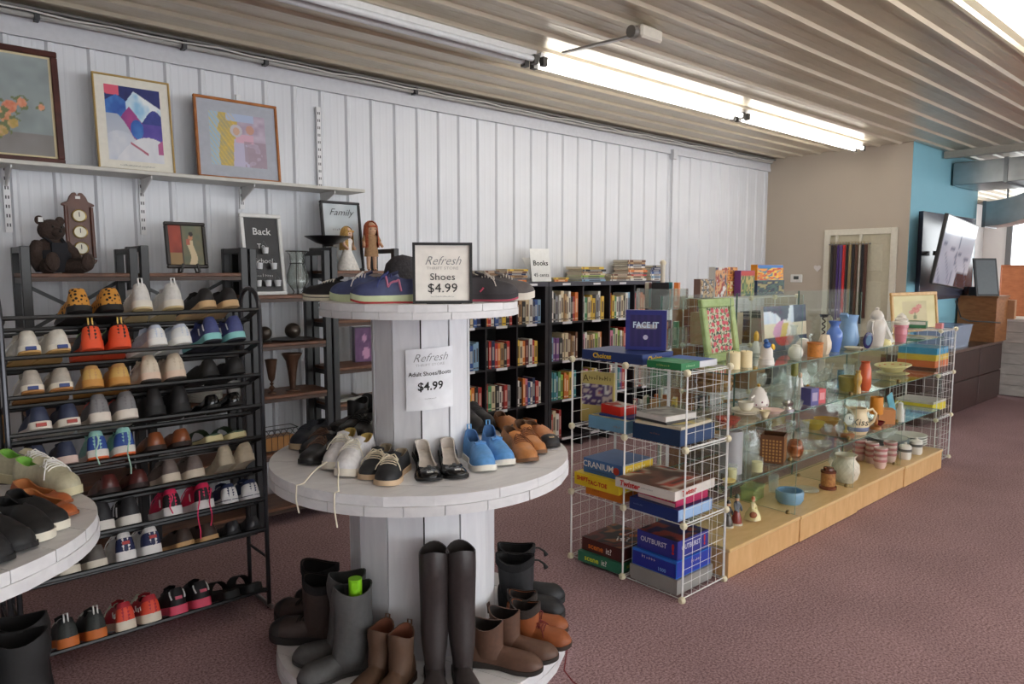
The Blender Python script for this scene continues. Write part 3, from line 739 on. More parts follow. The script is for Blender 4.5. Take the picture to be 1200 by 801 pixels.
def shoe_meshes(key, p, side):
    if (key, side) in SHOEC: return SHOEC[(key, side)]
    L = Last(p, side); out = []
    def fin(name, mb, m, ang=60):
        if not mb.f: return
        mb.weld(); me = mb.mesh(name, True, ang); me.materials.append(m); out.append((name, me))
    UM = p.get('umat') or mat(p['up'], p['rough'], p['metal'], .10, 60, p['bump'])
    closed = p['open'] <= 0
    # upper + lining
    mb = MB(); rows = []
    for t in TS: rows.append([L.S(t, u, 1) for u in US]+([L.S(t, u, -1) for u in US[::-1]] if closed else []))
    if closed: mb.grid(rows, True)
    else:
        mb.grid(rows, True)
        mb.grid([[L.S(t, u, -1) for u in US] for t in TS])
    sh = p['shaft']
    if sh:
        n = 20; hgt, ra, rb, rta, rtb, lean, sl = sh; rings = []; inner = []
        zb = p['th'][0]+p['heel']*.7; m_ = 9; cx0 = p['L']*.275
        for i in range(m_+1):
            k = i/m_; z = zb+.012+(hgt-zb-.012)*k; kk = min(1, k*3.0); kk = kk*kk*(3-2*kk)
            a = ra*(1-kk)+rta*kk; b_ = rb*(1-kk)+rtb*kk
            if k > .35: q = (k-.35)/.65; a *= 1+.10*q; b_ *= 1+.10*q
            cx = cx0+lean*k+sl*math.sin(k*9)*.5
            rings.append((cx, z, a*(1+sl*3*math.sin(k*17)), b_))
        pts = []
        for cx, z, a, b_ in rings: pts.append([Vector((cx+a*math.cos(2*PI*j/n), L.yc(.27)+b_*math.sin(2*PI*j/n), z+(.012*math.cos(4*PI*j/n)*(z/hgt)**3))) for j in range(n+1)])
        mb.grid(pts)
        ln = MB(); pin = [[Vector((cx+(a-.005)*math.cos(2*PI*j/n), L.yc(.27)+(b_-.005)*math.sin(2*PI*j/n), z-(.001 if i == len(rings)-1 else 0)+(.012*math.cos(4*PI*j/n)*(z/hgt)**3))) for j in range(n+1)] for i, (cx, z, a, b_) in enumerate(rings)]
        ln.grid(pin, True); ln.grid([pin[-1], pts[-1]]) if False else None
        mb.grid([pts[-1], pin[-1]])
        cxx, z, a, b_ = rings[0]; ln.grid([[Vector((cxx, 0, z))]*(n+1), pin[0]], False)
        fin('lining', ln, mat(p['lin'], .85))
        tp = [(cx, z, a+.004, b_+.004) for cx, z, a, b_ in rings[-2:]]
        if p['band']:
            bd = MB(); r_ = []
            cx, z, a, b_ = rings[-1]
            for dz, g in ((-.03, .003), (-.03, .006), (.004, .006), (.004, -.002)):
                r_.append([Vector((cx+(a+g)*math.cos(2*PI*j/n), L.yc(.27)+(b_+g)*math.sin(2*PI*j/n), z+dz+.012*math.cos(4*PI*j/n))) for j in range(n+1)])
            bd.grid(r_); fin('collar', bd, mat(p['band'], .9, 0, .15, 80, .5))
        if p.get('cord'):
            cx, z, a, b_ = rings[-1]; lp = MB(); lp.tube([(cx+a*.9, .02, z-.012), (cx+a+.02, .03, z-.015), (cx+a+.045, .03, z-.03), (cx+a+.055, .03, z-.05)], [.004, .004, .005, .012], 6); fin('drawcord', lp, mat((26, 26, 28), .7))
        if p['loop']:
            lp = MB(); cx, z, a, b_ = rings[-1]; x = cx-a
            lp.tube([(x-.002, -.008, z-.02), (x-.006, -.008, z+.02), (x-.006, .008, z+.02), (x-.002, .008, z-.02)], .0035, 5); fin('pull_tab', lp, mat(p['loop'], .7))
    fin('upper', mb, UM)
    if not closed:
        mb = MB()
        for sd in (1, -1): mb.grid([[L.S(t, 1, sd)]+[L.I(t, k, sd) for k in range(4)] for t in TS], sd < 0 and False or sd > 0)
        fin('lining', mb, mat(p['lin'], p['lin_rough'], 0, .1, 40))
        if sd and p['loop']:
            lp = MB(); q = L.S(0, 1, 1); lp.tube([(q.x-.003, -.007, q.z-.02), (q.x-.007, -.007, q.z+.018), (q.x-.007, .007, q.z+.018), (q.x-.003, .007, q.z-.02)], .0035, 5); fin('pull_tab', lp, mat(p['loop'], .6))
    # sole
    def solemesh(z0f, z1f, ws, x0=0, x1=1):
        mb = MB(); rows = []
        tt = [x0+(x1-x0)*t for t in TS]
        for t in tt:
            w = L.half(t)*ws+(.002 if 0 < t < 1 else 0); x = p['L']*(t*1.012-.006); a = z0f(t); b_ = z1f(t)
            if x0 > 0 or x1 < 1:
                pass
            c = L.yc(t)
            rows.append([Vector((x, c+w, b_)), Vector((x, c+w, a)), Vector((x, c-w, a)), Vector((x, c-w, b_)), Vector((x, c+w, b_))])
        mb.grid(rows); nn = len(rows[0]); o = (len(rows)-1)*nn
        mb.f += [(3, 2, 1, 0), (o, o+1, o+2, o+3)]; mb.m += [0, 0]
        return mb
    lo = lambda t: L.foot(t)
    if p['out']:
        ot = p.get('outh', .008)
        fin('outsole', solemesh(lo, lambda t: L.foot(t)+ot, 1.02), mat(p['out'], .7), 50)
        fin('sole', solemesh(lambda t: L.foot(t)+ot, lambda t: L.zs(t)+.003, 1.06), mat(p['sole'], .65, 0, .05, 40), 50)
    else: fin('sole', solemesh(lo, lambda t: L.zs(t)+.003, 1.06), mat(p['sole'], .65, 0, .05, 40), 50)
    if p['block']:
        hb = MB(); rows = []
        for z, sc_ in ((0, p['block'][1]), (L.foot(.08)+.004, 1.0)):
            r_ = []
            for j in range(13):
                a = PI*2*j/12; cx = p['L']*.105; r_.append(Vector((cx*.95+p['L']*.10*sc_*math.cos(a), p['W']*.33*sc_*math.sin(a), z)))
            rows.append(r_)
        hb.grid(rows); hb.f.append(tuple(range(11, -1, -1))); hb.m.append(0); fin('heel', hb, mat(p['block'][0], .5), 50)
    # patches on the surface
    def patch(t0, t1, u0, u1, off, sides=(1, -1), nt=6, nu=4):
        mb = MB()
        for sd in sides: mb.grid([[L.S(t0+(t1-t0)*i/nt, u0+(u1-u0)*j/nu, sd, off) for j in range(nu+1)] for i in range(nt+1)], sd > 0)
        return mb
    if p['patch']: fin('heel_counter', patch(0, .17, .02, .72, .0018), mat(p['patch'], .6))
    if p.get('cuff'): fin('fleece_cuff', patch(0, p['open']-.04, .62, 1.0, .004, nt=12), mat(p['cuff'], .98, 0, .3, 120, .9))
    if p['cap']: fin('toe_cap', patch(.80, 1, 0, 1, .0022), mat(p['cap'], .5))
    if p['tab']:
        z = (L.S(0, .3, 1)+L.S(0, .3, -1))/2; mb = MB(); x = -.006
        w2, zt = (.017, p['th'][0]*.5) if p['tab'][1] == 'sole' else (.014, p['th'][0]+p['h'][0]*.45)
        mb.box(x-.006, x+.02, -w2, w2, zt-.006, zt+.007); fin('heel_label', mb, mat(p['tab'][0], .5))
    if p['stripe']:
        c, (t0, t1, u0, u1), kind = p['stripe']; mb = MB()
        if kind == 'N':
            for ta, ua, tb, ub in ((t0, u0, t0+.03, u1), (t0+.03, u1, t1-.03, u0), (t1-.03, u0, t1, u1)):
                for sd in (1, -1):
                    pts = [L.S(ta+(tb-ta)*i/4, ua+(ub-ua)*i/4, sd, .0025) for i in range(5)]; fin('side_stripe', MB().tube(pts, .0042, 4), mat(c, .5))
        else:
            for i in range(kind):
                a = t0+(t1-t0)*i/max(1, kind)
                for sd in (1, -1):
                    pts = [L.S(a+.05*k/4, u0+(u1-u0)*k/4, sd, .002) for k in range(5)]; fin('side_stripe', MB().tube(pts, .0036, 4), mat(c, .5))
    if p['foxing']: fin('foxing_line', (lambda mb: mb)(MB().tube([(p['L']*(t*1.012-.006), L.yc(t)+(L.half(t)*1.065+.0025), L.foot(t)+p['th'][0]*.55) for t in TS]+[(p['L']*(t*1.012-.006), L.yc(t)-(L.half(t)*1.065+.0025), L.foot(t)+p['th'][0]*.55) for t in TS[::-1]], .0016, 4)), mat(p['foxing'], .6))
    to = p['open']
    if p['tongue'] and p['laces'] and not closed:
        mb = MB(); a = L.S(to+.06, 1, 1); z0 = L.S(to-.03, 1, 1).z; rows = []
        for i in range(5):
            k = i/4; x = p['L']*(to+.05-.16*k); z = a.z*(1-k)+(z0+.016)*k+.002; w = .018+.008*k
            rows.append([Vector((x, w*j/2, z-.004*abs(j))) for j in (-2, -1, 0, 1, 2)])
        mb.grid(rows); mb.grid([[q-Vector((0, 0, .004)) for q in r] for r in rows], True); fin('tongue', mb, mat(p['up'] if p.get('tonguec') is None else p['tonguec'], .8))
    if p['laces']:
        mb = MB(); lc, bow = p['laces'][0], p['laces'][1]; prev = None
        tb = to if not closed else .42
        for i in range(5):
            t = tb-.015+i*.042; pts = []
            for sd, u in ((1, .62), (1, .84), (1, 1), (-1, .84), (-1, .62)):
                q = L.S(t, u, sd)+Vector((0, 0, .003)); q.z = max(q.z, L.S(tb+.02, .9, 1).z*.6); pts.append(q)
            if L.o(t) > .2:
                for q in pts[1:4]: q.z = max(q.z, pts[0].z+.006)
            mb.tube(pts, .0024, 5)
        if bow:
            c = L.S(tb+.01, 1, 1); c = Vector((c.x, L.yc(tb), c.z+.008))
            for sd in (1, -1):
                up = Vector((0, 0, .006)); q = lambda dt, u: L.S(tb+dt, u, sd, .004)+up
                mb.tube([c, q(.02, .86)+up, q(.06, .66), q(.09, .62), q(.08, .78), c], .0024, 5)
                mb.tube([c, q(.05, .9), q(.10, .70), q(.15, .45), q(.17, .25)], .0022, 5)
        fin('laces', mb, mat(lc, .8))
    if p['bow']:
        mb = MB(); c = L.S(to+.04, 1, 1)+Vector((.004, 0, .002))
        for sd in (1, -1): mb.bar(c, c+Vector((0, sd*.022, -.003)), .018, .008)
        mb.bar(c-Vector((0, .006, -.002)), c+Vector((0, .006, .002)), .022, .012); fin('bow', mb, mat(p['bow'], .4))
    if p['buckle']:
        mb = MB(); c = L.S(.92, .85, 1); c2 = L.S(.92, .85, -1); mb.bar(c+Vector((0, 0, .002)), c2+Vector((0, 0, .002)), .012, .004); fin('buckle', mb, mat(p['buckle'], .25, 1.0))
    if p['strap']:
        mb = MB(); c_, t0, t1 = p['strap']
        for tA, tB in ((t0, t1),):
            rows = []
            for i in range(9):
                a = PI*i/8; rows.append([Vector((p['L']*tt, L.half(tt)*1.04*math.cos(a), L.zs(tt)+.055*math.sin(a))) for tt in (tA, (tA+tB)/2, tB)])
            mb.grid(rows); mb.grid([[q+Vector((0, 0, .003)) for q in r] for r in rows], True)
        fin('strap', mb, mat(c_, .6))
    SHOEC[(key, side)] = out; return out
STY = {}
def style(key, *bases, **kw):
    p = dict(DEF)
    for b in bases: p.update(b)
    p.update(kw); STY[key] = p
def shoe(key, side, label, loc, head, pitch=0, name='shoe', cat='shoe', group=None, roll=0):
    p = STY[key]; o = bpy.data.objects.new(name, None); COL.objects.link(o); o.empty_display_size = .03
    o.matrix_world = Matrix.Translation(loc) @ Matrix.Rotation(head, 4, 'Z') @ Matrix.Rotation(pitch, 4, 'Y') @ Matrix.Rotation(roll, 4, 'X')
    tag(o, label, cat, group)
    for nm, me in shoe_meshes(key, p, side): put(nm, me, o)
    return o
PEND = []
def queue(key, side, label, loc, ang, pitch, name, cat, group):
    p = STY[key]; r = p['W']*.49*1.06+.0035
    if p['shaft']: r = max(r, p['shaft'][4]*1.1+.007, p['shaft'][2]+.004)
    PEND.append([Vector(loc), ang, p['L'], r, (key, side, label, pitch, name, cat, group), Vector(loc)])
def segd(a, b, c, d):
    # closest points of two plan segments
    best = None
    for i in range(9):
        p = a+(b-a)*(i/8)
        e = d-c; t = max(0, min(1, (p-c).dot(e)/max(e.length_squared, 1e-9))); q = c+e*t
        if best is None or (p-q).length < best[0]: best = ((p-q).length, p, q)
    return best
def settle(pillar=None, xonly=False, xr=None, rmax=None, tight=.94):
    """nudge the queued shoes apart on their surface, then build them"""
    def seg(e):
        o, ang, L_, r = e[:4]; d = Vector((math.cos(ang), math.sin(ang), 0)); o = Vector((o.x, o.y, 0)); return o+d*min(r, L_*.3), o+d*(L_-r)
    for it in range(160):
        for i in range(len(PEND)):
            for j in range(i+1, len(PEND)):
                A, B = PEND[i], PEND[j]
                if (A[0]-B[0]).length > .75: continue
                dd, p, q = segd(*seg(A), *seg(B)); need = (A[3]+B[3])*tight
                if dd < need:
                    n = (p-q).normalized() if dd > 1e-5 else Vector((1, 0, 0))
                    if xonly: s_ = 1 if A[0].x > B[0].x else -1; n = Vector((s_, 0, 0))
                    A[0] += n*(need-dd)*.3; B[0] -= n*(need-dd)*.3
        for e in PEND:
            if pillar:
                c = Vector((pillar[0], pillar[1], 0)); dd, p, q = segd(*seg(e), c, c)
                if dd < pillar[2]+e[3]: e[0] += (p-c).normalized()*(pillar[2]+e[3]-dd)
                if rmax:
                    m = Vector((e[0].x, e[0].y, 0))+Vector((math.cos(e[1]), math.sin(e[1]), 0))*e[2]/2; k = (m-c).length
                    if k > rmax: e[0] -= (m-c).normalized()*(k-rmax)*.5
            if xr: e[0].x = min(max(e[0].x, xr[0]+e[3]), xr[1]-e[3])
    out = [shoe(e[4][0], e[4][1], e[4][2], e[0], e[1], e[4][3], *e[4][4:]) for e in PEND]
    PEND.clear(); return out
def pair_on(key, label, pts, z, name='shoe', cat='shoe'):
    """pts: [(heel px, toe px), ...] on the plane z; the true length comes from the style"""
    Q = []
    for h, t in pts:
        a = at(*h, z=z); b = at(*t, z=z); d = (b-a); Q.append(((a+b)/2, math.atan2(d.y, d.x)))
    for i, (c, ang) in enumerate(Q):
        L = STY[key]['L']; side = 1; lab = label
        if len(Q) == 2:
            e_ = Q[1-i][0]-c; side = 1 if (-math.sin(ang)*e_.x+math.cos(ang)*e_.y) < 0 else -1
            lab = ('left-foot ' if side > 0 else 'right-foot ')+label
        queue(key, -side, lab, (c.x-L/2*math.cos(ang), c.y-L/2*math.sin(ang), z+.001), ang, 0, name, cat, 'pair: '+label)
PITCH = math.atan2(DROP, RY1-RY0)
ROW = [0]
def rack_pair(key, label, row, pxs, turn=0, name='shoe', cat='shoe', overhang=.035):
    if row != ROW[0]: settle(xonly=True, xr=(RX0, RX1)); ROW[0] = row
    turn = max(-8, min(9, turn*.5)); z = TIER[row]
    for i, px in enumerate(pxs):
        if px is None: continue
        x = at(px, 500, y=RY0).x if row > 3 else at(px, 400, y=RY0).x
        zz = z
        a = math.radians(90+turn)
        c = Vector((x, RY0-overhang, zz+overhang*math.tan(PITCH)+.002))
        queue(key, -1 if i == 0 else 1, ('left-foot ', 'right-foot ')[i]+label, c, a, PITCH, name, cat, 'pair: '+label)

# styles -------------------------------------------------------------
S_ = dict
CH = dict(h=(.080, .060, .080, .053), th=(.034, .028, .026), W=.102)          # chunky trainers
CV = dict(h=(.062, .05, .064, .042), th=(.026, .022, .022), spring=.006, W=.099)       # canvas plimsolls
FL = dict(h=(.050, .034, .030, .034), open=.70, th=(.010, .006, .006), tongue=False, W=.092, L=.25, lean=.22)  # ballet flats
LO = dict(h=(.060, .046, .064, .042), open=.46, th=(.016, .012, .012), tongue=False, L=.285)   # loafers
style('leopard', umat=None, up=(204, 142, 58), sole=(24, 22, 22), lin=(40, 30, 25), *({**LO, 'h': (.075, .07, .075, .05), 'th': (.02, .018, .018), 'W': .115},))
STY['leopard']['umat'] = leopard()
style('white_chunky', up=(214, 212, 208), sole=(222, 216, 204), out=(196, 176, 130), lin=(220, 218, 214), laces=((230, 230, 228), 0), loop=(232, 232, 230), L=.30, *(CH,))
style('black_tan', up=(34, 32, 33), sole=(206, 172, 128), lin=(30, 28, 28), laces=((40, 38, 38), 1), *(CV,))
style('offwhite_canvas', up=(214, 208, 196), sole=(226, 220, 206), out=(190, 150, 92), lin=(200, 190, 176), laces=((222, 218, 208), 1), tab=((44, 66, 128), 'sole'), *(CV,))
style('black_orange', up=(26, 25, 28), sole=(228, 82, 44), patch=(232, 84, 44), lin=(30, 28, 30), loop=(226, 186, 96), laces=((150, 190, 120), 0), *(CH,))
style('white_lightblue', up=(196, 206, 222), sole=(234, 234, 230), patch=(226, 228, 228), lin=(150, 165, 185), laces=((225, 225, 225), 0), *(CV,))
style('blue_mint', up=(72, 80, 132), sole=(140, 204, 204), out=(40, 42, 52), lin=(60, 60, 100), stripe=((206, 210, 214), (.10, .5, .3, .8), 2), laces=((70, 80, 150), 0), *(CH,))
style('grey_canvas', up=(174, 166, 154), sole=(224, 216, 200), out=(178, 124, 70), lin=(190, 180, 165), tab=((52, 70, 124), 'sole'), laces=((222, 216, 204), 1), *(CV,))
style('tan_gold', up=(190, 146, 92), sole=(196, 140, 70), patch=(204, 164, 92), lin=(120, 84, 50), laces=((214, 180, 120), 0), *(CV,))
style('gold_metal', up=(202, 186, 164), sole=(222, 196, 176), out=(60, 54, 50), patch=(214, 200, 180), lin=(180, 160, 140), laces=((206, 190, 172), 1), rough=.3, metal=.3, *(CH,))
style('black_slipper', up=(28, 27, 28), sole=(22, 22, 22), lin=(24, 24, 24), *(LO,))
style('navy_white', up=(50, 58, 82), sole=(222, 214, 202), lin=(44, 48, 62), tab=((170, 70, 62), 'sole'), laces=((60, 66, 90), 0), *(CV,))
style('grey_pink', up=(112, 110, 112), sole=(222, 212, 200), lin=(202, 92, 88), patch=(126, 124, 126), laces=((214, 92, 84), 0), *(CH,))
style('black_knit', up=(30, 29, 31), sole=(26, 26, 27), lin=(24, 24, 26), laces=((36, 36, 38), 0), *(CH,))
style('black_patent', up=(16, 16, 17), sole=(20, 20, 20), lin=(26, 25, 25), rough=.15, bow=(18, 18, 19), *(FL,))
style('navy_pink', up=(54, 62, 86), sole=(220, 196, 186), lin=(50, 54, 68), laces=((90, 96, 120), 0), *(CV,))
style('mint_blue', up=(152, 204, 196), sole=(226, 224, 216), out=(232, 112, 60), patch=(54, 84, 156), lin=(120, 170, 165), laces=((176, 220, 200), 0), *(CH,))
style('brown_leather', up=(136, 76, 44), sole=(46, 34, 30), lin=(90, 60, 44), rough=.3, *(LO,))
style('green_sandal', up=(70, 96, 80), sole=(216, 206, 160), lin=(206, 196, 150), strap=((60, 88, 72), .55, .78), h=(.012, .010, .012, .012), open=.95, th=(.022, .02, .018), tongue=False, L=.26)
style('maroon_loafer', up=(86, 40, 38), sole=(44, 30, 28), lin=(52, 36, 32), rough=.35, *(LO,))
style('taupe_knit', up=(116, 104, 100), sole=(216, 204, 186), lin=(80, 72, 70), laces=((140, 130, 124), 0), *({**CV, 'th': (.032, .026, .024)},))
style('beige_wedge', up=(206, 194, 170), sole=(204, 192, 168), lin=(190, 178, 158), *({**FL, 'heel': .03, 'th': (.03, .016, .012), 'h': (.058, .045, .04, .036), 'open': .6},))
style('pink_black', up=(222, 44, 92), sole=(228, 224, 224), patch=(36, 30, 36), lin=(196, 40, 84), laces=((232, 60, 110), 1), stripe=((240, 230, 232), (.35, .6, .25, .7), 1), *(CH,))
style('navy_stripe', up=(40, 54, 92), sole=(226, 226, 226), patch=(232, 232, 232), lin=(60, 66, 90), laces=((230, 230, 230), 0), foxing=(36, 46, 80), *(CV,))
style('grey_suede', up=(98, 92, 88), sole=(214, 206, 190), lin=(90, 86, 80), laces=((190, 184, 172), 1), *(CV,))
style('white_navy', up=(222, 220, 218), sole=(230, 228, 226), patch=(38, 46, 84), lin=(60, 66, 96), laces=((232, 230, 228), 1), tab=((176, 50, 52), 'up'), *(CH,))
style('brown_tan', up=(62, 48, 42), sole=(196, 158, 110), lin=(50, 40, 36), *(LO,))
style('black_sparkle', up=(44, 44, 48), sole=(26, 26, 28), lin=(24, 24, 26), rough=.35, bump=.8, *(FL,))
style('black_orange2', up=(44, 46, 46), sole=(204, 112, 52), lin=(34, 34, 34), patch=(52, 56, 54), laces=((200, 200, 196), 0), loop=(214, 214, 210), *(CH,))
style('red_run', up=(186, 48, 62), sole=(230, 218, 200), lin=(120, 40, 48), patch=(232, 84, 60), laces=((200, 210, 190), 1), stripe=((232, 228, 226), (.12, .5, .35, .6), 3), *(CH,))
style('black_pink', up=(30, 29, 32), sole=(226, 84, 112), lin=(28, 28, 30), stripe=((226, 226, 226), (.04, .3, .4, .9), 1), tab=((206, 84, 110), 'up'), laces=((60, 58, 62), 0), *(CH,))
style('black_slide', up=(24, 24, 25), sole=(28, 28, 29), lin=(34, 34, 35), strap=((30, 30, 31), .48, .80), h=(.010, .008, .010, .010), open=.95, th=(.03, .024, .022), tongue=False, L=.275)
style('black_white_run', up=(40, 40, 44), sole=(222, 218, 210), lin=(30, 30, 34), laces=((60, 60, 60), 0), stripe=((230, 230, 230), (.3, .6, .2, .8), 2), *(CH,))

R_ = rack_pair
R_('leopard', 'leopard print slip-on with a black heel panel, top tier of the rack', 0, (97, 132))
R_('white_chunky', 'chunky white trainer with gum outsole, top tier of the rack', 0, (167, 209))
R_('black_tan', 'black shoe with a thick tan sole, top tier of the rack', 0, (246, 270), 25)
R_('offwhite_canvas', 'off-white canvas trainer with a blue heel label on the rack', 1, (34, 71), 12)
R_('black_orange', 'black running shoe with bright orange heel and gold pull loop', 1, (108, 141))
R_('white_lightblue', 'white and pale blue trainer on the rack beside blue runners', 1, (187, 214), 20)
R_('blue_mint', 'blue running shoe with mint green midsole on the rack', 1, (250, 279), 14)
R_('grey_canvas', 'grey canvas trainer with white sole and blue heel label', 2, (41, 72))
R_('tan_gold', 'tan and mustard low shoe on the third rack tier', 2, (107, 140), -6)
R_('gold_metal', 'pale gold metallic trainer with pink sole on the rack', 2, (172, 205))
R_('black_slipper', 'plain black slip-on slipper on the third rack tier', 2, (237, 277), 35)
R_('navy_white', 'navy canvas shoe with white sole and small red heel label', 3, (46, 79), 4)
R_('grey_pink', 'grey trainer with pink lining and cream sole on the rack', 3, (113, 147))
R_('black_knit', 'all black knit trainer on the fourth rack tier', 3, (172, 206))
R_('black_patent', 'shiny black patent flat on the fourth rack tier', 3, (246, 273), 20)
R_('navy_pink', 'navy canvas shoe with pinkish sole on the fifth rack tier', 4, (61, 87))
R_('mint_blue', 'mint trainer with blue heel and orange outsole on the rack', 4, (125, 155), -5)
R_('brown_leather', 'brown leather shoe with dark sole on the fifth rack tier', 4, (181, 206))
R_('green_sandal', 'green strappy sandal with cream footbed on the rack', 4, (235, 259), 15, 'sandal', 'sandal')
R_('maroon_loafer', 'dark maroon loafer on the sixth rack tier', 5, (124, 160))
R_('taupe_knit', 'taupe knit shoe with pale sole on the sixth rack tier', 5, (198, 228), 8)
R_('beige_wedge', 'beige suede wedge flat on the sixth rack tier', 5, (265, 290), 15)
R_('pink_black', 'hot pink and black running shoe with long pink laces', 6, (197, 237))
R_('navy_stripe', 'navy and white striped boat trainer on the seventh rack tier', 6, (266, 291))
R_('black_white_run', 'black and white running shoe on the seventh rack tier by the spool', 6, (115, 148))
R_('grey_suede', 'grey suede low shoe with cream sole, lower rack tier', 7, (93, 118), 6)
R_('white_navy', 'white trainer with navy heel panel, lower rack tier', 7, (152, 184))
R_('brown_tan', 'dark brown slip-on with tan sole, lower rack tier', 7, (216, 241), 14)
R_('black_sparkle', 'black sparkling beaded flat, lower rack tier', 7, (268, 292), 14)
R_('black_orange2', 'dark hiking trainer with orange sole, bottom rack tier', 8, (75, 113))
R_('red_run', 'red running shoe with cream sole, bottom rack tier', 8, (142, 166))
R_('black_pink', 'black trainer with pink sole, bottom rack tier', 8, (194, 224))
R_('black_slide', 'black two-strap slide sandal, bottom rack tier', 8, (256, 290), 12, 'sandal', 'sandal')
settle(xonly=True, xr=(RX0, RX1))
# one shoe on the second rack
shoe('black_white_run', 1, 'black trainer with white sole on the mostly empty rack', Vector((RX0-.17, RY0-.03, 1.452+.013)), math.radians(90), PITCH, 'shoe', 'shoe')
# hanging laces on the rack (pink and mint)
for px, r, c, lab, n in (((200, 232, 246), 6, (226, 56, 106), 'pink', 3), ((113, 150), 4, (176, 214, 196), 'mint', 2)):
    for i, q in enumerate(px):
        a = at(q, (578 if r == 6 else 508)-(i*3), y=RY0-.05); l_ = (.09, .22, .17)[i] if r == 6 else (.13, .18)[i]
        pts = [a+Vector((.006*math.sin(k*1.3+i), -.004*math.sin(k), -l_*k/6)) for k in range(7)]
        tag(MB().tube(pts, .0028, 5).build('shoelace', mat(c, .8)), f'{(("shortest", "longest", "medium-length") if r == 6 else ("shorter", "longer"))[i]} loose {lab} shoelace hanging over the rack rail', 'shoelace', f'{lab} laces hanging from the rack')

# ---- shoes on the big spool
style('white_run', up=(222, 220, 222), sole=(226, 218, 206), lin=(196, 168, 96), laces=((236, 230, 214), 1), L=.285, *(CH,))
style('black_plim', th=(.019, .016, .016), up=(34, 35, 38), sole=(208, 180, 148), lin=(150, 138, 118), laces=((222, 210, 186), 1), L=.265, open=.56, *(CV,))
style('pump', up=(18, 18, 19), sole=(22, 21, 21), lin=(206, 198, 190), rough=.12, heel=.045, block=((20, 20, 21), .55), bow=(20, 20, 21), buckle=(200, 198, 190), *({**FL, 'L': .27, 'W': .1},))
style('blue_slip', up=(88, 146, 204), sole=(228, 224, 212), lin=(70, 110, 160), bow=(78, 140, 200), loop=(96, 160, 214), L=.27, *({**CH, 'h': (.095, .06, .075, .05), 'th': (.024, .018, .02)},))
style('tan_oxford', up=(186, 122, 68), sole=(120, 84, 56), lin=(90, 62, 42), heel=.03, block=((56, 42, 36), .9), laces=((120, 74, 44), 1), rough=.45, L=.265, toew=.3, *({k: v for k, v in LO.items() if k not in ('L', 'tongue')},))
style('tan_blacktoe', up=(180, 116, 66), sole=(40, 34, 32), lin=(96, 66, 46), cap=(34, 34, 38), buckle=(190, 170, 130), rough=.45, *(LO,))
style('black_lilac', up=(32, 31, 34), sole=(36, 34, 36), lin=(30, 30, 32), strap=((176, 136, 178), .40, .52), laces=((50, 48, 50), 0), *(CH,))
style('black_moc', up=(36, 35, 37), sole=(30, 29, 30), lin=(40, 38, 38), rough=.35, laces=((110, 84, 70), 1), *({k: v for k, v in LO.items() if k != 'tongue'},))
style('navy_dark', up=(32, 36, 48), sole=(186, 168, 140), lin=(30, 32, 40), laces=((40, 42, 52), 0), *(CV,))
style('black_derby', up=(30, 30, 31), sole=(38, 37, 37), lin=(34, 33, 33), rough=.28, loop=(36, 36, 36), laces=((34, 34, 34), 0), *({**CH, 'h': (.085, .068, .08, .05)},))
BOOT = dict(open=0, tongue=False, h=(.10, .10, .085, .05), spring=.008)
style('black_ankle', up=(34, 33, 35), sole=(34, 32, 32), lin=(26, 26, 27), foxing=None, shaft=(.145, .062, .038, .056, .042, -.01, 0), th=(.028, .018, .018), L=.28, rough=.45, tab=((214, 186, 120), 'up'), *(BOOT,))
PO = pair_on
PO('white_run', 'white trainer with cream laces trailing off the spool table', [((397, 521), (351, 556)), ((420, 533), (370, 566))], ZM)
PO('black_plim', 'black canvas plimsoll with cream lace bow and gum sole', [((443, 534), (396, 571)), ((466, 543), (430, 576))], ZM)
PO('pump', 'black patent pump with silver buckle and pale insole', [((487, 533), (510, 574)), ((518, 533), (544, 573))], ZM)
PO('blue_slip', 'sky blue slip-on trainer with a bow strap', [((540, 526), (580, 566)), ((562, 520), (610, 559))], ZM)
PO('tan_oxford', 'tan leather heeled lace-up on the spool table', [((594, 522), (637, 547)), ((608, 513), (650, 538))], ZM)
PO('tan_blacktoe', 'tan loafer with a black toe and buckle strap', [((612, 502), (658, 526)), ((606, 493), (650, 512))], ZM)
PO('black_lilac', 'black trail shoe with a lilac strap behind the spool pillar', [((553, 492), (598, 505)), ((552, 484), (590, 495))], ZM)
PO('black_moc', 'black leather moccasin with brown lace at the spool edge', [((380, 524), (330, 545)), ((366, 512), (322, 532))], ZM)
PO('navy_dark', 'dark navy trainer with tan sole behind the moccasins', [((362, 503), (326, 519))], ZM)
PO('black_derby', 'black leather walking shoe standing behind the white trainers', [((397, 504), (355, 520)), ((388, 497), (346, 509))], ZM)
PO('black_ankle', 'short black ankle boot with a tan strip at the sole, by the spool pillar', [((405, 493), (432, 503)), ((392, 497), (372, 503))], ZM, 'ankle_boot', 'boot')
settle((SPX, SPY, .206), rmax=.54, tight=.80)
# trailing laces of the white trainers
for i, pts in enumerate(([(383, 541), (372, 548), (364, 556), (356, 566)], [(396, 541), (397, 553), (396, 566), (397, 575)])):
    P3 = [at(x, y, z=ZM+.07*(1-k/3)+.004) for k, (x, y) in enumerate(pts)]
    e_ = P3[-1]; r_ = Vector((e_.x-SPX, e_.y-SPY, 0)).normalized(); ed = Vector((SPX, SPY, 0))+r_*.634
    P3 += [Vector((ed.x, ed.y, ZM+.004)), Vector((ed.x, ed.y, ZM-.05))+r_*.004, Vector((ed.x+.01, ed.y, ZM-.10-.02*i))+r_*.004]
    tag(MB().tube(P3, .003, 5).build('shoelace', mat((232, 224, 204), .8)), ('shorter', 'longer')[i]+' cream shoelace dangling over the spool table rim', 'shoelace', 'cream laces over the spool rim')

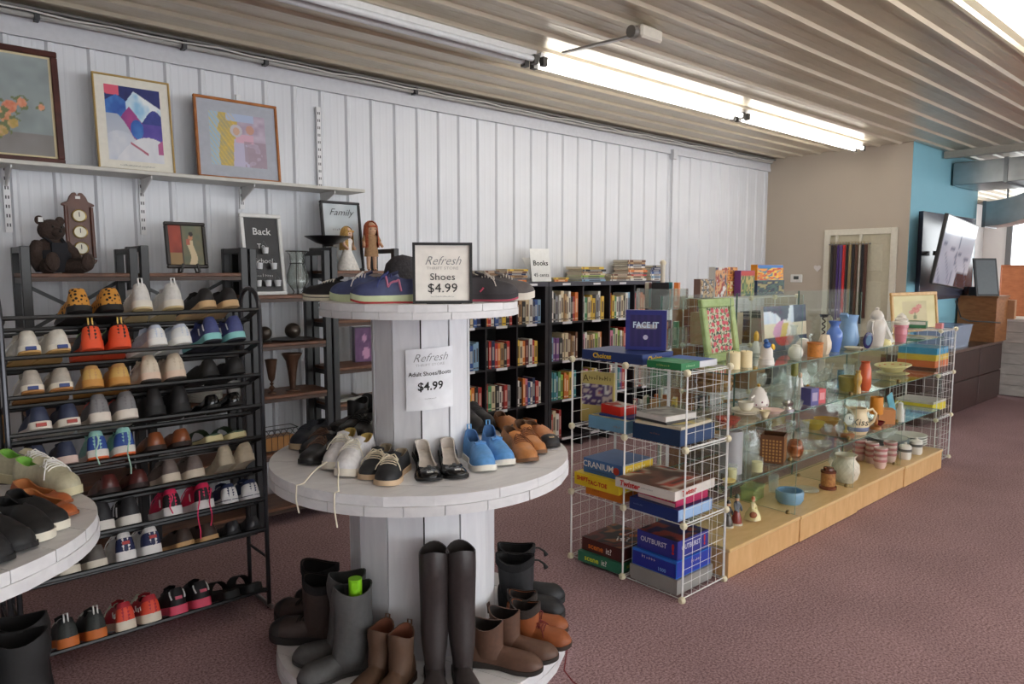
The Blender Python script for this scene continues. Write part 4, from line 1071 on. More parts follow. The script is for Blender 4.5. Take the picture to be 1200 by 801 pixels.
# ---- boots on the bottom disc
def boots(key, label, pts): PO(key, label, pts, ZB, 'boot', 'boot')
style('winter', up=(58, 46, 42), sole=(34, 32, 32), lin=(24, 23, 24), shaft=(.27, .072, .046, .075, .058, -.015, .0), th=(.035, .028, .028), L=.31, W=.12, band=(30, 29, 31), laces=((40, 36, 34), 0), cap=(36, 34, 34), *({**BOOT, 'h': (.11, .11, .10, .06)},))
style('grey_felt', up=(84, 84, 84), sole=(66, 66, 66), lin=(52, 54, 54), shaft=(.335, .07, .046, .07, .06, -.015, .012), th=(.014, .012, .012), L=.285, W=.115, *({**BOOT, 'h': (.10, .10, .085, .055)},))
style('brown_bootie', up=(92, 68, 52), sole=(60, 46, 38), lin=(110, 62, 42), shaft=(.20, .058, .036, .052, .044, -.012, .006), th=(.022, .012, .012), L=.265, loop=(90, 60, 44), rough=.6, *(BOOT,))
style('tall_black', up=(58, 52, 52), sole=(30, 28, 28), lin=(44, 38, 36), shaft=(.50, .056, .036, .058, .052, -.03, .016), th=(.025, .012, .012), L=.27, rough=.38, *(BOOT,))
style('chelsea', up=(96, 68, 54), sole=(44, 38, 34), lin=(34, 28, 26), shaft=(.17, .066, .04, .060, .046, -.01, .0), th=(.026, .014, .014), L=.30, loop=(70, 48, 40), rough=.5, *(BOOT,))
style('tan_lace', up=(148, 80, 40), sole=(54, 40, 32), lin=(40, 34, 32), shaft=(.155, .058, .038, .054, .044, -.008, .0), th=(.018, .014, .014), L=.265, band=(54, 46, 42), laces=((110, 34, 34), 1), rough=.55, *(BOOT,))
style('rubber', cord=1, up=(34, 35, 38), sole=(38, 38, 40), lin=(24, 24, 25), shaft=(.26, .072, .046, .076, .062, -.01, .0), th=(.03, .024, .024), L=.30, W=.12, band=(24, 24, 26), rough=.55, *({**BOOT, 'h': (.11, .11, .095, .06)},))
boots('winter', 'dark brown padded winter boot with rubber toe on the spool base', [((392, 755), (324, 748)), ((388, 733), (330, 722))])
boots('grey_felt', 'soft grey felt boot holding a lime green hanger clip', [((434, 778), (362, 797)), ((424, 768), (352, 780))])
boots('brown_bootie', 'brown suede bootie with rust lining on the spool base edge', [((470, 794), (440, 826)), ((490, 800), (464, 834))])
boots('tall_black', 'tall dark leather riding boot standing against the spool pillar', [((508, 778), (506, 840)), ((536, 776), (552, 838))])
boots('chelsea', 'brown leather chelsea boot with black elastic', [((553, 777), (618, 786)), ((588, 764), (638, 774))])
boots('tan_lace', 'tan suede lace-up boot with dark red laces', [((606, 754), (657, 762)), ((604, 738), (655, 742))])
boots('rubber', 'black rubber winter boot with drawcord collar', [((590, 722), (653, 727)), ((596, 708), (653, 710))])
queue('black_ankle', 1, 'black ankle boot half hidden behind the spool pillar', at(408, 712, z=ZB)+Vector((0, 0, .001)), math.radians(120), 0, 'ankle_boot', 'boot', None)
BASE = settle((SPX, SPY, .306), rmax=.53, tight=.9); gb = [o for o in BASE if o['label'].startswith('left-foot soft grey')][0]
# lime clip in the grey boot
p = gb.matrix_world @ Vector((.285*.275-.02, 0, 0)); t = thing('hanger_clip', 'lime green plastic hanger clip sticking out of a grey boot', 'clip', (p.x, p.y, ZB+.285), math.radians(-40))
mb = MB(); mb.lathe([(.001, .085), (.026, .085), (.026, 0), (.020, 0), (.020, .07), (.001, .07)], 16); mb.build('clip_ring', mat((150, 226, 40), .4), t)
mb = MB(); mb.box(-.008, .014, -.03, -.02, .05, .08); mb.build('clip_hook', mat((150, 226, 40), .4), t, False)
# drawcord of the rubber boot, red cord on the floor
pts = [at(650, 745, z=ZB+.03), at(660, 738, z=ZB+.02), at(665, 757, z=ZB-.03), at(661, 785, z=.03), at(672, 799, z=.006), at(700, 815, z=.006)]
tag(MB().tube(pts, .0028, 5).build('shoelace', mat((120, 36, 40), .8)), 'long dark red shoelace trailing from the spool base to the carpet', 'shoelace')

# ---- shoes on the top disc
style('navy_run', up=(64, 72, 112), sole=(200, 210, 172), out=(186, 60, 66), lin=(52, 56, 84), laces=((60, 70, 128), 1), stripe=((196, 120, 150), (.36, .56, .25, .85), 'N'), L=.295, *(CH,))
style('navy_run2', up=(68, 78, 118), sole=(196, 208, 170), lin=(52, 56, 84), laces=((226, 222, 220), 1), L=.28, *(CH,))
style('black_cleat', up=(26, 25, 28), sole=(216, 210, 190), lin=(30, 30, 32), laces=((200, 196, 190), 0), foxing=(30, 30, 30), *(CV,))
style('trail', up=(52, 48, 52), sole=(46, 42, 46), out=(176, 70, 92), lin=(30, 29, 31), laces=((216, 206, 196), 1), stripe=((196, 80, 104), (.2, .7, .1, .2), 2), L=.29, *(CH,))
style('white_sole', up=(90, 84, 84), sole=(222, 216, 204), lin=(90, 86, 86), laces=((222, 216, 204), 0), L=.28, *(CH,))
ctr = Vector((SPX, SPY, ZT+.001))
def topshoe(key, lab, px, head, dist, side=1):
    """px column, horizontal distance from the camera along it (rests on the top disc)"""
    d = ray(px, 350); d.z = 0; d.normalize(); p_ = Vector((0, 0, ZT+.001))+d*dist; L_ = STY[key]['L']; a = math.radians(head)
    queue(key, side, lab, p_-Vector((math.cos(a), math.sin(a), 0))*L_/2, a, 0, 'shoe', 'shoe', lab)
topshoe('navy_run', 'navy running shoe with a pink N stripe beside the framed sign', 457, 150, 2.80)
topshoe('navy_run2', 'navy running shoe with white laces on the top disc', 428, 142, 2.98)
topshoe('navy_run2', 'navy running shoe with white laces on the top disc', 408, 120, 3.13, -1) if False else None
topshoe('black_cleat', 'black and cream sports shoe at the edge of the top disc', 393, 130, 3.12)
topshoe('trail', 'black trail shoe with pink trim on the top disc', 566, -35, 2.95)
topshoe('white_sole', 'grey trail shoe with thick white sole at the top disc edge', 588, -40, 3.07)
settle()
# dark bag behind the sign
p = ctr+Vector((-.02, .12, 0)); t = thing('knit_hat', 'dark grey knitted hat behind the framed shoe sign', 'hat', (SPX+.02, SPY+.16, ZT))
MB().lathe([(.001, 0), (.085, 0), (.095, .03), (.09, .10), (.075, .155), (.045, .185), (.001, .195)], 20, sx=1, sy=.9).build('crown', mat((62, 60, 64), .95, 0, .2, 90, .8), t)
MB().lathe([(.09, 0), (.103, .005), (.103, .045), (.094, .05)], 20, sx=1, sy=.9).build('cuff', mat((54, 52, 56), .95, 0, .2, 90, .8), t)

# ---- shoes on the left spool
style('beige_green', up=(186, 180, 152), sole=(204, 196, 160), lin=(150, 214, 96), laces=((232, 230, 226), 1), L=.29, *(CH,))
style('tan_flat', up=(180, 96, 50), sole=(150, 84, 46), lin=(192, 128, 78), rough=.5, *({**FL, 'L': .265, 'W': .098},))
style('black_slipon', up=(26, 26, 27), sole=(222, 216, 200), lin=(30, 30, 32), L=.28, *({k: v for k, v in CV.items()},))
style('fur_slipper', cuff=(128, 130, 132), up=(30, 30, 32), sole=(24, 24, 26), lin=(120, 122, 124), band=None, lin_rough=.98, L=.27, *({**LO, 'L': .27, 'W': .118, 'h': (.06, .055, .075, .055)},))
PO('beige_green', 'beige trainer with lime green lining on the low spool table', [((22, 572), (90, 583)), ((28, 558), (78, 562))], ZM)
PO('tan_flat', 'tan orange leather flat on the low spool table', [((10, 583), (98, 604)), ((14, 592), (92, 612))][1:]+[((6, 580), (84, 598))], ZM)
PO('black_slipon', 'black slip-on with white sole on the low spool table', [((10, 602), (80, 624)), ((-12, 612), (60, 640))], ZM)
PO('fur_slipper', 'black clog slipper with grey fleece lining on the low spool table', [((-30, 622), (44, 652)), ((-52, 636), (10, 668))], ZM)
settle((SLX, SLY, 0), rmax=.60, tight=.6)
style('gold_flat', up=(196, 178, 120), sole=(120, 100, 70), lin=(180, 160, 120), rough=.3, metal=.4, *(FL,))
# black boot box at the lower left
p = at(20, 800, z=0)
style('tall_black2', up=(26, 25, 26), sole=(24, 23, 24), lin=(22, 21, 22), shaft=(.36, .07, .046, .075, .062, -.015, .012), th=(.025, .015, .015), L=.29, W=.115, *(BOOT,))
for i, (px, py) in enumerate(((-34, 874), (4, 864))):
    q = at(px, py, z=.07); queue('tall_black2', (1, -1)[i], ('right-foot', 'left-foot')[i]+' tall black boot standing on the base of the low spool table', q+Vector((0, 0, .001)), math.radians(-15), 0, 'boot', 'boot', 'tall black boots on the low spool base')
settle((SLX, SLY, .275), rmax=.47)
# ================================================================ books
BCOL = {'white': (226, 222, 214), 'cream': (216, 200, 166), 'black': (34, 32, 34), 'red': (176, 48, 44), 'orange': (216, 118, 48), 'yellow': (222, 184, 66), 'green': (62, 128, 84),
        'teal': (54, 132, 140), 'blue': (52, 84, 148), 'pale blue': (132, 168, 198), 'navy': (38, 46, 84), 'purple': (112, 66, 130), 'pink': (204, 120, 150), 'grey': (142, 142, 146), 'brown': (110, 72, 50), 'lime': (154, 186, 70), 'maroon': (104, 36, 42), 'tan': (178, 140, 96)}
PAGES = mat((222, 214, 194), .8)
BME = {}
def book_mesh(cn):
    """unit book: spine on -y, x thickness, z height; a title band on the spine; slots cover, pages, title"""
    if cn in BME: return BME[cn]
    mb = MB(); mb.add([(-.5,0,0),(.5,0,0),(.5,1,0),(-.5,1,0),(-.5,0,1),(.5,0,1),(.5,1,1),(-.5,1,1)], [(0,1,5,4),(1,2,6,5),(3,0,4,7)])
    mb.k = 1; mb.add([(-.42,.02,.012),(.42,.02,.012),(.42,.97,.012),(-.42,.97,.012),(-.42,.02,.988),(.42,.02,.988),(.42,.97,.988),(-.42,.97,.988)], [(0,3,2,1),(4,5,6,7),(2,3,7,6)])
    mb.k = 0; mb.add([(-.5,0,0),(-.42,.02,.012),(-.5,1,0),(-.42,.97,.012),(.5,0,0),(.42,.02,.012),(.5,1,0),(.42,.97,.012),(-.5,0,1),(-.42,.02,.988),(-.5,1,1),(-.42,.97,.988),(.5,0,1),(.42,.02,.988),(.5,1,1),(.42,.97,.988)],
        [(0,1,5,4),(0,2,3,1),(4,5,7,6),(8,12,13,9),(8,9,11,10),(12,14,15,13)])
    mb.k = 2; mb.add([(-.3,-.004,.30),(.3,-.004,.30),(.3,-.004,.78),(-.3,-.004,.78)], [(0,1,2,3)]); mb.add([(-.42,-.004,.06),(.42,-.004,.06),(.42,-.004,.11),(-.42,-.004,.11)], [(0,1,2,3)])
    me = mb.mesh('book', False); c = BCOL[cn]; l = sum(c)/3
    me.materials.append(mat(c, .45, 0, .06, 20)); me.materials.append(PAGES); me.materials.append(mat(mixc(c, (240, 232, 210) if l < 130 else (60, 44, 44), .62), .5))
    BME[cn] = me; return me
ORD = ['first', 'second', 'third', 'fourth', 'fifth', 'sixth', 'seventh', 'eighth', 'ninth', 'tenth', 'eleventh', 'twelfth', 'thirteenth', 'fourteenth', 'fifteenth', 'sixteenth', 'seventeenth', 'eighteenth', 'nineteenth', 'twentieth']
WARM = ['white', 'cream', 'black', 'red', 'orange', 'yellow', 'brown', 'blue', 'grey', 'green', 'navy', 'maroon', 'tan', 'white', 'red']
COOL = ['blue', 'pale blue', 'navy', 'teal', 'white', 'grey', 'green', 'black']
def put_book(cn, th, dp, h, M_, label, group):
    o = bpy.data.objects.new('book', book_mesh(cn)); COL.objects.link(o)
    o.matrix_world = M_ @ Matrix.Diagonal((th, dp, h, 1)); tag(o, label, 'book', group); return o
NB = 0
def fill(xs, col, row, seq, hmin, hmax, fillk, unit, tmin=.026, tmax=.043):
    global NB
    z = BROWS[row]; n = len(xs)
    a = xs[col]+(.040 if col == 0 else .010); b_ = xs[col+1]-(.040 if col == n-2 else .010); x = a+.004; end = a+(b_-a)*fillk
    i = 0; rn = ('bottom', 'third', 'second', 'top')[row]; cnm = ORD[col]
    while True:
        th = random.uniform(tmin, tmax)
        if x+th > end: break
        h = random.uniform(hmin, hmax); dp = h*random.uniform(.62, .7); cn = seq[i % len(seq)] if isinstance(seq, list) else random.choice(WARM)
        fmt = 'thin' if th < .031 else ('thick' if th > .038 else 'medium')
        lean = 0
        M_ = Matrix.Translation((x+th/2, BKF+.02+random.uniform(0, .015), z+.0005))
        put_book(cn, th-.0012, min(dp, .23), h, M_, f'{fmt} {cn} book, {ORD[min(i,19)]} from cell edge, {rn} row, cell {cnm}, {unit}', f'books in the {unit}')
        x += th; i += 1; NB += 1
A_ = 'sign bookcase'; B_ = 'game-side bookcase'
R = random.Random(11)
def rnd(pool, k=14): return [R.choice(pool) for _ in range(k)]
fill(U1, 0, 3, rnd(WARM), .2, .24, .5, A_); fill(U1, 0, 2, rnd(COOL), .2, .24, .6, A_); fill(U1, 0, 1, rnd(WARM), .19, .24, .5, A_)
for col in (1, 2, 3):
    fill(U1, col, 3, {1: rnd(WARM), 2: ['orange', 'red', 'white', 'blue', 'grey', 'yellow', 'black', 'red', 'orange', 'teal'], 3: ['brown', 'tan', 'black', 'cream', 'white', 'navy', 'blue', 'pale blue', 'red', 'orange']}[col], .19, .225, .94, A_)
    fill(U1, col, 2, {1: rnd(COOL), 2: ['black', 'red', 'navy', 'red', 'orange', 'tan', 'black', 'red', 'brown'], 3: ['yellow', 'cream', 'orange', 'maroon', 'white', 'red', 'yellow', 'orange']}[col], .20, .235, .9, A_)
    fill(U1, col, 1, {1: ['orange', 'black', 'red', 'brown', 'yellow', 'yellow'], 2: ['red', 'green', 'cream', 'black', 'white', 'maroon', 'red', 'grey', 'navy'], 3: ['white', 'black', 'orange', 'pink', 'blue', 'white', 'navy', 'red']}[col], .19, .24, .96, A_)
    fill(U1, col, 0, {1: rnd(WARM), 2: rnd(WARM), 3: ['teal', 'white', 'pale blue', 'green', 'grey', 'cream', 'red', 'orange']}[col], .17, .21, .85, A_)
fill(U2, 0, 3, ['white', 'black', 'grey', 'white', 'cream', 'tan', 'cream', 'white', 'black', 'red', 'orange', 'grey'], .21, .28, .97, B_)
fill(U2, 1, 3, ['white', 'green', 'cream', 'yellow', 'yellow', 'grey', 'white', 'yellow', 'navy'], .20, .27, .92, B_)
fill(U2, 2, 3, ['orange', 'yellow', 'green', 'white', 'grey', 'cream', 'black', 'white', 'pale blue', 'teal'], .20, .25, .95, B_)
fill(U2, 3, 3, ['red', 'grey', 'orange', 'orange', 'orange'], .20, .26, .5, B_)
fill(U2, 0, 2, ['pale blue', 'purple', 'purple', 'black', 'cream', 'cream', 'brown', 'tan', 'white', 'brown', 'maroon'], .20, .25, .95, B_)
fill(U2, 1, 2, ['pink', 'white', 'cream', 'tan', 'cream', 'lime', 'cream', 'orange', 'red'], .21, .24, .9, B_)
fill(U2, 2, 2, ['red', 'pink', 'green', 'cream', 'lime', 'white', 'tan'], .22, .26, .8, B_)
fill(U2, 3, 2, rnd(WARM), .2, .25, .7, B_)
fill(U2, 0, 1, ['teal', 'teal', 'pale blue', 'green', 'lime', 'orange', 'orange', 'yellow', 'orange'], .21, .26, .9, B_)
fill(U2, 1, 1, ['maroon', 'purple', 'pink', 'navy', 'purple', 'yellow', 'cream', 'lime'], .19, .25, .85, B_)
fill(U2, 2, 1, ['red', 'white', 'grey', 'grey', 'teal', 'teal', 'purple', 'red'], .21, .26, .9, B_)
fill(U2, 3, 1, ['grey', 'tan', 'white', 'red', 'cream', 'white', 'maroon', 'cream'], .2, .26, .9, B_)
fill(U2, 0, 0, ['red', 'cream', 'white'], .22, .26, .4, B_)
fill(U2, 2, 0, ['black', 'grey', 'white', 'cream', 'tan'], .2, .24, .6, B_)
fill(U2, 3, 0, ['white', 'cream', 'red', 'grey'], .2, .24, .5, B_)
# stacks lying on top of the bookcases
def stack(px, cols, w, dp, unit, th=(.016, .030)):
    x = at(px, 325, y=BKF+.1).x; z = BKZ; 
    for i, cn in enumerate(cols):
        t = random.uniform(*th); ww = w*random.uniform(.88, 1.04)
        M_ = Matrix.Translation((x+random.uniform(-.01, .01)-ww/2, BKF+.03+random.uniform(0, .02), z+t/2+.0004)) @ Matrix.Rotation(random.uniform(-.05, .05), 4, 'Z') @ Matrix.Rotation(PI/2, 4, 'Y')
        # thickness now along z; height along x
        put_book(cn, t-.001, dp, ww, M_, f'{cn} book lying {ORD[i]} from the bottom of {unit}', 'books stacked on the bookcases'); z += t
stack(572, ['red', 'orange', 'black', 'tan', 'brown'], .2, .15, 'the low stack beside the trail shoes')
stack(600, ['orange', 'grey', 'tan', 'navy', 'brown', 'yellow'], .24, .16, 'the stack beside the books sign', (.014, .022))
stack(652, ['orange', 'yellow'], .2, .16, 'the small yellow stack', (.018, .024))
stack(690, ['pale blue', 'grey', 'lime', 'cream', 'tan', 'black', 'yellow'], .34, .2, 'the wide stack with a lime book', (.016, .024))
stack(722, ['white', 'tan', 'cream', 'brown'], .3, .18, 'the low stack beside the tall stack', (.014, .02))
stack(741, ['white', 'cream', 'red', 'white', 'orange', 'tan', 'white', 'navy', 'tan', 'brown'], .28, .2, 'the tallest stack on the bookcase', (.018, .026))
stack(764, ['white', 'pale blue', 'white', 'blue', 'navy', 'navy', 'black'], .2, .17, 'the dark blue end stack', (.018, .024))
# paper sign on the bookcase
x = at(636, 312, y=BKF+.04).x; t = thing('paper_sign', 'white folded paper sign for books on the bookcase top', 'sign', (x, BKF+.05, BKZ+.006), math.radians(-12), rx=math.radians(-9))
MB().box(-.10, .10, 0, .002, 0, .29).build('sheet', mat((232, 232, 230), .7), t, False)
text(t, 'Books', .062, (0, -.002, .16), INK, bold=.015); text(t, '45 cents', .046, (0, -.002, .055), INK)
mb = MB(); mb.T = Matrix.Rotation(math.radians(-30), 4, 'X'); mb.box(-.1, .1, .002, .004, .0, .27); mb.T = None; mb.build('back_leaf', mat((215, 215, 213), .7), t, False)
# ================================================================ signs on the spool
d = ray(519, 350); d.z = 0; d.normalize(); pos = Vector((0, 0, ZT))+d*2.70; rz = math.atan2(d.y, d.x)-PI/2
rz += math.radians(2)
k = 2.70*.97/FPX
t = thing('framed_sign', 'black framed shoe price sign standing on the top disc', 'sign', (pos.x, pos.y, ZT+.003), rz)
w_, h_ = .222, .226
for x0, x1, z0, z1 in ((-w_/2, w_/2, 0, .01), (-w_/2, w_/2, h_-.01, h_), (-w_/2, -w_/2+.01, .01, h_-.01), (w_/2-.01, w_/2, .01, h_-.01)): MB().box(x0, x1, 0, .02, z0, z1).build('frame', BLACK, t, False)
MB().box(-w_/2+.01, w_/2-.01, .010, .014, .01, h_-.01).build('card', mat((250, 246, 238), .6), t, False)
text(t, 'Refresh', .046, (0, .008, .158), GREYINK, shear=.45, sx=.95, bold=-.012); text(t, 'THRIFT STORE', .014, (0, .008, .131), mat((190, 186, 180), .6), sx=1.3)
text(t, 'Shoes', .036, (0, .008, .098), INK, sx=1.12); text(t, '$4.99', .048, (0, .008, .056), INK, sx=1.05); text(t, '~22', .008, (0, .008, .026), GREYINK)
mb = MB(); mb.box(-.06, .07, .005, .07, -.003, 0); mb.build('stand', BLACK, t, False); MB().bar((0, .02, .12), (0, .075, 0), .03, .003).build('strut', BLACK, t, False)
# curved paper sign on the upper pillar
az = math.atan2(-SPY, -SPX); PR = .2125
pw = math.radians(53); c0 = az+math.radians(10)
t = thing('paper_sign', 'white paper price sign for adult shoes and boots taped to the pillar', 'sign', (SPX, SPY, 0))
za = at(513, 477, x=None, y=SPY-.16).z; mb = MB(); zt_, zb_ = 1.318, 1.072
rows = [[(PR*math.cos(c0-pw/2+pw*i/16), PR*math.sin(c0-pw/2+pw*i/16), zb_+(zt_-zb_)*j/6+.012*(i/16-.5)) for i in range(17)] for j in range(7)]
mb.grid(rows); mb.grid([[(x*.994, y*.994, z) for x, y, z in r] for r in rows], True); mb.build('sheet', mat((242, 244, 249), .65), t)
def curved_text(s, size, z, m_, shear=0, bold=0, sx=1):
    o = text(t, s, size, (0, 0, 0), m_, shear=shear, bold=bold, sx=sx); me = o.data; o.rotation_euler = (0, 0, 0); o.scale = (1, 1, 1)
    for v in me.vertices:
        a = c0+(v.co.x*size*sx)/PR; rr = PR+.0012+v.co.z*.05*size
        v.co = (rr*math.cos(a), rr*math.sin(a), z+v.co.y*size+.012*(a-c0)/pw)
    me.update()
curved_text('Refresh', .046, 1.280, GREYINK, .45, -.012); curved_text('THRIFT STORE', .014, 1.252, mat((190, 190, 192), .6), sx=1.3)
curved_text('Adult Shoes/Boots', .0232, 1.217, INK, bold=.01); curved_text('$4.99', .046, 1.166, INK, bold=.02); curved_text('~12', .008, 1.118, GREYINK)

# ================================================================ pictures on the wall shelf
def framed(name, label, px0, px1, pyt, pyb, zb, yb, fw, fc, fn, matw=0, matc=(228, 224, 210), lean=8, fd=.025, nx=40, ny=44, rough=.5, cat='picture', extra=None, dx=0, glassy=False):
    """bottom corners seen at px0..px1 on the plane y=yb"""
    a = at(px0, pyb, y=yb); b_ = at(px1, pyb, y=yb); x0, x1 = a.x, b_.x; wd = x1-x0
    h = at((px0+px1)/2, pyt, y=yb+.08).z-zb
    t = thing(name, label, cat, ((x0+x1)/2, yb, zb), 0, None, math.radians(-lean))
    fm = fc if not isinstance(fc, tuple) else mat(fc, .4)
    for q in ((-wd/2, wd/2, 0, fw), (-wd/2, wd/2, h-fw, h), (-wd/2, -wd/2+fw, fw, h-fw), (wd/2-fw, wd/2, fw, h-fw)): MB().box(q[0], q[1], 0, fd, q[2], q[3]).build('frame', fm, t, False, bevel=min(.004, fw*.2))
    if matw:
        MB().box(-wd/2+fw, wd/2-fw, fd*.45, fd*.9, fw, h-fw).build('mat_board', mat(matc, .7), t, False)
    iw, ih = wd-2*(fw+matw), h-2*(fw+matw)
    art(t, 'print', fn, iw, ih, nx, ny, (0, fd*.42, fw+matw), rough=rough)
    return t, wd, h
def flowers(u, v):
    c = mixc((128, 138, 138), (166, 176, 176), vn(u*5, v*5, 1)*.7+vn(u*14, v*14, 2)*.3)
    if v < .22: c = mixc(c, (122, 104, 100), .5)
    for fx, fy, r, fc in ((.60, .47, .07, (206, 116, 88)), (.72, .52, .05, (214, 132, 100)), (.90, .50, .035, (216, 140, 104)), (.55, .36, .06, (198, 128, 84)), (.45, .42, .07, (208, 150, 110)), (.62, .30, .05, (172, 150, 72)), (.35, .5, .06, (214, 170, 140)), (.5, .22, .06, (168, 146, 80))):
        dd = math.hypot(u-fx, (v-fy)*1.1)+.02*(vn(u*30, v*30, 5)-.5)
        if dd < r: c = mixc(fc, (232, 180, 150), vn(u*40, v*40, 6)*.6)
        elif dd < r*1.6 and vn(u*25, v*25, 8) > .55: c = (112, 122, 84)
    return c
SY = W-.20
framed('flower_painting', 'large painting of orange flowers on grey in a dark brown frame', -75, 77, 49, 186, SHZ, SY, .032, wood((62, 30, 26), (84, 42, 34), .4, (3, 3, 3), 'mahogany'), flowers, .012, (214, 200, 160), 7, .035, 100, 90)
def mountains(u, v):
    n = vn(u*7, v*7, 2)*.7+vn(u*18, v*18, 5)*.3; c = mixc((26, 32, 84), (44, 54, 120), n)
    if v > .84+.05*n and u < .26: c = (220, 92, 116)
    if v < .88-.45*abs(u-.2) and u < .5: c = mixc((28, 62, 150), (84, 150, 214), n)
    pk = .95-1.0*(.52-u) if u < .52 else .95-.42*(u-.52)
    if v < pk and u > .36: c = mixc((120, 180, 220), (232, 238, 242), min(1, n*1.7))
    if v < .60+.12*math.sin(u*9) and u > .55: c = mixc((30, 42, 110), (70, 80, 160), n)
    if v < .74-.95*abs(u-.42): c = mixc((176, 70, 136), (120, 52, 128), n)
    if v < .52 and u > .52: c = mixc((70, 58, 146), (104, 84, 172), n)
    if math.hypot((u-.54)*1.1, v-.44) < .13: c = mixc((30, 70, 160), (90, 160, 220), n)
    d1 = .68-.9*(u-.02)**2*2.0
    if v < d1 and u < .62 and v < .62: c = mixc((206, 208, 214), (168, 178, 196), v*1.5)
    if v < .40-1.3*(u-.22)**2: c = mixc((190, 196, 210), (214, 216, 222), n)
    if v < .34-.9*(u-.74)**2: c = mixc((206, 208, 216), (226, 226, 230), n)
    if abs(v-.24+.45*(u-.42)) < .016 and .40 < u < .72: c = (170, 90, 112)
    if u > .90 and .12 < v < .32-.6*(1-u): c = (178, 92, 140)
    return c
t, wd, h = framed('mountain_poster', 'gold framed poster of blue and purple abstract mountains', 116, 206, 92, 196, SHZ, SY, .010, (176, 146, 84), mountains, .048, (226, 222, 210), 6, .02, 100, 112)
text(t, '~30', .017, (0, .007, .033), GREYINK, sx=.72)
def angel(u, v):
    n = vn(u*12, v*12, 3); c = mixc((206, 176, 84), (170, 160, 120), n) if u < .5 else mixc((168, 150, 170), (196, 184, 200), n)
    if u < .1+.1*n: c = (160, 186, 206)
    if v > .86 and .3 < u < .8: c = (172, 186, 212)
    if abs((u-.25)*1.2+(v-.5)*.8) % .09 < .02 and u < .45: c = mixc(c, (226, 190, 90), .6)
    if v < .52 and abs(u-.53) < .11+.06*(.5-v): c = (188, 182, 206)
    if .45 < v < .62 and .45 < u < .78: c = (210, 168, 186)
    if math.hypot((u-.47)*1.1, v-.68) < .12: c = (196, 190, 196)
    if math.hypot((u-.47)*1.2, v-.67) < .075: c = (206, 168, 144)
    if math.hypot((u-.72)*1.2, v-.72) < .09: c = (196, 150, 132)
    if u > .6 and v < .5 and n > .4: c = mixc(c, (150, 130, 140), .6)
    return c
framed('angel_picture', 'orange framed pastel picture of an angel with grey mat', 233, 330, 119, 207, SHZ, SY, .017, wood((150, 88, 36), (178, 112, 56), .4, (6, 6, 6), 'orange_wood'), angel, .07, (172, 176, 186), 5, .022, 96, 80)

# ================================================================ things on the etageres
FUR = mat((64, 50, 44), .95, 0, .25, 120, .8)
zA_ = zA
# teddy bear
p = at(62, 320, y=ETF+.15); t = thing('teddy_bear', 'dark brown teddy bear in black overalls sitting on the etagere', 'teddy bear', (p.x, ETF+.15, zA_+.002), math.radians(20))
b = MB(); b.lathe([(.001, .0), (.07, .005), (.09, .04), (.088, .10), (.07, .15), (.045, .175), (.001, .18)], 18, sx=1, sy=.85)
b.ball((0, -.01, .222), .062, 1.05, .95, .92, 16, 10); b.ball((.0, -.066, .208), .030, 1, 1, .8)
for s in (-1, 1):
    b.ball((s*.052, .0, .272), .024, 1, .6, 1)
    b.tube([(s*.065, 0, .15), (s*.095, -.02, .11), (s*.105, -.045, .06), (s*.10, -.07, .03)], [.03, .033, .030, .026], 10)
    b.tube([(s*.045, -.03, .035), (s*.075, -.10, .035), (s*.088, -.15, .04)], [.042, .042, .036], 10); b.ball((s*.09, -.165, .058), .038, .9, .6, 1.25)
b.build('body', FUR, t)
mb = MB(); mb.lathe([(.078, .004), (.096, .04), (.094, .10), (.075, .125)], 18, sx=1, sy=.87); mb.box(-.04, .04, -.078, -.062, .10, .155)
for s in (-1, 1): mb.bar((s*.032, -.074, .15), (s*.04, -.02, .182), .016, .006)
mb.build('overalls', mat((28, 28, 34), .85), t)
for nm, q, r in (('nose', (0, -.094, .214), .009), ('eye', (-.022, -.066, .238), .006), ('eye', (.022, -.066, .238), .006)): MB().ball(q, r).build(nm, mat((14, 13, 13), .3), t)
MB().box(-.066, -.042, -.018, -.016, .262, .286).build('price_tag', WHITE, t, False)
# barometer
p = at(96, 321, y=ETB-.03); t = thing('wall_barometer', 'carved wooden barometer plaque with three round dials beside the bear', 'barometer', (p.x, ETB-.06, zA_+.003), 0, None, math.radians(-4))
hB = at(96, 225, y=ETB-.04).z-zA_; q = [(0, 0), (.03, .02), (.07, .055), (.078, .07), (.062, .075), (.064, hB*.82), (.08, hB*.83), (.08, hB*.85), (.05, hB*.88), (.04, hB*.94), (.025, hB*.985), (.008, hB*.99), (0, hB*.95)]
q = [(x, z) for x, z in q]+[(-x, z) for x, z in q[::-1][1:-1]]
MAHO = wood((74, 38, 28), (98, 54, 38), .35, (3, 3, 3), 'walnut'); MB().vprism(q, 0, .025).build('plaque', MAHO, t, False, bevel=.003)
for s in (-1, 1): MB().tube([(s*.062, -.004, .08), (s*.062, -.004, hB*.81)], .010, 8).build('turned_column', MAHO, t)
for i in range(3):
    z = hB*(.30+.20*i); mb = MB(); mb.T = Matrix.Translation((0, -.001, z)) @ Matrix.Rotation(PI/2, 4, 'X')
    mb.lathe([(.001, .0), (.036, .0), (.036, .010), (.030, .013)], 20, cap=False); mb.build('dial_rim', mat((188, 160, 90), .3, .8), t)
    mb = MB(); mb.T = Matrix.Translation((0, -.001, z)) @ Matrix.Rotation(PI/2, 4, 'X'); mb.lathe([(.030, .011), (.001, .0115)], 20); dl = mb.build('dial_face', mat((224, 218, 196), .3), t)
    MB().box(-.002, .002, -.0145, -.0135, z-.005, z+.02).build('needle', BLACK, dl, False)
MB().box(-.012, .012, -.004, -.002, hB*.91, hB*.945).build('price_tag', WHITE, t, False)
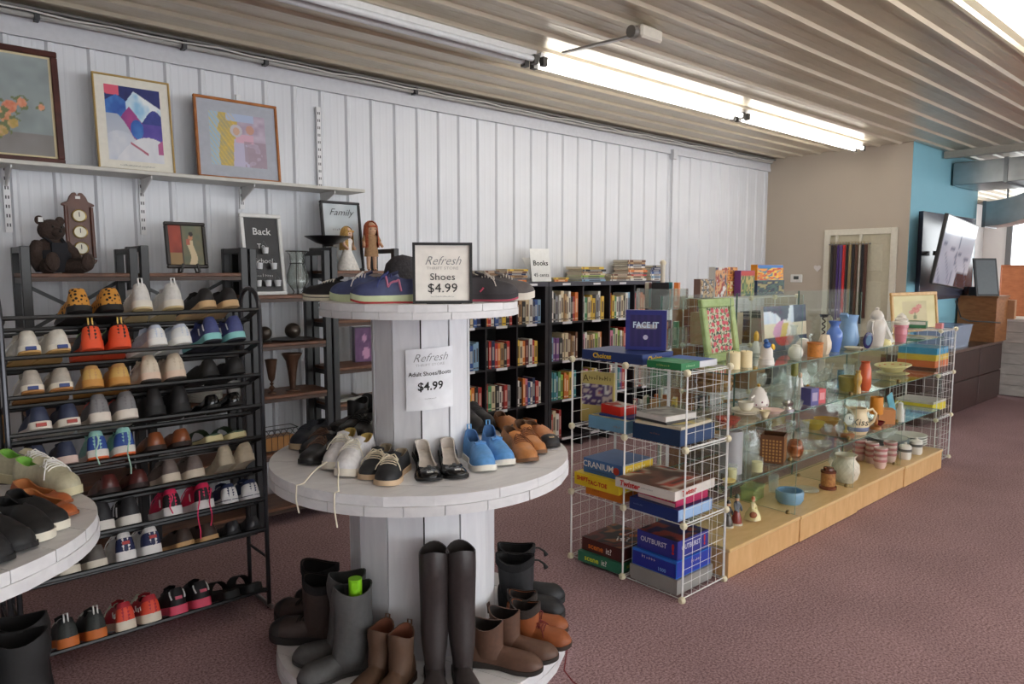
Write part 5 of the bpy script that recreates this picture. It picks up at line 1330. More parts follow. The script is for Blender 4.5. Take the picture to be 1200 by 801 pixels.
# framed figure on a stand
def figure(u, v):
    c = mixc((96, 104, 84), (120, 112, 84), vn(u*7, v*7, 4))
    if u < .36: c = mixc((172, 70, 46), (128, 44, 34), vn(u*5, v*6, 2)) if v > .3 else (150, 120, 78)
    if .36 < u < .4: c = (60, 46, 36)
    if v < .62 and abs(u-.66-.05*math.sin(v*8)) < .09+.08*max(0, .3-v): c = (206, 186, 150)
    if math.hypot(u-.64, v-.70) < .07: c = (190, 130, 96)
    if math.hypot(u-.66, (v-.79)) < .06: c = (36, 28, 26)
    if .5 < v < .66 and .5 < u < .62: c = (176, 96, 76)
    return c
p = at(221, 310, y=ETF+.12); zf = zA_+.03
t, wd, h = framed('figure_picture', 'small dark framed picture of a robed figure on a black easel', 197, 245, 260, 312, zf, ETF+.12, .020, (30, 24, 22), figure, 0, lean=9, nx=56, ny=60)
st = MB()
for s in (-1, 1): st.bar((s*.05, -.03, -.027), (s*.05, .07, -.027), .012, .006); st.bar((s*.05, -.028, -.027), (s*.04, -.028, .02), .012, .01); st.bar((s*.05, .03, -.027), (s*.02, .045, .12), .012, .008)
st.build('easel', BLACK, t, False)
# chalkboard
p = at(312, 344, y=ETF+.1); zc = zC
t, wd, h = framed('chalkboard', 'white framed back to school chalkboard with tiny hanging buckets', 289, 337, 250, 343, zc, ETF+.12, .024, (222, 222, 220), lambda u, v: mixc((40, 40, 42), (54, 54, 56), vn(u*6, v*6)), 0, lean=8, nx=8, ny=8, cat='chalkboard')
CHALK = mat((214, 214, 214), .9)
text(t, 'Back', .062, (0, .007, h*.78), CHALK, bold=.01); text(t, 'To', .045, (-.01, .007, h*.60), CHALK); text(t, 'School', .045, (0, .007, h*.42), CHALK); text(t, '~8', .03, (0, .007, h*.245), CHALK)
PAIL = mat((214, 216, 220), .4)
for i, (x, z) in enumerate(((0, .50), (-.045, .31), (.045, .31), (-.062, .10), (0, .10), (.062, .10))):
    pl = MB().lathe([(.001, 0), (.017, 0), (.022, .036), (.0235, .038), (.020, .036), (.016, .004), (.001, .004)], 12, (x*wd/.26, -.026, z*h)).build('bucket', PAIL, t)
    MB().tube([(x*wd/.26-.021, -.026, z*h+.036), (x*wd/.26, -.012, z*h+.085), (x*wd/.26+.021, -.026, z*h+.036)], .0012, 4).build('bucket_handle', mat((120, 120, 122), .4), pl)
# glass lantern vase
p = at(351, 344, y=ETF+.1); s_ = mpp(p); t = thing('glass_vase', 'clear glass vase in a black wire stand beside the chalkboard', 'vase', (p.x, ETF+.12, zC+.002))
H_ = 50*s_; R0 = 12.5*s_
MB().lathe([(.001, H_*.12), (R0*.5, H_*.12), (R0, H_*.28), (R0*.98, H_*.45), (R0*.62, H_*.72), (R0*.70, H_*.92), (R0*.95, H_), (R0*.90, H_), (R0*.65, H_*.92), (R0*.57, H_*.72), (R0*.93, H_*.45), (R0*.94, H_*.29), (R0*.45, H_*.14), (.001, H_*.14)], 20).build('glass', CLEAR, t)
mb = MB()
for kq in range(6):
    a = PI/3*kq; mb.tube([(math.cos(a)*r*R0, math.sin(a)*r*R0, z*H_) for r, z in ((.55, 0), (.4, .06), (1.03, .28), (1.02, .45), (.66, .72), (.75, .92), (1.05, 1.0))], .0022, 4)
mb.tube([(math.cos(2*PI*i/16)*1.04*R0, math.sin(2*PI*i/16)*1.04*R0, H_) for i in range(16)], .0025, 4, True); mb.tube([(math.cos(2*PI*i/16)*.68*R0, math.sin(2*PI*i/16)*.68*R0, H_*.72) for i in range(16)], .0022, 4, True)
mb.build('wire_stand', BLKMETAL, t)
# black bowl on a post
p = at(382, 300, y=ETF+.04); s_ = mpp(p); t = thing('pedestal_bowl', 'wide shallow black bowl on top of the etagere post', 'bowl', (XD, ETF+.03, max(at(383, 293, y=ETF).z, at(466, 291, y=ETF).z)+.003))
R0 = 27*s_; MB().lathe([(.001, 0), (.03, 0), (.035, .012), (R0*.5, .022), (R0, .062), (R0*.985, .066), (R0*.5, .03), (.001, .022)], 28).build('bowl', mat((20, 20, 22), .3), t)
MB().lathe([(.036, .0125), (.06, .0205), (.05, .0195), (.036, .013)], 20).build('blue_foot_ring', mat((70, 150, 170), .3), t)
# dolls
def doll(name, label, px, h, hair, dress, skin, gown):
    p = at(px, 317, y=ETF+.12); t = thing(name, label, 'doll', (p.x, ETF+.16, zD+.002), math.radians(25 if gown else -8)); b = MB()
    hr = h*.128
    b.ball((0, 0, h*.80), hr, .9, .92, 1.1, 14, 10); b.tube([(0, 0, h*.68), (0, 0, h*.74)], hr*.35, 8); b.lathe([(.001, h*.40), (hr*.8, h*.41), (hr*.75, h*.55), (hr*.95, h*.66), (hr*.4, h*.705), (.001, h*.71)], 14, sx=1, sy=.7)
    for s in (-1, 1):
        b.tube([(s*hr*.9, 0, h*.665), (s*hr*1.25, -.01, h*.55), (s*hr*(1.0 if gown else 1.5), -.04, h*.46)], [hr*.28, hr*.25, hr*.2], 8)
        b.tube([(s*hr*.42, 0, h*.42), (s*hr*.5, -.005, h*.22), (s*hr*.52, -.004, h*.03)], [hr*.4, hr*.33, hr*.25], 8); b.ball((s*hr*.52, -.015, h*.02), hr*.30, .8, 1.4, .65)
    b.build('body', mat(skin, .5), t)
    mb = MB()
    if gown:
        mb.lathe([(hr*2.2, 0), (hr*2.25, .01), (hr*1.6, h*.2), (hr*.85, h*.42), (hr*.8, h*.55), (hr*1.02, h*.665), (hr*.45, h*.715)], 20, sx=1, sy=.85, wob=lambda a, k: 1+.06*math.sin(a*9)*(1-k))
        for s in (-1, 1): mb.ball((s*hr*1.0, 0, h*.63), hr*.42, 1, 1, 1)
    else:
        mb.lathe([(hr*1.12, h*.27), (hr*1.05, h*.4), (hr*.86, h*.5), (hr*1.0, h*.665), (hr*.45, h*.715)], 16, sx=1, sy=.8)
        for s in (-1, 1): mb.tube([(s*hr*.9, 0, h*.67), (s*hr*1.3, -.01, h*.56)], [hr*.34, hr*.3], 8)
    mb.build('dress', mat(dress, .8, 0, .12, 60, .6), t)
    mb = MB(); rows = []
    for i in range(9):
        k = i/8; z = h*.81+hr*1.2*math.cos(k*PI) if k < .5 else h*.81-(k-.5)*2*h*.36
        rr = hr*1.12*math.sin(max(.05, min(k*2, 1))*PI/2)*(1+.35*max(0, k-.5))
        rows.append([Vector((rr*math.cos(a), rr*math.sin(a)*.98+.004, z+.004*math.sin(a*11))) for a in [math.radians(-50+280*j/20) for j in range(21)]])
    mb.grid(rows); mb.grid([[q*1.0+Vector((0, 0, -.002)) for q in r] for r in rows], True); mb.tube([(-hr*.7, -hr*.82, h*.845), (0, -hr*.98, h*.86), (hr*.7, -hr*.82, h*.845)], hr*.16, 6)
    mb.build('hair', mat(hair, .7, 0, .25, 90, .5), t)
    for s in (-1, 1): MB().ball((s*hr*.34, -hr*.84, h*.80), hr*.11, 1, .5, .8, 8, 6).build('eye', mat((44, 36, 40), .4), t)
    MB().ball((0, -hr*.84, h*.755), hr*.10, 1.4, .4, .5, 8, 6).build('mouth', mat((150, 60, 60), .4), t)
s_ = mpp(at(405, 316, y=ETF+.1))
doll('doll', 'blonde doll in a white lace gown on the etagere', 411, 54*s_, (190, 150, 84), (224, 220, 214), (214, 176, 152), True)
doll('doll', 'red-haired doll in a tan dress on the etagere', 439, 62*s_, (176, 92, 60), (164, 128, 92), (202, 160, 128), False)
# family sign
t, wd, h = framed('family_sign', 'black framed pale sign reading Family behind the dolls', 382, 428, 236, 315, zD, ETF+.24, .018, (30, 30, 33), lambda u, v: mixc((176, 186, 192), (206, 212, 216), vn(u*4, v*4, 2)), 0, lean=7, nx=12, ny=14, cat='sign')
text(t, 'Family', .066, (0, .006, h*.84), mat((44, 46, 50), .5), shear=.4, sx=1.1, bold=-.008); text(t, '~4', .03, (-.04, .006, h*.60), GREYINK, shear=.4)
# spheres, chalices, doll box, silver tray on lower shelves
for i, px in enumerate((312, 345)):
    p = at(px, 399, y=ETF+.1); s_ = mpp(p); r = (8.2, 9.2)[i]*s_
    t = thing('bronze_sphere', ('dark bronze ball on a small foot', 'dark bronze ball resting on a round black tray')[i], 'ornament', (p.x, ETF+.12, zS1+.002))
    MB().ball((0, 0, r+.012), r, 1, 1, 1, 22, 14).build('ball', mat((70, 62, 56), .3, .5, .2, 20), t)
    if i: MB().lathe([(.001, 0), (.10, 0), (.14, .008), (.142, .013), (.10, .008), (.001, .006)], 24).build('tray', mat((36, 30, 28), .4), t)
    else: MB().lathe([(.001, 0), (.045, 0), (.03, .014), (.001, .014)], 16).build('foot', mat((40, 34, 32), .4), t)
BRZ = mat((96, 70, 56), .4, .4, .15, 25)
p = at(319, 464, y=ETF+.1); s_ = mpp(p); t = thing('goblet_vase', 'slim brown metal goblet with knobbed stem', 'goblet', (p.x, ETF+.10, zS2+.002)); r = 7*s_; H_ = 40*s_
MB().lathe([(.001, 0), (r*.8, 0), (r*.7, .008), (r*.2, H_*.07), (r*.55, H_*.16), (r*.15, H_*.24), (r*.35, H_*.29), (r*.12, H_*.33), (r*.5, H_*.42), (r*.75, H_*.7), (r*.95, H_*.95), (r*1.02, H_), (r*.9, H_*.98), (r*.65, H_*.7), (.001, H_*.5)], 18).build('cup', BRZ, t)
p = at(345, 462, y=ETF+.1); t = thing('trumpet_vase', 'flared brown metal trumpet vase', 'vase', (p.x, ETF+.12, zS2+.002)); r = 12*s_; H_ = 45*s_
MB().lathe([(.001, 0), (r*.75, 0), (r*.7, .008), (r*.28, H_*.05), (r*.3, H_*.12), (r*.42, H_*.5), (r*.62, H_*.8), (r, H_*.98), (r*.98, H_), (r*.55, H_*.8), (.001, H_*.6)], 20).build('vase', BRZ, t)
p = at(424, 428, y=ETF+.16); s_ = mpp(p); t = thing('doll_box', 'purple toy box with a doll picture on the etagere', 'box', (p.x+.03, ETF+.17, zL1+.002), math.radians(-12))
MB().box(-.07, .07, 0, .06, 0, 41*s_).build('carton', mat((70, 34, 74), .4), t, False)
art(t, 'printed_front', lambda u, v: mixc((86, 44, 96), (206, 150, 190), 1 if math.hypot(u-.6, v-.25) < .2 or math.hypot(u-.5, v-.7) < .12 else .3*vn(u*8, v*8)), .13, 39*s_, 12, 20, (0, -.001, .005))
p = at(404, 472, y=ETF+.1); t = thing('silver_tray', 'tarnished rectangular silver tray on the low etagere shelf', 'tray', (p.x, ETF+.15, zL2+.002))
MB().box(-.13, .13, -.08, .08, 0, .006).build('base', mat((150, 148, 144), .35, .8), t, False)
mb = MB()
for a, b_ in (((-.13, -.08), (.13, -.08)), ((.13, -.08), (.13, .08)), ((.13, .08), (-.13, .08)), ((-.13, .08), (-.13, -.08))): mb.bar((*a, .010), (*b_, .022), .012, .016)
mb.build('rim', mat((130, 126, 120), .35, .8), t, False)
# plates and cup seen through the rack (etagere B)
zP = .84; p = at(237, 500, y=ETF+.14)
for i in range(9):
    o = MB().lathe([(.001, 0), (.07, 0), (.075, .004), (.125, .014), (.126, .017), (.072, .008), (.001, .006)], 28).build('dinner_plate', mat((222, 220, 214), .3)); o.location = (p.x, ETF+.15, zP+.001+i*.0095)
    tag(o, f'white dinner plate, {ORD[i]} from the bottom of the stack behind the shoe rack', 'plate', 'white plates stacked on the etagere')
p = at(274, 495, y=ETF+.14); t = thing('mug', 'white china mug beside the plate stack behind the rack', 'mug', (p.x+.02, ETF+.15, zP+.002))
MB().lathe([(.001, 0), (.034, 0), (.042, .05), (.043, .095), (.039, .095), (.036, .01), (.001, .008)], 18).build('cup', WHITE, t); MB().tube([(.042, 0, .075), (.07, 0, .07), (.07, 0, .035), (.040, 0, .025)], .006, 6).build('handle', WHITE, t)
# wire scroll rack on etagere B middle shelf
p = at(232, 440, y=ETF+.2); t = thing('wire_rack', 'white scrolled wire napkin rack on the etagere behind the shoes', 'rack', (p.x, ETF+.2, 1.252)); mb = MB()
for s in (-.07, 0, .07):
    mb.tube([(s+.03*math.cos(a)*(1-a/14), 0, .08+.03*math.sin(a)*(1-a/14)) for a in [i*.5 for i in range(20)]], .0025, 4); mb.tube([(s-.035, 0, 0), (s-.035, 0, .15)], .003, 4)
mb.tube([(-.105, 0, .004), (.105, 0, .004)], .004, 5); mb.tube([(.105, 0, 0), (.105, 0, .15)], .003, 4); mb.build('scrolls', mat((206, 206, 206), .4), t)
# wicker bits on the lower shelf, wooden crate at left
p = at(322, 500, y=ETF+.1); t = thing('wire_basket', 'small scrolled wire basket with amber glass on the low shelf', 'basket', (p.x, ETF+.12, .472))
mb = MB()
for i in range(7):
    x = -.12+.04*i; mb.tube([(x+.018*math.cos(a), -.06, .12+.018*math.sin(a)) for a in [j*PI/5 for j in range(10)]], .002, 4, True); mb.tube([(x, -.06, 0), (x, -.06, .1)], .002, 4)
mb.tube([(-.14, -.06, .004), (.14, -.06, .004), (.14, .06, .004), (-.14, .06, .004)], .003, 4, True); mb.tube([(-.14, -.06, .14), (.14, -.06, .14), (.14, .06, .14), (-.14, .06, .14)], .003, 4, True); mb.build('wire_frame', BLKMETAL, t)
MB().box(-.12, .12, -.05, .05, .003, .09).build('amber_insert', mat((168, 116, 56), .4), t, False)
p = at(5, 480, y=ETF+.1); t = thing('wicker_basket', 'honey coloured woven basket left of the etagere', 'basket', (XA-.26, ETF+.15, 0))
for i in range(9): MB().lathe([(.13+.004*i, .01+.1*i), (.142+.004*i, .06+.1*i), (.134+.004*i, .11+.1*i)], 24).build('woven_band', wood((176, 120, 54), (206, 150, 78), .7, (30, 30, 30), 'wicker'), t)
MB().lathe([(.001, 0), (.12, 0), (.15, .9), (.001, .9)], 20).build('core', mat((120, 82, 40), .8), t)
# ================================================================ board games in the wire cubes
YEL = mat((236, 196, 60), .5); WHT = mat((236, 234, 230), .5); REDT = mat((200, 46, 40), .5); ORG = mat((222, 116, 40), .5)
def game(label, c, size, rz, col, texts=(), side=None, topart=None, name='game_box', cat='game', lid=.0, stripe=None):
    """c = centre of the bottom; size = (front width, depth, height); front on local -y, local +x side faces the aisle"""
    w, d, h = size; t = thing(name, label, cat, c, rz, 'board games and boxes')
    MB().box(-w/2, w/2, -d/2, d/2, 0, h*.45 if lid else h).build('box_base' if lid else 'carton', mat(col, .4, 0, .05, 12), t, False)
    if lid: MB().box(-w/2-.003, w/2+.003, -d/2-.003, d/2+.003, h*.18, h).build('lid', mat(col, .4, 0, .05, 12), t, False)
    g = .0045 if lid else .0012
    if side: MB().box(w/2+g-.001, w/2+g, -d/2+.004, d/2-.004, h*.06, h*.95).build('side_print', mat(side, .45), t, False)
    if stripe: MB().box(-w/2+.004, w/2-.004, -d/2-g, -d/2-g+.001, stripe[1]*h, stripe[2]*h).build('front_stripe', mat(stripe[0], .45), t, False)
    if topart: art(t, 'printed_top', topart, w*.98, d*.98, 16, 16, (0, 0, h+.0012), 'up')
    for tx in texts:
        s, sz, x, z, m_, f = tx[:6]; kw = tx[6] if len(tx) > 6 else {}
        if f == 'f': text(t, s, sz, (x, -d/2-g-.0012, z), m_, **kw)
        elif f == 's': text(t, s, sz, (w/2+g+.0012, x, z), m_, face='+x', **kw)
        elif f == 't': text(t, s, sz, (x, z, h+.003), m_, face='up', **kw)
    return t
Q = -PI/2; ZL = [.016, .391, .766, 1.141]
yl_, yr_ = GCY+.375+.187, GCY+.187; xm = GCX+.19
def mosaic(cols, n=6, seed=0):
    return lambda u, v: cols[int(vn(u*n, v*n, seed)*len(cols)*.999)]
DK = [(60, 34, 30), (110, 40, 34), (40, 30, 30), (150, 90, 50), (40, 44, 44)]
# left column
game('green scene trivia game box, lowest on the carpet side of the cubes', (xm-.05, yl_-.02, ZL[0]), (.29, .30, .058), Q+.08, (44, 112, 86), [('scene', .042, -.05, .030, mat((214, 220, 60), .5), 'f', dict(bold=.02)), ('it?', .042, .035, .030, WHT, 'f', dict(bold=.01)), ('scene it?', .03, -.05, .03, mat((214, 220, 60), .5), 's')], side=(52, 120, 84))
game('dark red scene trivia game box on top of the green one', (xm-.03, yl_-.03, ZL[0]+.060), (.285, .30, .072), Q+.05, (78, 34, 32), [('scene', .046, -.045, .034, ORG, 'f', dict(bold=.02)), ('it?', .046, .045, .034, WHT, 'f', dict(bold=.01)), ('it?', .09, .05, -.03, WHT, 't', dict(rz=.5)), ('scene', .07, .05, .06, ORG, 't', dict(rz=.5))], topart=mosaic(DK, 5, 3))
game('plain orange game box under the yellow game', (xm-.02, yl_-.02, ZL[1]), (.25, .28, .055), Q+.02, (222, 128, 34), [('~5', .02, -.05, .03, mat((190, 90, 30), .5), 'f')])
game('yellow tic-tac-toe action game box with red lettering', (xm-.06, yl_-.01, ZL[1]+.057), (.31, .30, .068), Q+.02, (236, 204, 48), [('SHIFT', .032, -.095, .040, REDT, 'f', dict(bold=.03)), ('TAC-TOE', .032, .01, .030, REDT, 'f', dict(bold=.03))])
o = game('blue and yellow trivia party game box on the yellow box', (xm-.04, yl_-.025, ZL[1]+.127), (.27, .27, .080), Q+.02, (70, 112, 168), [('CRANIUM', .048, -.03, .048, WHT, 'f', dict(bold=.012)), ('~22', .013, -.03, .018, mat((30, 34, 50), .5), 'f'), ('CRANIUM', .036, -.02, .046, mat((240, 230, 170), .5), 's')], side=(226, 188, 48))
MB().lathe([(.001, 0), (.020, 0), (.020, .002), (.001, .002)], 18).build('red_badge', mat((196, 66, 48), .5), o).matrix_local = Matrix.Translation((.095, -.1365, .045)) @ Matrix.Rotation(PI/2, 4, 'X')
game('pale blue boxed game on the middle wire shelf', (xm-.01, yl_-.03, ZL[2]), (.26, .28, .068), Q+.03, (112, 160, 190), [('~5', .02, .07, .03, mat((150, 130, 120), .5), 'f')], topart=mosaic([(180, 190, 170), (120, 150, 170), (206, 200, 150), (90, 110, 140)], 5, 4))
game('thin dark blue folder under the red box', (xm-.03, yl_-.05, ZL[2]+.070), (.20, .18, .010), Q+.1, (46, 74, 148))
game('bright red card game box on the middle wire shelf', (xm-.05, yl_-.03, ZL[2]+.082), (.15, .12, .048), Q-.1, (222, 48, 34), topart=mosaic([(220, 200, 190), (200, 60, 40)], 4, 2))
t = game('tall yellow magazine standing at the cube side', (xm-.03, yl_+.14, ZL[2]), (.21, .014, .29), Q+.25, (214, 196, 120), [('A', .055, -.072, .25, mat((110, 90, 50), .5), 'f'), ('~9', .045, .022, .258, mat((110, 90, 50), .5), 'f', dict(sx=.72))], name='magazine', cat='magazine')
art(t, 'cover_picture', mosaic([(196, 120, 90), (110, 70, 130), (206, 190, 180), (80, 60, 110), (226, 226, 220)], 5, 7), .19, .12, 14, 10, (0, -.0095, .10))
# right column
game('flat grey metal tin at the bottom of the cubes', (xm-.02, yr_, ZL[0]), (.29, .31, .078), Q, (148, 146, 142), (), name='metal_tin', cat='tin', lid=1)
game('bright blue thousand piece puzzle box on the grey tin', (xm-.02, yr_, ZL[0]+.080), (.275, .30, .088), Q, (38, 110, 206), [('~6', .03, -.03, .062, mat((206, 190, 200), .5), 'f'), ('1000', .026, .05, .022, mat((130, 180, 236), .5), 'f', dict(bold=.02)), ('~6', .03, .02, .062, mat((206, 190, 200), .5), 's')], side=(34, 58, 168), stripe=((30, 44, 150), .04, .85))
o = game('dark blue word game box with an exclamation mark', (xm-.02, yr_-.005, ZL[0]+.170), (.25, .27, .095), Q, (42, 46, 138), [('OUTBURST', .036, -.02, .055, mat((206, 206, 224), .5), 'f', dict(sx=.9, bold=.02)), ('!', .07, .10, .048, REDT, 'f', dict(bold=.04)), ('OUTBURST', .036, -.02, .055, mat((206, 206, 224), .5), 's', dict(sx=.9, bold=.02)), ('!', .07, .10, .048, REDT, 's', dict(bold=.04))], side=(44, 48, 142), topart=mosaic([(36, 38, 110), (30, 30, 80), (150, 60, 50), (60, 50, 60)], 4, 9))
game('navy and pale blue strategy game box on the wire shelf', (xm-.03, yr_+.005, ZL[1]), (.30, .30, .062), Q, (28, 52, 122), [('~9', .014, -.09, .035, mat((120, 140, 190), .5), 'f')], side=(158, 190, 228))
game('magenta game box with gold lettering under the white party game', (xm-.02, yr_, ZL[1]+.064), (.24, .27, .060), Q-.03, (188, 42, 92), [('~5', .045, .06, .036, mat((206, 150, 50), .5), 'f')], side=(192, 44, 96), stripe=((222, 196, 190), .0, .3))
game('wide white party game box with red twisting lettering', (xm-.07, yr_+.015, ZL[1]+.126), (.36, .36, .046), Q+.03, (226, 220, 212), [('Twister', .040, -.09, .024, REDT, 'f', dict(shear=.2, bold=.03)), ('~10', .014, .02, .026, GREYINK, 'f'), ('Twister', .040, -.06, .024, REDT, 's', dict(shear=.2, bold=.03))], side=(226, 220, 212), topart=mosaic([(96, 60, 46), (130, 80, 60), (206, 196, 180), (190, 80, 60), (60, 50, 46)], 4, 5))
game('large dark blue box on the upper wire shelf', (xm-.02, yr_+.005, ZL[2]), (.29, .30, .082), Q, (28, 54, 88), [('~8', .016, .0, .045, mat((150, 90, 60), .5), 'f')], side=(30, 62, 104))
game('cream magazine lying on the dark blue box', (xm-.03, yr_, ZL[2]+.083), (.27, .29, .014), Q+.06, (214, 202, 176), name='magazine', cat='magazine', topart=mosaic([(206, 200, 180), (150, 150, 140), (220, 200, 120)], 4, 8))
game('grey picture book lying on the cream magazine', (xm-.05, yr_+.03, ZL[2]+.098), (.21, .24, .012), Q-.08, (60, 58, 58), name='magazine', cat='magazine')
game('white boxed photo game at the top of the pile', (xm-.05, yr_+.03, ZL[2]+.111), (.20, .23, .026), Q-.1, (216, 212, 206), topart=mosaic([(190, 188, 182), (150, 146, 140), (206, 200, 190)], 5, 1))
# on top of the cubes
game('navy choices board game box lying on the cubes', (xm-.01, yl_-.05, ZL[3]), (.40, .28, .052), Q+.04, (40, 58, 112), [('Choices', .038, -.06, .026, YEL, 'f', dict(bold=.03)), ('Choices', .038, -.03, .026, YEL, 's', dict(bold=.03))], side=(44, 66, 130))
t = game('square indigo party game box standing on the choices box', (xm+.05, yl_-.13, ZL[3]+.056), (.215, .05, .215), Q+.55, (44, 48, 122), [('FACE IT', .044, 0, .135, mat((210, 226, 240), .5), 'f', dict(bold=.025, sx=.9))])
art(t, 'front_print', lambda u, v: mixc((58, 44, 104), (40, 36, 90), abs(math.sin(u*16))) if not (.56 < v < .72 and .2 < u < .82) else (176, 168, 170), .17, .17, 22, 22, (0, -.0262, .02))
MB().lathe([(.001, 0), (.013, 0), (.013, .002), (.001, .002)], 14).build('badge', mat((196, 190, 214), .5), t).matrix_local = Matrix.Translation((0, -.027, .07)) @ Matrix.Rotation(PI/2, 4, 'X')
game('blue and white flat game box lying on the cubes', (xm+.09, yr_-.005, ZL[3]), (.23, .16, .030), Q+.02, (212, 214, 220), topart=lambda u, v: (50, 90, 176))
game('small green boxed game at the cube corner', (xm-.085, yr_-.03, ZL[3]), (.20, .165, .034), Q+.04, (34, 122, 70), [('~7', .022, 0, .019, mat((190, 200, 110), .5), 'f'), ('~7', .022, 0, .019, mat((180, 220, 170), .5), 's')], topart=mosaic([(40, 130, 80), (70, 150, 100)], 4, 2))

# ---- puzzles in the far wire cubes and behind the case
fx, fy = 6.56+.186, 2.03+.186
for i, (z, h, c, lab) in enumerate(((.016, .05, (60, 56, 60), 'dark jigsaw box, bottom of the far wire shelf'), (.068, .012, (214, 214, 210), 'thin white puzzle tray on the dark jigsaw'), (.390, .05, (66, 48, 40), 'brown jigsaw box on the far wire shelf'), (.442, .06, (232, 212, 48), 'bright yellow jigsaw box on the far wire shelf'), (.504, .02, (210, 200, 190), 'pale puzzle tray above the yellow jigsaw'),
     (.762, .05, (96, 52, 44), 'maroon jigsaw box on the upper far shelf'), (.814, .055, (216, 110, 62), 'orange jigsaw box on the upper far shelf'), (.871, .05, (226, 190, 70), 'yellow and brown jigsaw box on the orange one'), (.923, .055, (58, 150, 196), 'sky blue jigsaw box topmost inside the far shelf'))):
    game(lab, (fx, fy, z), (.30, .30, h), Q+.03*((i % 3)-1), c, (), name='puzzle_box', cat='puzzle')
game('small green and white card box on the far wire shelf', (fx-.02, fy+.05, 1.134), (.14, .10, .06), Q+.2, (60, 120, 84), (), stripe=((226, 226, 220), .5, .95)); game('little pink box on the far wire shelf', (fx+.05, fy-.1, 1.134), (.05, .05, .045), Q, (222, 140, 140))
RZ = 4*.352+.016
def cover(cols, seed, top=None): 
    def f(u, v):
        c = cols[int(vn(u*7, v*7, seed)*len(cols)*.999)]
        return top if top and v > .82 else c
    return f
for px0, px1, py0, py1, y, cols, col, lab, tp in (
    (820, 836, 327, 348, 2.95, [(120, 90, 60), (180, 150, 110), (80, 84, 90), (206, 196, 180)], (130, 100, 90), 'small puzzle box with a street scene on the back stand', None),
    (837, 852, 313, 348, 2.98, [(216, 212, 206), (150, 60, 50), (206, 150, 100), (60, 70, 90)], (214, 212, 206), 'white puzzle box with a red and grey picture on the back stand', None),
    (852, 864, 313, 331, 3.02, [(196, 110, 60), (226, 160, 80), (120, 60, 40)], (190, 110, 60), 'orange flower puzzle box resting on another box', None),
    (852, 864, 331, 348, 3.02, [(220, 190, 90), (200, 90, 60), (236, 220, 180)], (220, 190, 110), 'yellow floral puzzle box under the orange flower box', None),
    (867, 884, 317, 349, 2.95, [(120, 140, 70), (90, 110, 60), (180, 160, 90), (60, 90, 60)], (110, 60, 130), 'puzzle box with a castle garden picture and purple edge', (186, 60, 50)),
    (886, 918, 310, 334, 2.98, [(220, 120, 40), (200, 60, 40), (236, 190, 60), (60, 120, 140), (236, 150, 50)], (230, 150, 40), 'large orange fairground puzzle box on top of the dark one', (60, 120, 190)),
    (886, 919, 334, 351, 2.98, [(40, 60, 70), (60, 90, 80), (30, 40, 60), (150, 140, 90)], (40, 60, 90), 'dark blue landscape puzzle box under the fairground box', None)):
    a = at(px0, py1, y=y); b_ = at(px1, py1, y=y); zt_ = at(px0, py0, y=y).z; zb_ = a.z
    zb_ = RZ if py1 > 340 else RZ+(at(px0, 348, y=y).z-RZ)*0+.155
    if py1 == 331: zb_ = RZ+.117
    if py1 == 334: zb_ = RZ+.123
    h = max(.1, zt_-zb_); w = (b_.x-a.x)*.96
    if py0 == 331: h = .115
    if py0 == 334: h = .121
    t = thing('puzzle_box', lab, 'puzzle', ((a.x+b_.x)/2, y, zb_+.001), 0, 'puzzle boxes on the back stand')
    MB().box(-w/2, w/2, 0, .055, 0, h).build('carton', mat(col, .45), t, False); art(t, 'printed_front', cover(cols, px0, tp), w*.97, h*.97, 18, 18, (0, -.0012, h*.015))
# things on the back stand levels, seen through the glass
WICK = wood((150, 104, 52), (190, 142, 84), .7, (40, 40, 40), 'wicker_weave')
def basket(c, rx, ry, h, lab, rz=0):
    t = thing('wicker_basket', lab, 'basket', c, rz, 'baskets behind the glass case'); mb = MB(); n = 5
    mb.lathe([(.001, .003), (.85, .003), (1, h), (.96, h), (.82, .01), (.001, .01)], 22, sx=rx, sy=ry) ; mb.v = [(x, y, z) for x, y, z in mb.v]
    mb.build('body', WICK, t)
    for i in range(n):
        z = h*(i+.5)/n; k = .86+.14*(i+.5)/n
        MB().tube([(math.cos(2*PI*j/22)*rx*k, math.sin(2*PI*j/22)*ry*k, z) for j in range(22)], h/n*.42, 5, True).build('weave_band', WICK, t)
LV = [.012+.352*k for k in range(5)]
basket((4.73, 2.98, LV[2]+.006), .14, .13, .2, 'honey wicker basket on the middle of the back stand'); basket((5.08, 2.98, LV[1]+.006), .15, .13, .22, 'deep wicker basket low on the back stand'); basket((4.73, 2.98, LV[1]+.006), .15, .14, .17, 'shallow wicker basket low on the back stand')
for i, (x, k, w, h, c, lab) in enumerate(((5.08, 2, .26, .2, (150, 110, 70), 'tan wooden crate on the back stand'), (5.43, 2, .26, .24, (70, 72, 84), 'slate storage box on the back stand'), (4.73, 3, .26, .24, (196, 170, 130), 'cream storage box on the back stand'), (5.08, 3, .26, .18, (110, 80, 60), 'brown storage box on the back stand'), (5.43, 3, .26, .22, (54, 58, 76), 'dark storage box on the back stand'), (5.43, 1, .28, .2, (176, 150, 110), 'beige carton low on the back stand'), (4.73, 0, .28, .26, (90, 76, 66), 'brown carton at the foot of the back stand'), (5.08, 0, .28, .24, (140, 130, 120), 'grey carton at the foot of the back stand'))):
    game(lab, (x-.0, 2.98, LV[k]+.006), (w, .28, h), .03, c, (), name='storage_box', cat='box', lid=1)

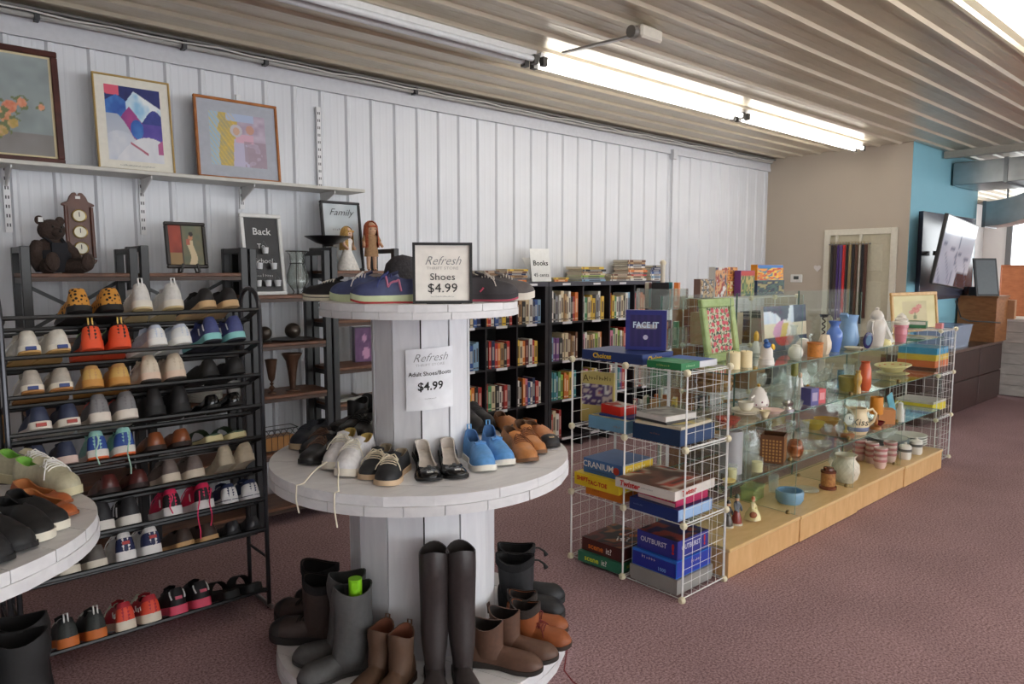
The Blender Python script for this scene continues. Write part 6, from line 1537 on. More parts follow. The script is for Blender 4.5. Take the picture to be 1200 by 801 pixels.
# ---- book spinner behind the game cubes
p = at(777, 308, y=3.05); sxp, syp = p.x, 3.05
t = thing('book_spinner', 'revolving clear pocket rack of paperbacks behind the game cubes', 'book rack', (sxp, syp, 0))
MB().tube([(0, 0, .02), (0, 0, p.z)], .016, 10).build('pole', mat((214, 206, 190), .5), t); MB().lathe([(.001, 0), (.22, 0), (.22, .02), (.03, .04), (.001, .04)], 24).build('base', mat((200, 196, 188), .5), t)
MB().ball((0, 0, p.z), .022).build('finial', mat((222, 214, 190), .5), t)
n = 0
for zi, z in enumerate((.55, .82, 1.09, 1.36)):
    for k in range(4):
        a = PI/2*k+.5; c_ = Vector((math.cos(a)*.12, math.sin(a)*.12, z)); mb = MB(); mb.T = Matrix.Translation(c_) @ Matrix.Rotation(a+PI/2, 4, 'Z')
        mb.box(-.07, .07, -.05, -.047, 0, .14); mb.box(-.07, .07, -.05, .05, -.003, 0); mb.box(-.07, -.067, -.05, .05, 0, .14); mb.box(.067, .07, -.05, .05, 0, .14); mb.build('pocket', CLEAR, t, False)
        cn = ['orange', 'teal', 'tan', 'black', 'white', 'green', 'maroon', 'yellow'][(zi*3+k*5) % 8]
        M_ = Matrix.Translation(Vector((sxp, syp, 0))+c_+Vector((0, 0, .002))) @ Matrix.Rotation(a+PI/2, 4, 'Z') @ Matrix.Translation((-.055, .02, 0)) @ Matrix.Rotation(-PI/2, 4, 'Z')
        put_book(cn, .03, .11, .18, M_, f'{cn} paperback in the {ORD[3-zi]} tier of the revolving rack, pocket {ORD[k]}', 'paperbacks in the revolving rack')
# pink and wooden media shelf beside it
p = at(806, 420, y=3.3); t = thing('media_shelf', 'small pink and wood shelf of discs behind the green frame', 'shelf', (p.x+.05, 3.3, 0), .1)
for x in (-.13, .13): MB().box(x-.01, x+.01, -.1, .1, 0, 1.42).build('side_panel', wood((150, 100, 60), (176, 126, 84), .5, (4, 4, 12), 'pine'), t, False)
for z in (.1, .4, .75, 1.12, 1.40): MB().box(-.12, .12, -.1, .1, z, z+.02).build('shelf_board', mat((196, 190, 186), .5), t, False)
MB().box(-.12, .12, .09, .1, .1, 1.42).build('back_panel', mat((206, 96, 96), .6), t, False)
for k, z in enumerate((.421, .771, 1.141)):
    for i in range(6):
        o = MB().box(-.016, .016, -.085, .055, 0, .19).build('disc_case', mat([(60, 56, 54), (120, 80, 60), (40, 40, 46), (150, 130, 110), (90, 60, 50), (30, 30, 34)][(i+k) % 6], .35), None, False); o.location = (p.x+.05-.09+.036*i, 3.3-.009+.0036*i, z); o.rotation_euler = (0, 0, .1)
        tag(o, f'disc case standing {ORD[i]} from the wooden side on the {("lower", "middle", "upper")[k]} pink shelf', 'disc case', 'disc cases on the pink shelf')

# ================================================================ ornaments in the glass case
CER = lambda c, r=.25: mat(c, r, 0, .04, 15)
ORN = []; RB = {'boxed_candle': 9.5, 'striped_box': 6.5, 'tissue_box': 13, 'photo_frame': 10, 'green_frame': 10, 'blue_sign': 7, 'lattice_box': 18.5, 'glass_casserole': 16, 'oval_plaque': 6}
def orn(name, label, cat, px, py, z, parts, group=None, rz=0):
    """parts: (part name, profile [(r px, z px)], material[, n]) sized in photo pixels at that depth"""
    p = at(px, py, z=z); s = mpp(p); r = max([q[0] for w in parts for q in w[1]] or [6])*s
    p.y = min(max(p.y, CYF+.016+r), CYB-.012-r)
    for i, xd in enumerate(CX):
        if z > S2+.1 and i > 2: continue
        if abs(p.x-xd) < r+.008: p.x = xd+(r+.008)*(1 if p.x >= xd else -1)
    t = thing(name, label, cat, (p.x, p.y, z+.001), rz, group)
    for q in parts:
        MB().lathe([(max(r_*s, .0008), h*s) for r_, h in q[1]], q[3] if len(q) > 3 else 20, cap=False).build(q[0], q[2], t)
    ORN.append([t, z, r if parts else RB.get(name, 8)*s]); return t, s
def cyl(r, h, t=1.0): return [(.1, 0), (r, 0), (r, h), (r-t, h), (r-t, 2), (.1, 2)]
def jar(r, h, neck, lip): return [(.1, 0), (r*.7, 0), (r*.9, h*.15), (r, h*.42), (r*.9, h*.68), (neck, h*.84), (neck, h*.92), (lip, h), (lip-1, h), (neck-1, h*.9), (r*.8, h*.6), (r*.6, 2), (.1, 2)]
def loop(t, s, pts, r, m_, name='handle'): return MB().tube([(x*s, 0, z*s) for x, z in pts], r*s, 6).build(name, m_, t)
CANDLE = CER((232, 216, 172), .5)
# --- top shelf
def floral(u, v):
    n = vn(u*26, v*34, 3); c = (206, 200, 180) if n > .45 else ((120, 140, 90) if n > .3 else (70, 76, 84))
    i, j = math.floor(u*5), math.floor(v*7); q = vn(i*1.37+.5, j*2.11+.5, 9); fx = (i+.25+.5*q)/5; fy = (j+.25+.5*vn(i*1.7+3.5, j*1.3+1.5, 4))/7
    d_ = math.hypot((u-fx)*5, (v-fy)*7)+.25*(vn(u*50, v*60, 2)-.5)
    if d_ < .34: c = mixc((206, 60, 84), (226, 120, 130), vn(u*60, v*60, 1))
    return c
gp0 = at(817, 422, z=S3); gp1 = at(862, 414, z=S3)
yb = 2.36; xa, xb = at(817, 420, y=yb).x, at(862, 420, y=yb).x; wd = xb-xa; hh = at(840, 348, y=yb+.05).z-S3
t = thing('floral_frame', 'pale green frame holding red floral cloth on the glass top', 'frame', ((xa+xb)/2, yb-.06, S3+.001), math.radians(6), None, math.radians(-9))
GRN = wood((150, 168, 104), (172, 188, 128), .5, (8, 8, 8), 'pale_green_paint'); fw = wd*.125
for q in ((-wd/2, wd/2, 0, fw), (-wd/2, wd/2, hh-fw, hh), (-wd/2, -wd/2+fw, fw, hh-fw), (wd/2-fw, wd/2, fw, hh-fw)): MB().box(q[0], q[1], 0, .03, q[2], q[3]).build('frame', GRN, t, False, bevel=.006)
art(t, 'fabric', floral, wd-2*fw, hh-2*fw, 90, 110, (0, .02, fw), rough=.8)
for i, (px, py, r, h) in enumerate(((859, 432, 8, 20), (874, 430, 7, 19))):
    t, s = orn('pillar_candle', ('fat cream pillar candle before the green frame', 'second cream pillar candle touching the fat one')[i], 'candle', px, py, S3, [('wax', [(.1, 0), (r, 0), (r, h-1), (r-1, h), (r-4, h-1.5), (.1, h-2)], CANDLE)], 'cream pillar candles')
    MB().tube([(0, 0, (h-2)*s), (0, .001, (h+1)*s)], .3*s, 4).build('wick', BLACK, t)
t, s = orn('figurine', 'small white figurine with a yellow head on the glass top', 'figurine', 876, 413, S3, [('gown', [(.1, 0), (5, 0), (5.2, 3), (3.2, 12), (1.8, 15), (.1, 15)], CER((226, 228, 224))), ('head', [(.1, 13), (2.6, 15), (3, 19), (2.6, 23), (1.2, 25.5), (.1, 26)], CER((216, 166, 60)))])
t, s = orn('bell_figurine', 'white bell figurine with a bluebird and a sunflower', 'figurine', 898, 427, S3, [('base', [(.1, 0), (9, 0), (9.2, 2), (8.4, 5), (8.6, 7), (7.2, 9), (6.8, 18), (5.5, 22), (.1, 22)], CER((222, 216, 208)))])
MB().ball((-3*s, -.01, 23*s), 5*s, 1.2, .8, .8).ball((-7*s, -.012, 28*s), 2.8*s).build('bird', CER((52, 96, 160)), t)
mb = MB(); mb.T = Matrix.Translation((2.5*s, -6*s, 21*s)) @ Matrix.Rotation(PI/2, 4, 'X'); mb.lathe([(.0005, 0), (3.6*s, 0), (3.4*s, 1.2*s), (.0005, 1.4*s)], 12, wob=lambda a, k: 1+.18*math.sin(a*10)); mb.build('sunflower', CER((226, 180, 50)), t)
def parrot(u, v):
    c = mixc((52, 60, 84), (96, 104, 124), vn(u*3, v*9, 2))
    if v > .55 and u < .7 and vn(u*4, v*3, 5) > .25: c = mixc((190, 206, 230), (226, 232, 240), vn(u*20, v*3, 4))
    if .3 < v < .62 and (u < .3 or u > .6): c = (222, 212, 186)
    d_ = math.hypot((u-.46)*1.0, (v-.42))
    if d_ < .26: c = (214, 160, 196) if u < .44 else (232, 226, 222)
    if d_ < .2 and abs(u-.44-.25*(v-.4)) < .07: c = (226, 200, 110)
    if v < .32 and math.hypot(u-.46, (v-.30)*1.1) < .22: c = (206, 64, 58)
    return c
yb = 2.37; xa, xb = at(892, 405, y=yb).x, at(941, 405, y=yb).x; hh = at(915, 358, y=yb).z-S3
t = thing('bird_canvas', 'bright canvas print of a pink and white bird leaning on the glass back', 'picture', ((xa+xb)/2, yb-.03, S3+.001), 0, None, math.radians(-5))
MB().box(-(xb-xa)/2, (xb-xa)/2, 0, .018, 0, hh).build('canvas', mat((214, 210, 204), .7), t, False); art(t, 'print', parrot, xb-xa, hh, 44, 40, (0, -.0015, 0))
for i, (px, py, r, h) in enumerate(((932, 420, 8.5, 17), (943, 416, 9.5, 20))):
    t, s = orn('white_jar', ('small round white jar beside the bird canvas', 'larger round white jar behind the small one')[i], 'jar', px, py, S3, [('body', [(.1, 0), (r*.6, 0), (r*.95, h*.2), (r, h*.45), (r*.85, h*.72), (r*.55, h*.85), (.1, h*.87)], CER((228, 224, 214))), ('lid', [(.1, h*.86), (r*.6, h*.87), (r*.5, h*.95), (.1, h)], CER((224, 220, 210)))])
t, s = orn('orange_pot', 'burnt orange straight-sided pot on the glass top', 'pot', 958, 418, S3, [('body', cyl(8.5, 17), mat((196, 124, 50), .6, 0, .15, 60, .4)), ('rim', [(8.5, 15), (9.2, 15.5), (9.2, 17), (7.6, 17.2)], mat((184, 110, 44), .6))])
t, s = orn('cream_vase', 'cream facetted vase in front of the blue vase', 'vase', 966, 415, S3, [('body', [(.1, 0), (5, 0), (8, 7), (8, 14), (5, 23), (4, 23), (6, 14), (.1, 3)], CER((226, 212, 186)), 8)])
BLU = CER((92, 126, 196), .2)
t, s = orn('blue_vase', 'blue glazed vase with flared white-lined neck', 'vase', 977, 412, S3, [('body', [(.1, 0), (6, 0), (7.5, 6), (9, 17), (8.6, 23), (5, 28), (4.6, 31), (7.2, 36), (6.4, 36), (3.8, 31), (4, 28), (.1, 20)], BLU)])
t, s = orn('green_frame', 'small sage green frame tilted on the glass top', 'frame', 950, 400, S3, [], None, .3)
mb = MB(); mb.T = Matrix.Rotation(.32, 4, 'Y') @ Matrix.Rotation(-.1, 4, 'X')
for q in ((-6, 6, 0, 4), (-6, 6, 26, 30), (-6, -3, 4, 26), (3, 6, 4, 26)): mb.box(q[0]*s, q[1]*s, 0, 2*s, q[2]*s, q[3]*s)
mb.build('frame', mat((168, 172, 134), .5), t, False)
mb = MB(); mb.T = Matrix.Rotation(.32, 4, 'Y') @ Matrix.Rotation(-.1, 4, 'X'); mb.box(-3*s, 3*s, .8*s, 1.6*s, 4*s, 26*s); mb.build('backing', mat((196, 200, 176), .5), t, False)
t, s = orn('candlestick', 'black twisted metal candlestick on the glass top', 'candlestick', 960, 402, S3, [('foot', [(.1, 0), (5, 0), (4, 2), (.1, 2)], BLACK), ('cup', [(.1, 30), (4, 31), (5, 34), (.1, 34)], BLACK)])
MB().tube([(1.6*s*math.cos(k*.7), 1.6*s*math.sin(k*.7), (2+k*.7)*s) for k in range(42)], .8*s, 5).build('twist', BLACK, t)
t, s = orn('striped_box', 'blue and white striped stack of napkins behind the blue vase', 'napkins', 990, 404, S3, [])
for i in range(8): MB().box(-5*s, 5*s, -4*s, 4*s, i*3.4*s, (i*3.4+3.2)*s).build('napkin', mat((206, 216, 226) if i % 2 else (110, 140, 180), .7), t, False)
LB = CER((142, 176, 222), .2)
t, s = orn('water_pitcher', 'tall pale blue ceramic pitcher on the glass top', 'pitcher', 1004, 409, S3, [('body', [(.1, 0), (9, 0), (11.5, 6), (12, 13), (10, 24), (9, 31), (11, 39), (10, 39), (8, 31), (9, 24), (.1, 10)], LB)])
loop(t, s, [(9, 30), (15, 31), (16.5, 22), (14, 13), (11.5, 10)], 1.5, LB); MB().bar((-8*s, 0, 36*s), (-15*s, 0, 41*s), 8*s, 3*s).build('spout', LB, t, False)
t, s = orn('oval_plaque', 'navy blue oval cameo plaque leaning on the pitcher', 'plaque', 1013, 409, S3, [], None, -.5)
mb = MB(); mb.T = Matrix.Translation((0, -.02, 10.5*s)) @ Matrix.Rotation(PI/2+.12, 4, 'X'); mb.lathe([(.0005, 0), (10*s, 0), (10*s, 1.5*s), (8.5*s, 2.2*s), (.0005, 1.6*s)], 24, sx=.6); mb.build('rim', CER((48, 46, 92)), t)
mb = MB(); mb.T = Matrix.Translation((0, -.02-1.9*s, 10.5*s)) @ Matrix.Rotation(PI/2+.12, 4, 'X'); mb.lathe([(.0005, 0), (6.6*s, 0), (6*s, .6*s), (.0005, .7*s)], 20, sx=.6); mb.build('cameo', CER((96, 130, 160)), t)
t, s = orn('ginger_jar', 'white lidded jug with blue flowers on the glass top', 'jar', 1026, 405, S3, [('body', [(.1, 0), (8, 0), (8.6, 4), (9.4, 12), (10.5, 22), (9.5, 28), (6.5, 31), (6.5, 33), (.1, 33)], CER((212, 206, 196))), ('lid', [(.1, 32.5), (7.5, 33), (7.6, 35), (5, 40), (2, 42), (2.4, 44), (.1, 45.5)], CER((206, 200, 190)))])
mb = MB()
for i in range(9): mb.ball(((5+4*math.sin(i*2.2))*s*.9, -(7.5-abs(i-4)*.35)*s, (8+i*2.3)*s), 1.3*s, 1, .5, 1, 7, 5)
mb.build('flower_pattern', CER((84, 92, 160)), t); loop(t, s, [(-7, 29), (-12, 28), (-12.5, 20), (-9, 14)], 1.2, CER((206, 200, 190)))
t, s = orn('saucer', 'cream oval soap dish at the shelf edge', 'dish', 1021, 411, S3, [('dish', [(.1, 0), (7, 0), (11, 3), (10.4, 3.4), (6, 1.2), (.1, 1)], CER((226, 216, 190)))])
t, s = orn('photo_frame', 'white moulded photo frame tilted beside the ice cream jar', 'frame', 1058, 404, S3, [], None, math.radians(-28))
T_ = Matrix.Rotation(-.25, 4, 'Y') @ Matrix.Rotation(-.35, 4, 'X')
for q in ((-8, 8, 0, 5), (-8, 8, 32, 37), (-8, -4, 5, 32), (4, 8, 5, 32)):
    mb = MB(); mb.T = T_; mb.box(q[0]*s, q[1]*s, 0, 2.2*s, q[2]*s, q[3]*s); mb.build('frame', CER((228, 226, 220), .4), t, False, bevel=.003)
mb = MB(); mb.T = T_; mb.box(-4*s, 4*s, 1*s, 1.8*s, 5*s, 32*s); mb.build('backing', mat((176, 172, 160), .4), t, False)
t, s = orn('butter_dish', 'small pale yellow covered dish before the white frame', 'dish', 1049, 404, S3, [('cover', [(.1, 0), (8, 0), (8, 2), (6, 5.5), (2, 7), (.1, 7)], CER((228, 220, 160)))])
t, s = orn('ice_cream_jar', 'pink ice cream cone cookie jar with white swirl lid', 'jar', 1077, 402, S3, [('cone', [(.1, 0), (5.8, 0), (6.6, 9), (7.2, 9.2), (7, 17), (8, 17.4), (8, 20.5), (.1, 20.5)], CER((206, 128, 138))), ('swirl_lid', [(.1, 20), (8.2, 20.5), (8.8, 23), (7, 25), (7.4, 27), (5, 29.5), (5, 31), (2, 33.5), (.1, 35)], CER((232, 226, 214)))])
def rose(u, v):
    c = mixc((206, 196, 140), (222, 212, 164), vn(u*5, v*5))
    if .2 < u < .8 and .16 < v < .84: c = mixc((186, 176, 128), (204, 190, 146), vn(u*6, v*6, 3))
    for fx, fy, r in ((.52, .56, .09), (.42, .5, .06), (.6, .66, .07)):
        if math.hypot(u-fx, v-fy) < r: c = mixc((186, 90, 80), (206, 150, 130), vn(u*30, v*30))
    if .28 < v < .5 and abs(u-.5) < .015+.1*(.5-v): c = (110, 116, 70)
    return c
yb = 2.32; xa, xb = at(1052, 393, y=yb).x, at(1090, 393, y=yb).x; hh = at(1072, 342, y=yb).z-S3
t = thing('rose_picture', 'gold framed botanical rose print standing on the glass top', 'picture', ((xa+xb)/2, yb-.02, S3+.001), math.radians(-8), None, math.radians(-6))
fw = .03; wd = xb-xa
for q in ((-wd/2, wd/2, 0, fw), (-wd/2, wd/2, hh-fw, hh), (-wd/2, -wd/2+fw, fw, hh-fw), (wd/2-fw, wd/2, fw, hh-fw)): MB().box(q[0], q[1], 0, .022, q[2], q[3]).build('frame', wood((196, 150, 84), (216, 176, 110), .4, (6, 6, 6), 'gold_wood'), t, False, bevel=.005)
art(t, 'print', rose, wd-2*fw, hh-2*fw, 40, 44, (0, .012, fw))
# --- second shelf
PINKG = glassmat((244, 196, 184), 1.45, 'pink_glass', .05, .25, (214, 120, 104))
t, s = orn('pink_dish', 'pink pressed glass dish at the end of the second shelf', 'dish', 853, 497, S2, [('dish', [(.1, 0), (9, 0), (15, 8), (14, 8), (8, 1.5), (.1, 1.5)], PINKG)])
for i in range(3):
    orn('saucer', f'cream saucer, {ORD[i]} from the bottom under the teacup', 'saucer', 876, 486, S2,  [('plate', [(.1, 0), (9, 0), (16.5, 3.2), (16, 3.8), (9, 1.2), (.1, 1)], CER((228, 220, 198)), 28)], 'cream saucers on the second shelf')[0].location.z += .0072*i
t, s = orn('teacup', 'cream floral teacup standing on the saucers', 'cup', 867, 476, S2+.0245, [('cup', [(.1, 0), (5, 0), (7.5, 4), (9, 10), (8.3, 10), (6.5, 4), (.1, 1.5)], CER((232, 226, 208)))]); loop(t, s, [(8.5, 8.5), (12, 8), (11.5, 4), (7.6, 3)], .8, CER((232, 226, 208)))
FLW = CER((234, 226, 220))
t, s = orn('teapot', 'white floral teapot with gold knob on the second shelf', 'teapot', 891, 480, S2, [('body', [(.1, 0), (9, 0), (12, 5), (12.4, 9), (10, 16), (7.5, 20), (.1, 20)], FLW), ('lid', [(.1, 19.5), (8.2, 20), (6, 24), (3, 26.5), (.1, 27)], FLW), ('knob', [(.1, 26), (1.6, 27), (1.8, 29), (.1, 30.5)], CER((206, 160, 70)))])
loop(t, s, [(-11, 5), (-16, 9), (-16, 15), (-9, 17)], 1.3, FLW); MB().tube([(11*s, 0, 7*s), (15*s, 0, 12*s), (17*s, 0, 18*s)], [2.4*s, 1.7*s, 1.3*s], 8).build('spout', FLW, t)
mb = MB()
for i in range(7): mb.ball((11.6*s*math.cos(-1.6+i*.55-1.2), 11.6*s*math.sin(-1.6+i*.55-1.2), (7+3*(i % 2))*s), 1.2*s, 1, 1, 1, 6, 5)
mb.build('flower_pattern', CER((150, 96, 110)), t)
t, s = orn('cream_bowl', 'tiny cream footed bowl before the teapot', 'bowl', 890, 488, S2, [('bowl', [(.1, 0), (3, 0), (3.4, 1.5), (6.4, 8), (5.8, 8), (2.6, 2), (.1, 2)], CER((230, 216, 176)))])
t, s = orn('pink_plate', 'shallow pinkish china dish on the second shelf', 'dish', 907, 484, S2, [('dish', [(.1, 0), (8, 0), (13, 4.4), (12.4, 4.8), (8, 1.2), (.1, 1)], CER((232, 204, 196)), 28)])
t, s = orn('decanter', 'large clear glass ship decanter on the second shelf', 'decanter', 910, 463, S2, [('body', [(.1, 0), (15, 0), (16, 3), (12, 14), (4, 25), (2.6, 34), (3.6, 38), (2.8, 38), (2, 33), (3.4, 25), (11, 13), (14.5, 3), (.1, 2)], CLEAR, 24), ('stopper', [(.1, 36), (2, 37), (3.4, 41), (.1, 44)], CLEAR)])
t, s = orn('oil_lamp', 'glass oil lamp with silver base at the shelf joint', 'lamp', 928, 482, S2, [('base', [(.1, 0), (8, 0), (8, 3), (5, 6), (6.5, 10), (4, 13), (.1, 13)], CHROME), ('chimney', [(3, 13), (4.6, 22), (4.2, 30), (2.6, 42), (2, 42), (3.6, 30), (4, 22), (2.4, 13)], CLEAR)])
t, s = orn('wine_bottle', 'slim clear bottle with green top behind the lamp', 'bottle', 925, 466, S2, [('body', [(.1, 0), (5, 0), (5, 24), (2, 30), (2, 36), (.1, 36)], CLEAR), ('wrapped_top', [(2.2, 26), (4, 28), (4, 42), (.1, 43)], CER((142, 140, 70)))])
t, s = orn('angel_figurine', 'white robed angel figurine on the second shelf', 'figurine', 937, 462, S2, [('gown', [(.1, 0), (5, 0), (4.6, 6), (3, 15), (2.2, 19), (.1, 20)], FLW), ('head', [(.1, 19), (2, 20.5), (2.3, 23), (1.6, 25.5), (.1, 26)], CER((216, 176, 140)))])
for sd in (-1, 1): MB().ball((sd*4*s, .006, 15*s), 4*s, .6, .25, 1.4).build('wing', FLW, t)
t, s = orn('gold_figurine', 'pair of small gilt animals on the second shelf', 'figurine', 946, 466, S2, [('body', [(.1, 0), (4, 0), (5, 4), (3.5, 9), (2, 11), (2.6, 14), (.1, 16)], mat((196, 150, 60), .3, .6))])
t, s = orn('glass_basket', 'pressed glass bowl with sawtooth rim on the second shelf', 'bowl', 947, 481, S2, [('bowl', [(.1, 0), (7, 0), (10, 10), (9, 10), (6, 1.5), (.1, 1.5)], CLEAR)])
for i, (px, py, w, h, c, lab) in enumerate(((956, 474, 14, 20, (88, 84, 142), 'violet boxed candle on the second shelf'), (970, 474, 13, 17, (206, 84, 88), 'coral red boxed candle on the second shelf'))):
    t, s = orn('boxed_candle', lab, 'candle', px, py, S2, [], None, -.2); MB().box(-w/2*s, w/2*s, -w/2*s, w/2*s, 0, h*s).build('carton', mat(c, .4), t, False); MB().box(-w/3*s, w/3*s, -w/2*s-.001, -w/2*s, h*.25*s, h*.75*s).build('label_panel', mat(mixc(c, (240, 220, 220), .5), .5), t, False)
t, s = orn('crystal_bowl', 'cut crystal candy bowl on the second shelf', 'bowl', 982, 470, S2, [('bowl', [(.1, 0), (4, 0), (4, 2), (9, 10), (8, 10), (3.4, 3), (.1, 3)], CLEAR, 12)])
t, s = orn('glass_teapot', 'clear glass teapot with a long spout on the second shelf', 'teapot', 968, 455, S2, [('body', [(.1, 0), (9, 0), (13, 6), (12, 14), (7, 19), (.1, 20)], CLEAR), ('lid', [(.1, 19.5), (5, 20), (2, 23), (.1, 25)], CLEAR)])
MB().tube([(10*s, 0, 8*s), (15*s, 0, 16*s), (20*s, 0, 28*s)], [2*s, 1.5*s, 1.2*s], 8).build('spout', CLEAR, t); loop(t, s, [(-11, 5), (-18, 9), (-17, 17), (-8, 18)], 1.0, CLEAR)
t, s = orn('blue_glass', 'pale blue glass tumbler on the second shelf', 'glass', 985, 456, S2, [('glass', cyl(4, 22, .6), glassmat((214, 232, 240), 1.45, 'pale_blue_glass', .03, .18, (160, 200, 214)))])
t, s = orn('planter', 'mustard green ceramic planter on the second shelf', 'planter', 1000, 458, S2, [('pot', [(.1, 0), (10, 0), (12, 17), (11, 17.5), (9, 2), (.1, 2)], CER((166, 150, 74), .4))])
mb = MB(); mb.tube([((2+i*.16)*s*math.cos(i*.6), -11*s, (8+(2+i*.16)*math.sin(i*.6))*s) for i in range(36)], .5*s, 4); mb.build('wire_spiral', mat((96, 92, 86), .4, .6), t)
t, s = orn('amber_bottle', 'slim amber ceramic bottle beside the orange vase', 'bottle', 1013, 461, S2, [('body', [(.1, 0), (4.2, 0), (4, 6), (3, 9), (4.6, 14), (4.4, 19), (2.2, 24), (3, 27), (2.2, 27), (.1, 24)], CER((190, 146, 66)))])
t, s = orn('orange_vase', 'tall glossy orange red vase on the second shelf', 'vase', 1025, 460, S2, [('body', [(.1, 0), (5, 0), (6.8, 4), (7.2, 14), (6.6, 26), (5, 31), (4.4, 33), (5.4, 35), (4.6, 35), (3.6, 32), (.1, 26)], CER((206, 96, 58)))])
t, s = orn('serving_platter', 'large yellow sunflower serving platter on the second shelf', 'platter', 1066, 449, S2, [('platter', [(.1, 0), (12, 0), (15, 3), (24, 8), (23.4, 9), (14, 4.5), (.1, 3.5)], CER((226, 212, 150), .3), 36)])
t.location = (6.06, 2.205, S2+.0275); t.scale = (1.35, .82, 1); ORN.pop()
for i in range(11): a = i*2*PI/11; MB().ball((19*s*math.cos(a), 19*s*math.sin(a), 6.6*s), 2.6*s, 1, 1, .22, 8, 6).build('painted_fruit', CER((214, 116, 66), .3), t)
t, s = orn('cake_plate', 'pale yellow cake plate under the platter edge', 'plate', 1046, 455, S2, [('plate', [(.1, 0), (14, 0), (20, 2.4), (19.6, 3), (13, 1), (.1, 1)], CER((222, 214, 160), .3), 28)]); t.location = (6.06, 2.205, S2+.001); ORN.pop()
# --- first shelf
FROST = glassmat((232, 234, 236), 1.3, 'frosted_glass', .3, .55, (206, 206, 208))
t, s = orn('frosted_vase', 'frosted white cylinder vase on the lowest glass shelf', 'vase', 856, 553, S1, [('cylinder', cyl(13, 50), FROST)])
t, s = orn('glass_canister', 'big clear glass storage jar on the lowest shelf', 'jar', 885, 541, S1, [('jar', [(.1, 0), (13, 0), (15, 3), (15, 30), (11, 37), (11, 41), (10, 41), (10, 36), (14, 30), (14, 4), (.1, 2)], CLEAR, 24)])
for i, (px, py, r, h) in enumerate(((857, 561, 6.5, 17), (887, 553, 7, 18))):
    t, s = orn('jar_candle', ('pale yellow glass candle before the frosted vase', 'pale yellow glass candle before the storage jar')[i], 'candle', px, py, S1, [('glass', cyl(r, h, .5), CLEAR), ('wax', [(.1, 1), (r-.8, 1), (r-.8, h*.7), (.1, h*.7)], CER((232, 220, 150), .5))])
t, s = orn('straw_coaster', 'small round straw dish by the yellow candle', 'dish', 857, 565, S1, [('dish', [(.1, 0), (6, 0), (8, 2.5), (7.4, 3), (.1, 1)], CER((216, 196, 120), .6))])
t, s = orn('lattice_box', 'square brown cutwork metal lantern box', 'lantern', 913, 541, S1, [], None, .35); w = 13*s; h = 33*s
for i in range(4):
    mb = MB(); mb.T = Matrix.Rotation(PI/2*i, 4, 'Z'); mb.box(-w, w, -w, -w+.003, 0, h); mb.build('side', mat((112, 74, 50), .4, .3), t, False)
    mb = MB(); mb.T = Matrix.Rotation(PI/2*i, 4, 'Z')
    for a in range(6):
        for b_ in range(7): mb.box(-w*.82+a*w*.29, -w*.82+a*w*.29+w*.17, -w-.0012, -w-.0002, h*.08+b_*h*.115, h*.08+b_*h*.115+h*.07)
    mb.build('cutwork', mat((190, 140, 84), .4, .3), t, False)
MB().box(-w, w, -w, w, 0, .003).build('base', mat((80, 54, 40), .5), t, False)
t, s = orn('ribbed_candle', 'amber ribbed glass candle globe with white candle', 'candle', 939, 537, S1, [('globe', [(.1, 0), (6, 0), (9, 6), (9.6, 11), (8, 18), (6, 21), (5.4, 21), (7.4, 18), (9, 11), (8.4, 6), (.1, 2)], glassmat((236, 206, 176), 1.45, 'amber_glass', .04, .2, (190, 120, 80)), 16), ('candle', [(.1, 2), (5, 2), (5, 13), (.1, 13)], CER((236, 226, 214), .5))])
for i, (px, py, r) in enumerate(((955, 531, 13), (966, 524, 11), (950, 523, 10))):
    orn('glass_dish', ('round pressed glass relish dish near the shelf front', 'pressed glass candy dish beside the goblets', 'small pressed glass dish behind the relish dish')[i], 'dish', px, py, S1, [('dish', [(.1, 0), (r*.6, 0), (r, 5), (r-.8, 5), (r*.55, 1.2), (.1, 1)], CLEAR, 14)])
for i, (px, py) in enumerate(((970, 517), (983, 518))):
    orn('goblet', ('clear stemmed goblet beside the glass dishes', 'clear stemmed goblet before the dome clock')[i], 'glass', px, py, S1, [('goblet', [(.1, 0), (5, 0), (4.6, 1), (.9, 2), (.9, 9), (4, 12), (5, 20), (4.4, 20), (3.4, 12.5), (.1, 11)], CLEAR, 16)], 'stemmed goblets')
for i, (px, py, r, c) in enumerate(((952, 502, 13, (206, 180, 70)), (966, 499, 15, (196, 150, 60)))):
    orn('yellow_bowl', ('yellow glazed bowl at the back of the lowest shelf', 'mustard stoneware bowl beside the dome clock')[i], 'bowl', px, py, S1, [('bowl', [(.1, 0), (r*.5, 0), (r, 9), (r-1, 9), (r*.45, 2), (.1, 2)], CER(c, .4), 24)])
t, s = orn('dome_clock', 'anniversary clock with white dial under a glass dome', 'clock', 988, 512, S1, [('base', [(.1, 0), (10, 0), (10, 3), (8, 5), (.1, 5)], mat((150, 96, 54), .4)), ('dome', [(9, 5), (9.4, 18), (8.6, 26), (5, 32), (.1, 34)], CLEAR, 24), ('works', [(.1, 5), (4, 5), (1.2, 8), (1.2, 14), (3, 15), (3, 17), (.1, 17)], mat((190, 160, 80), .3, .8))])
mb = MB(); mb.T = Matrix.Translation((-.004, -3*s, 21*s)) @ Matrix.Rotation(-.7, 4, 'Z') @ Matrix.Rotation(PI/2, 4, 'X'); mb.lathe([(.0005, 0), (5.4*s, 0), (5.4*s, 1.5*s), (.0005, 1.6*s)], 20, sy=1.25); dl = mb.build('dial', CER((232, 228, 218)), t)
mb = MB(); mb.T = Matrix.Translation((-.004, -3*s, 21*s)) @ Matrix.Rotation(-.7, 4, 'Z'); mb.box(-.4*s, .4*s, -2.3*s, -1.8*s, 0, 3.5*s); mb.box(0, 3*s, -2.3*s, -1.8*s, -.4*s, .4*s); mb.build('hands', BLACK, dl, False)
CRM = CER((224, 204, 164), .35)
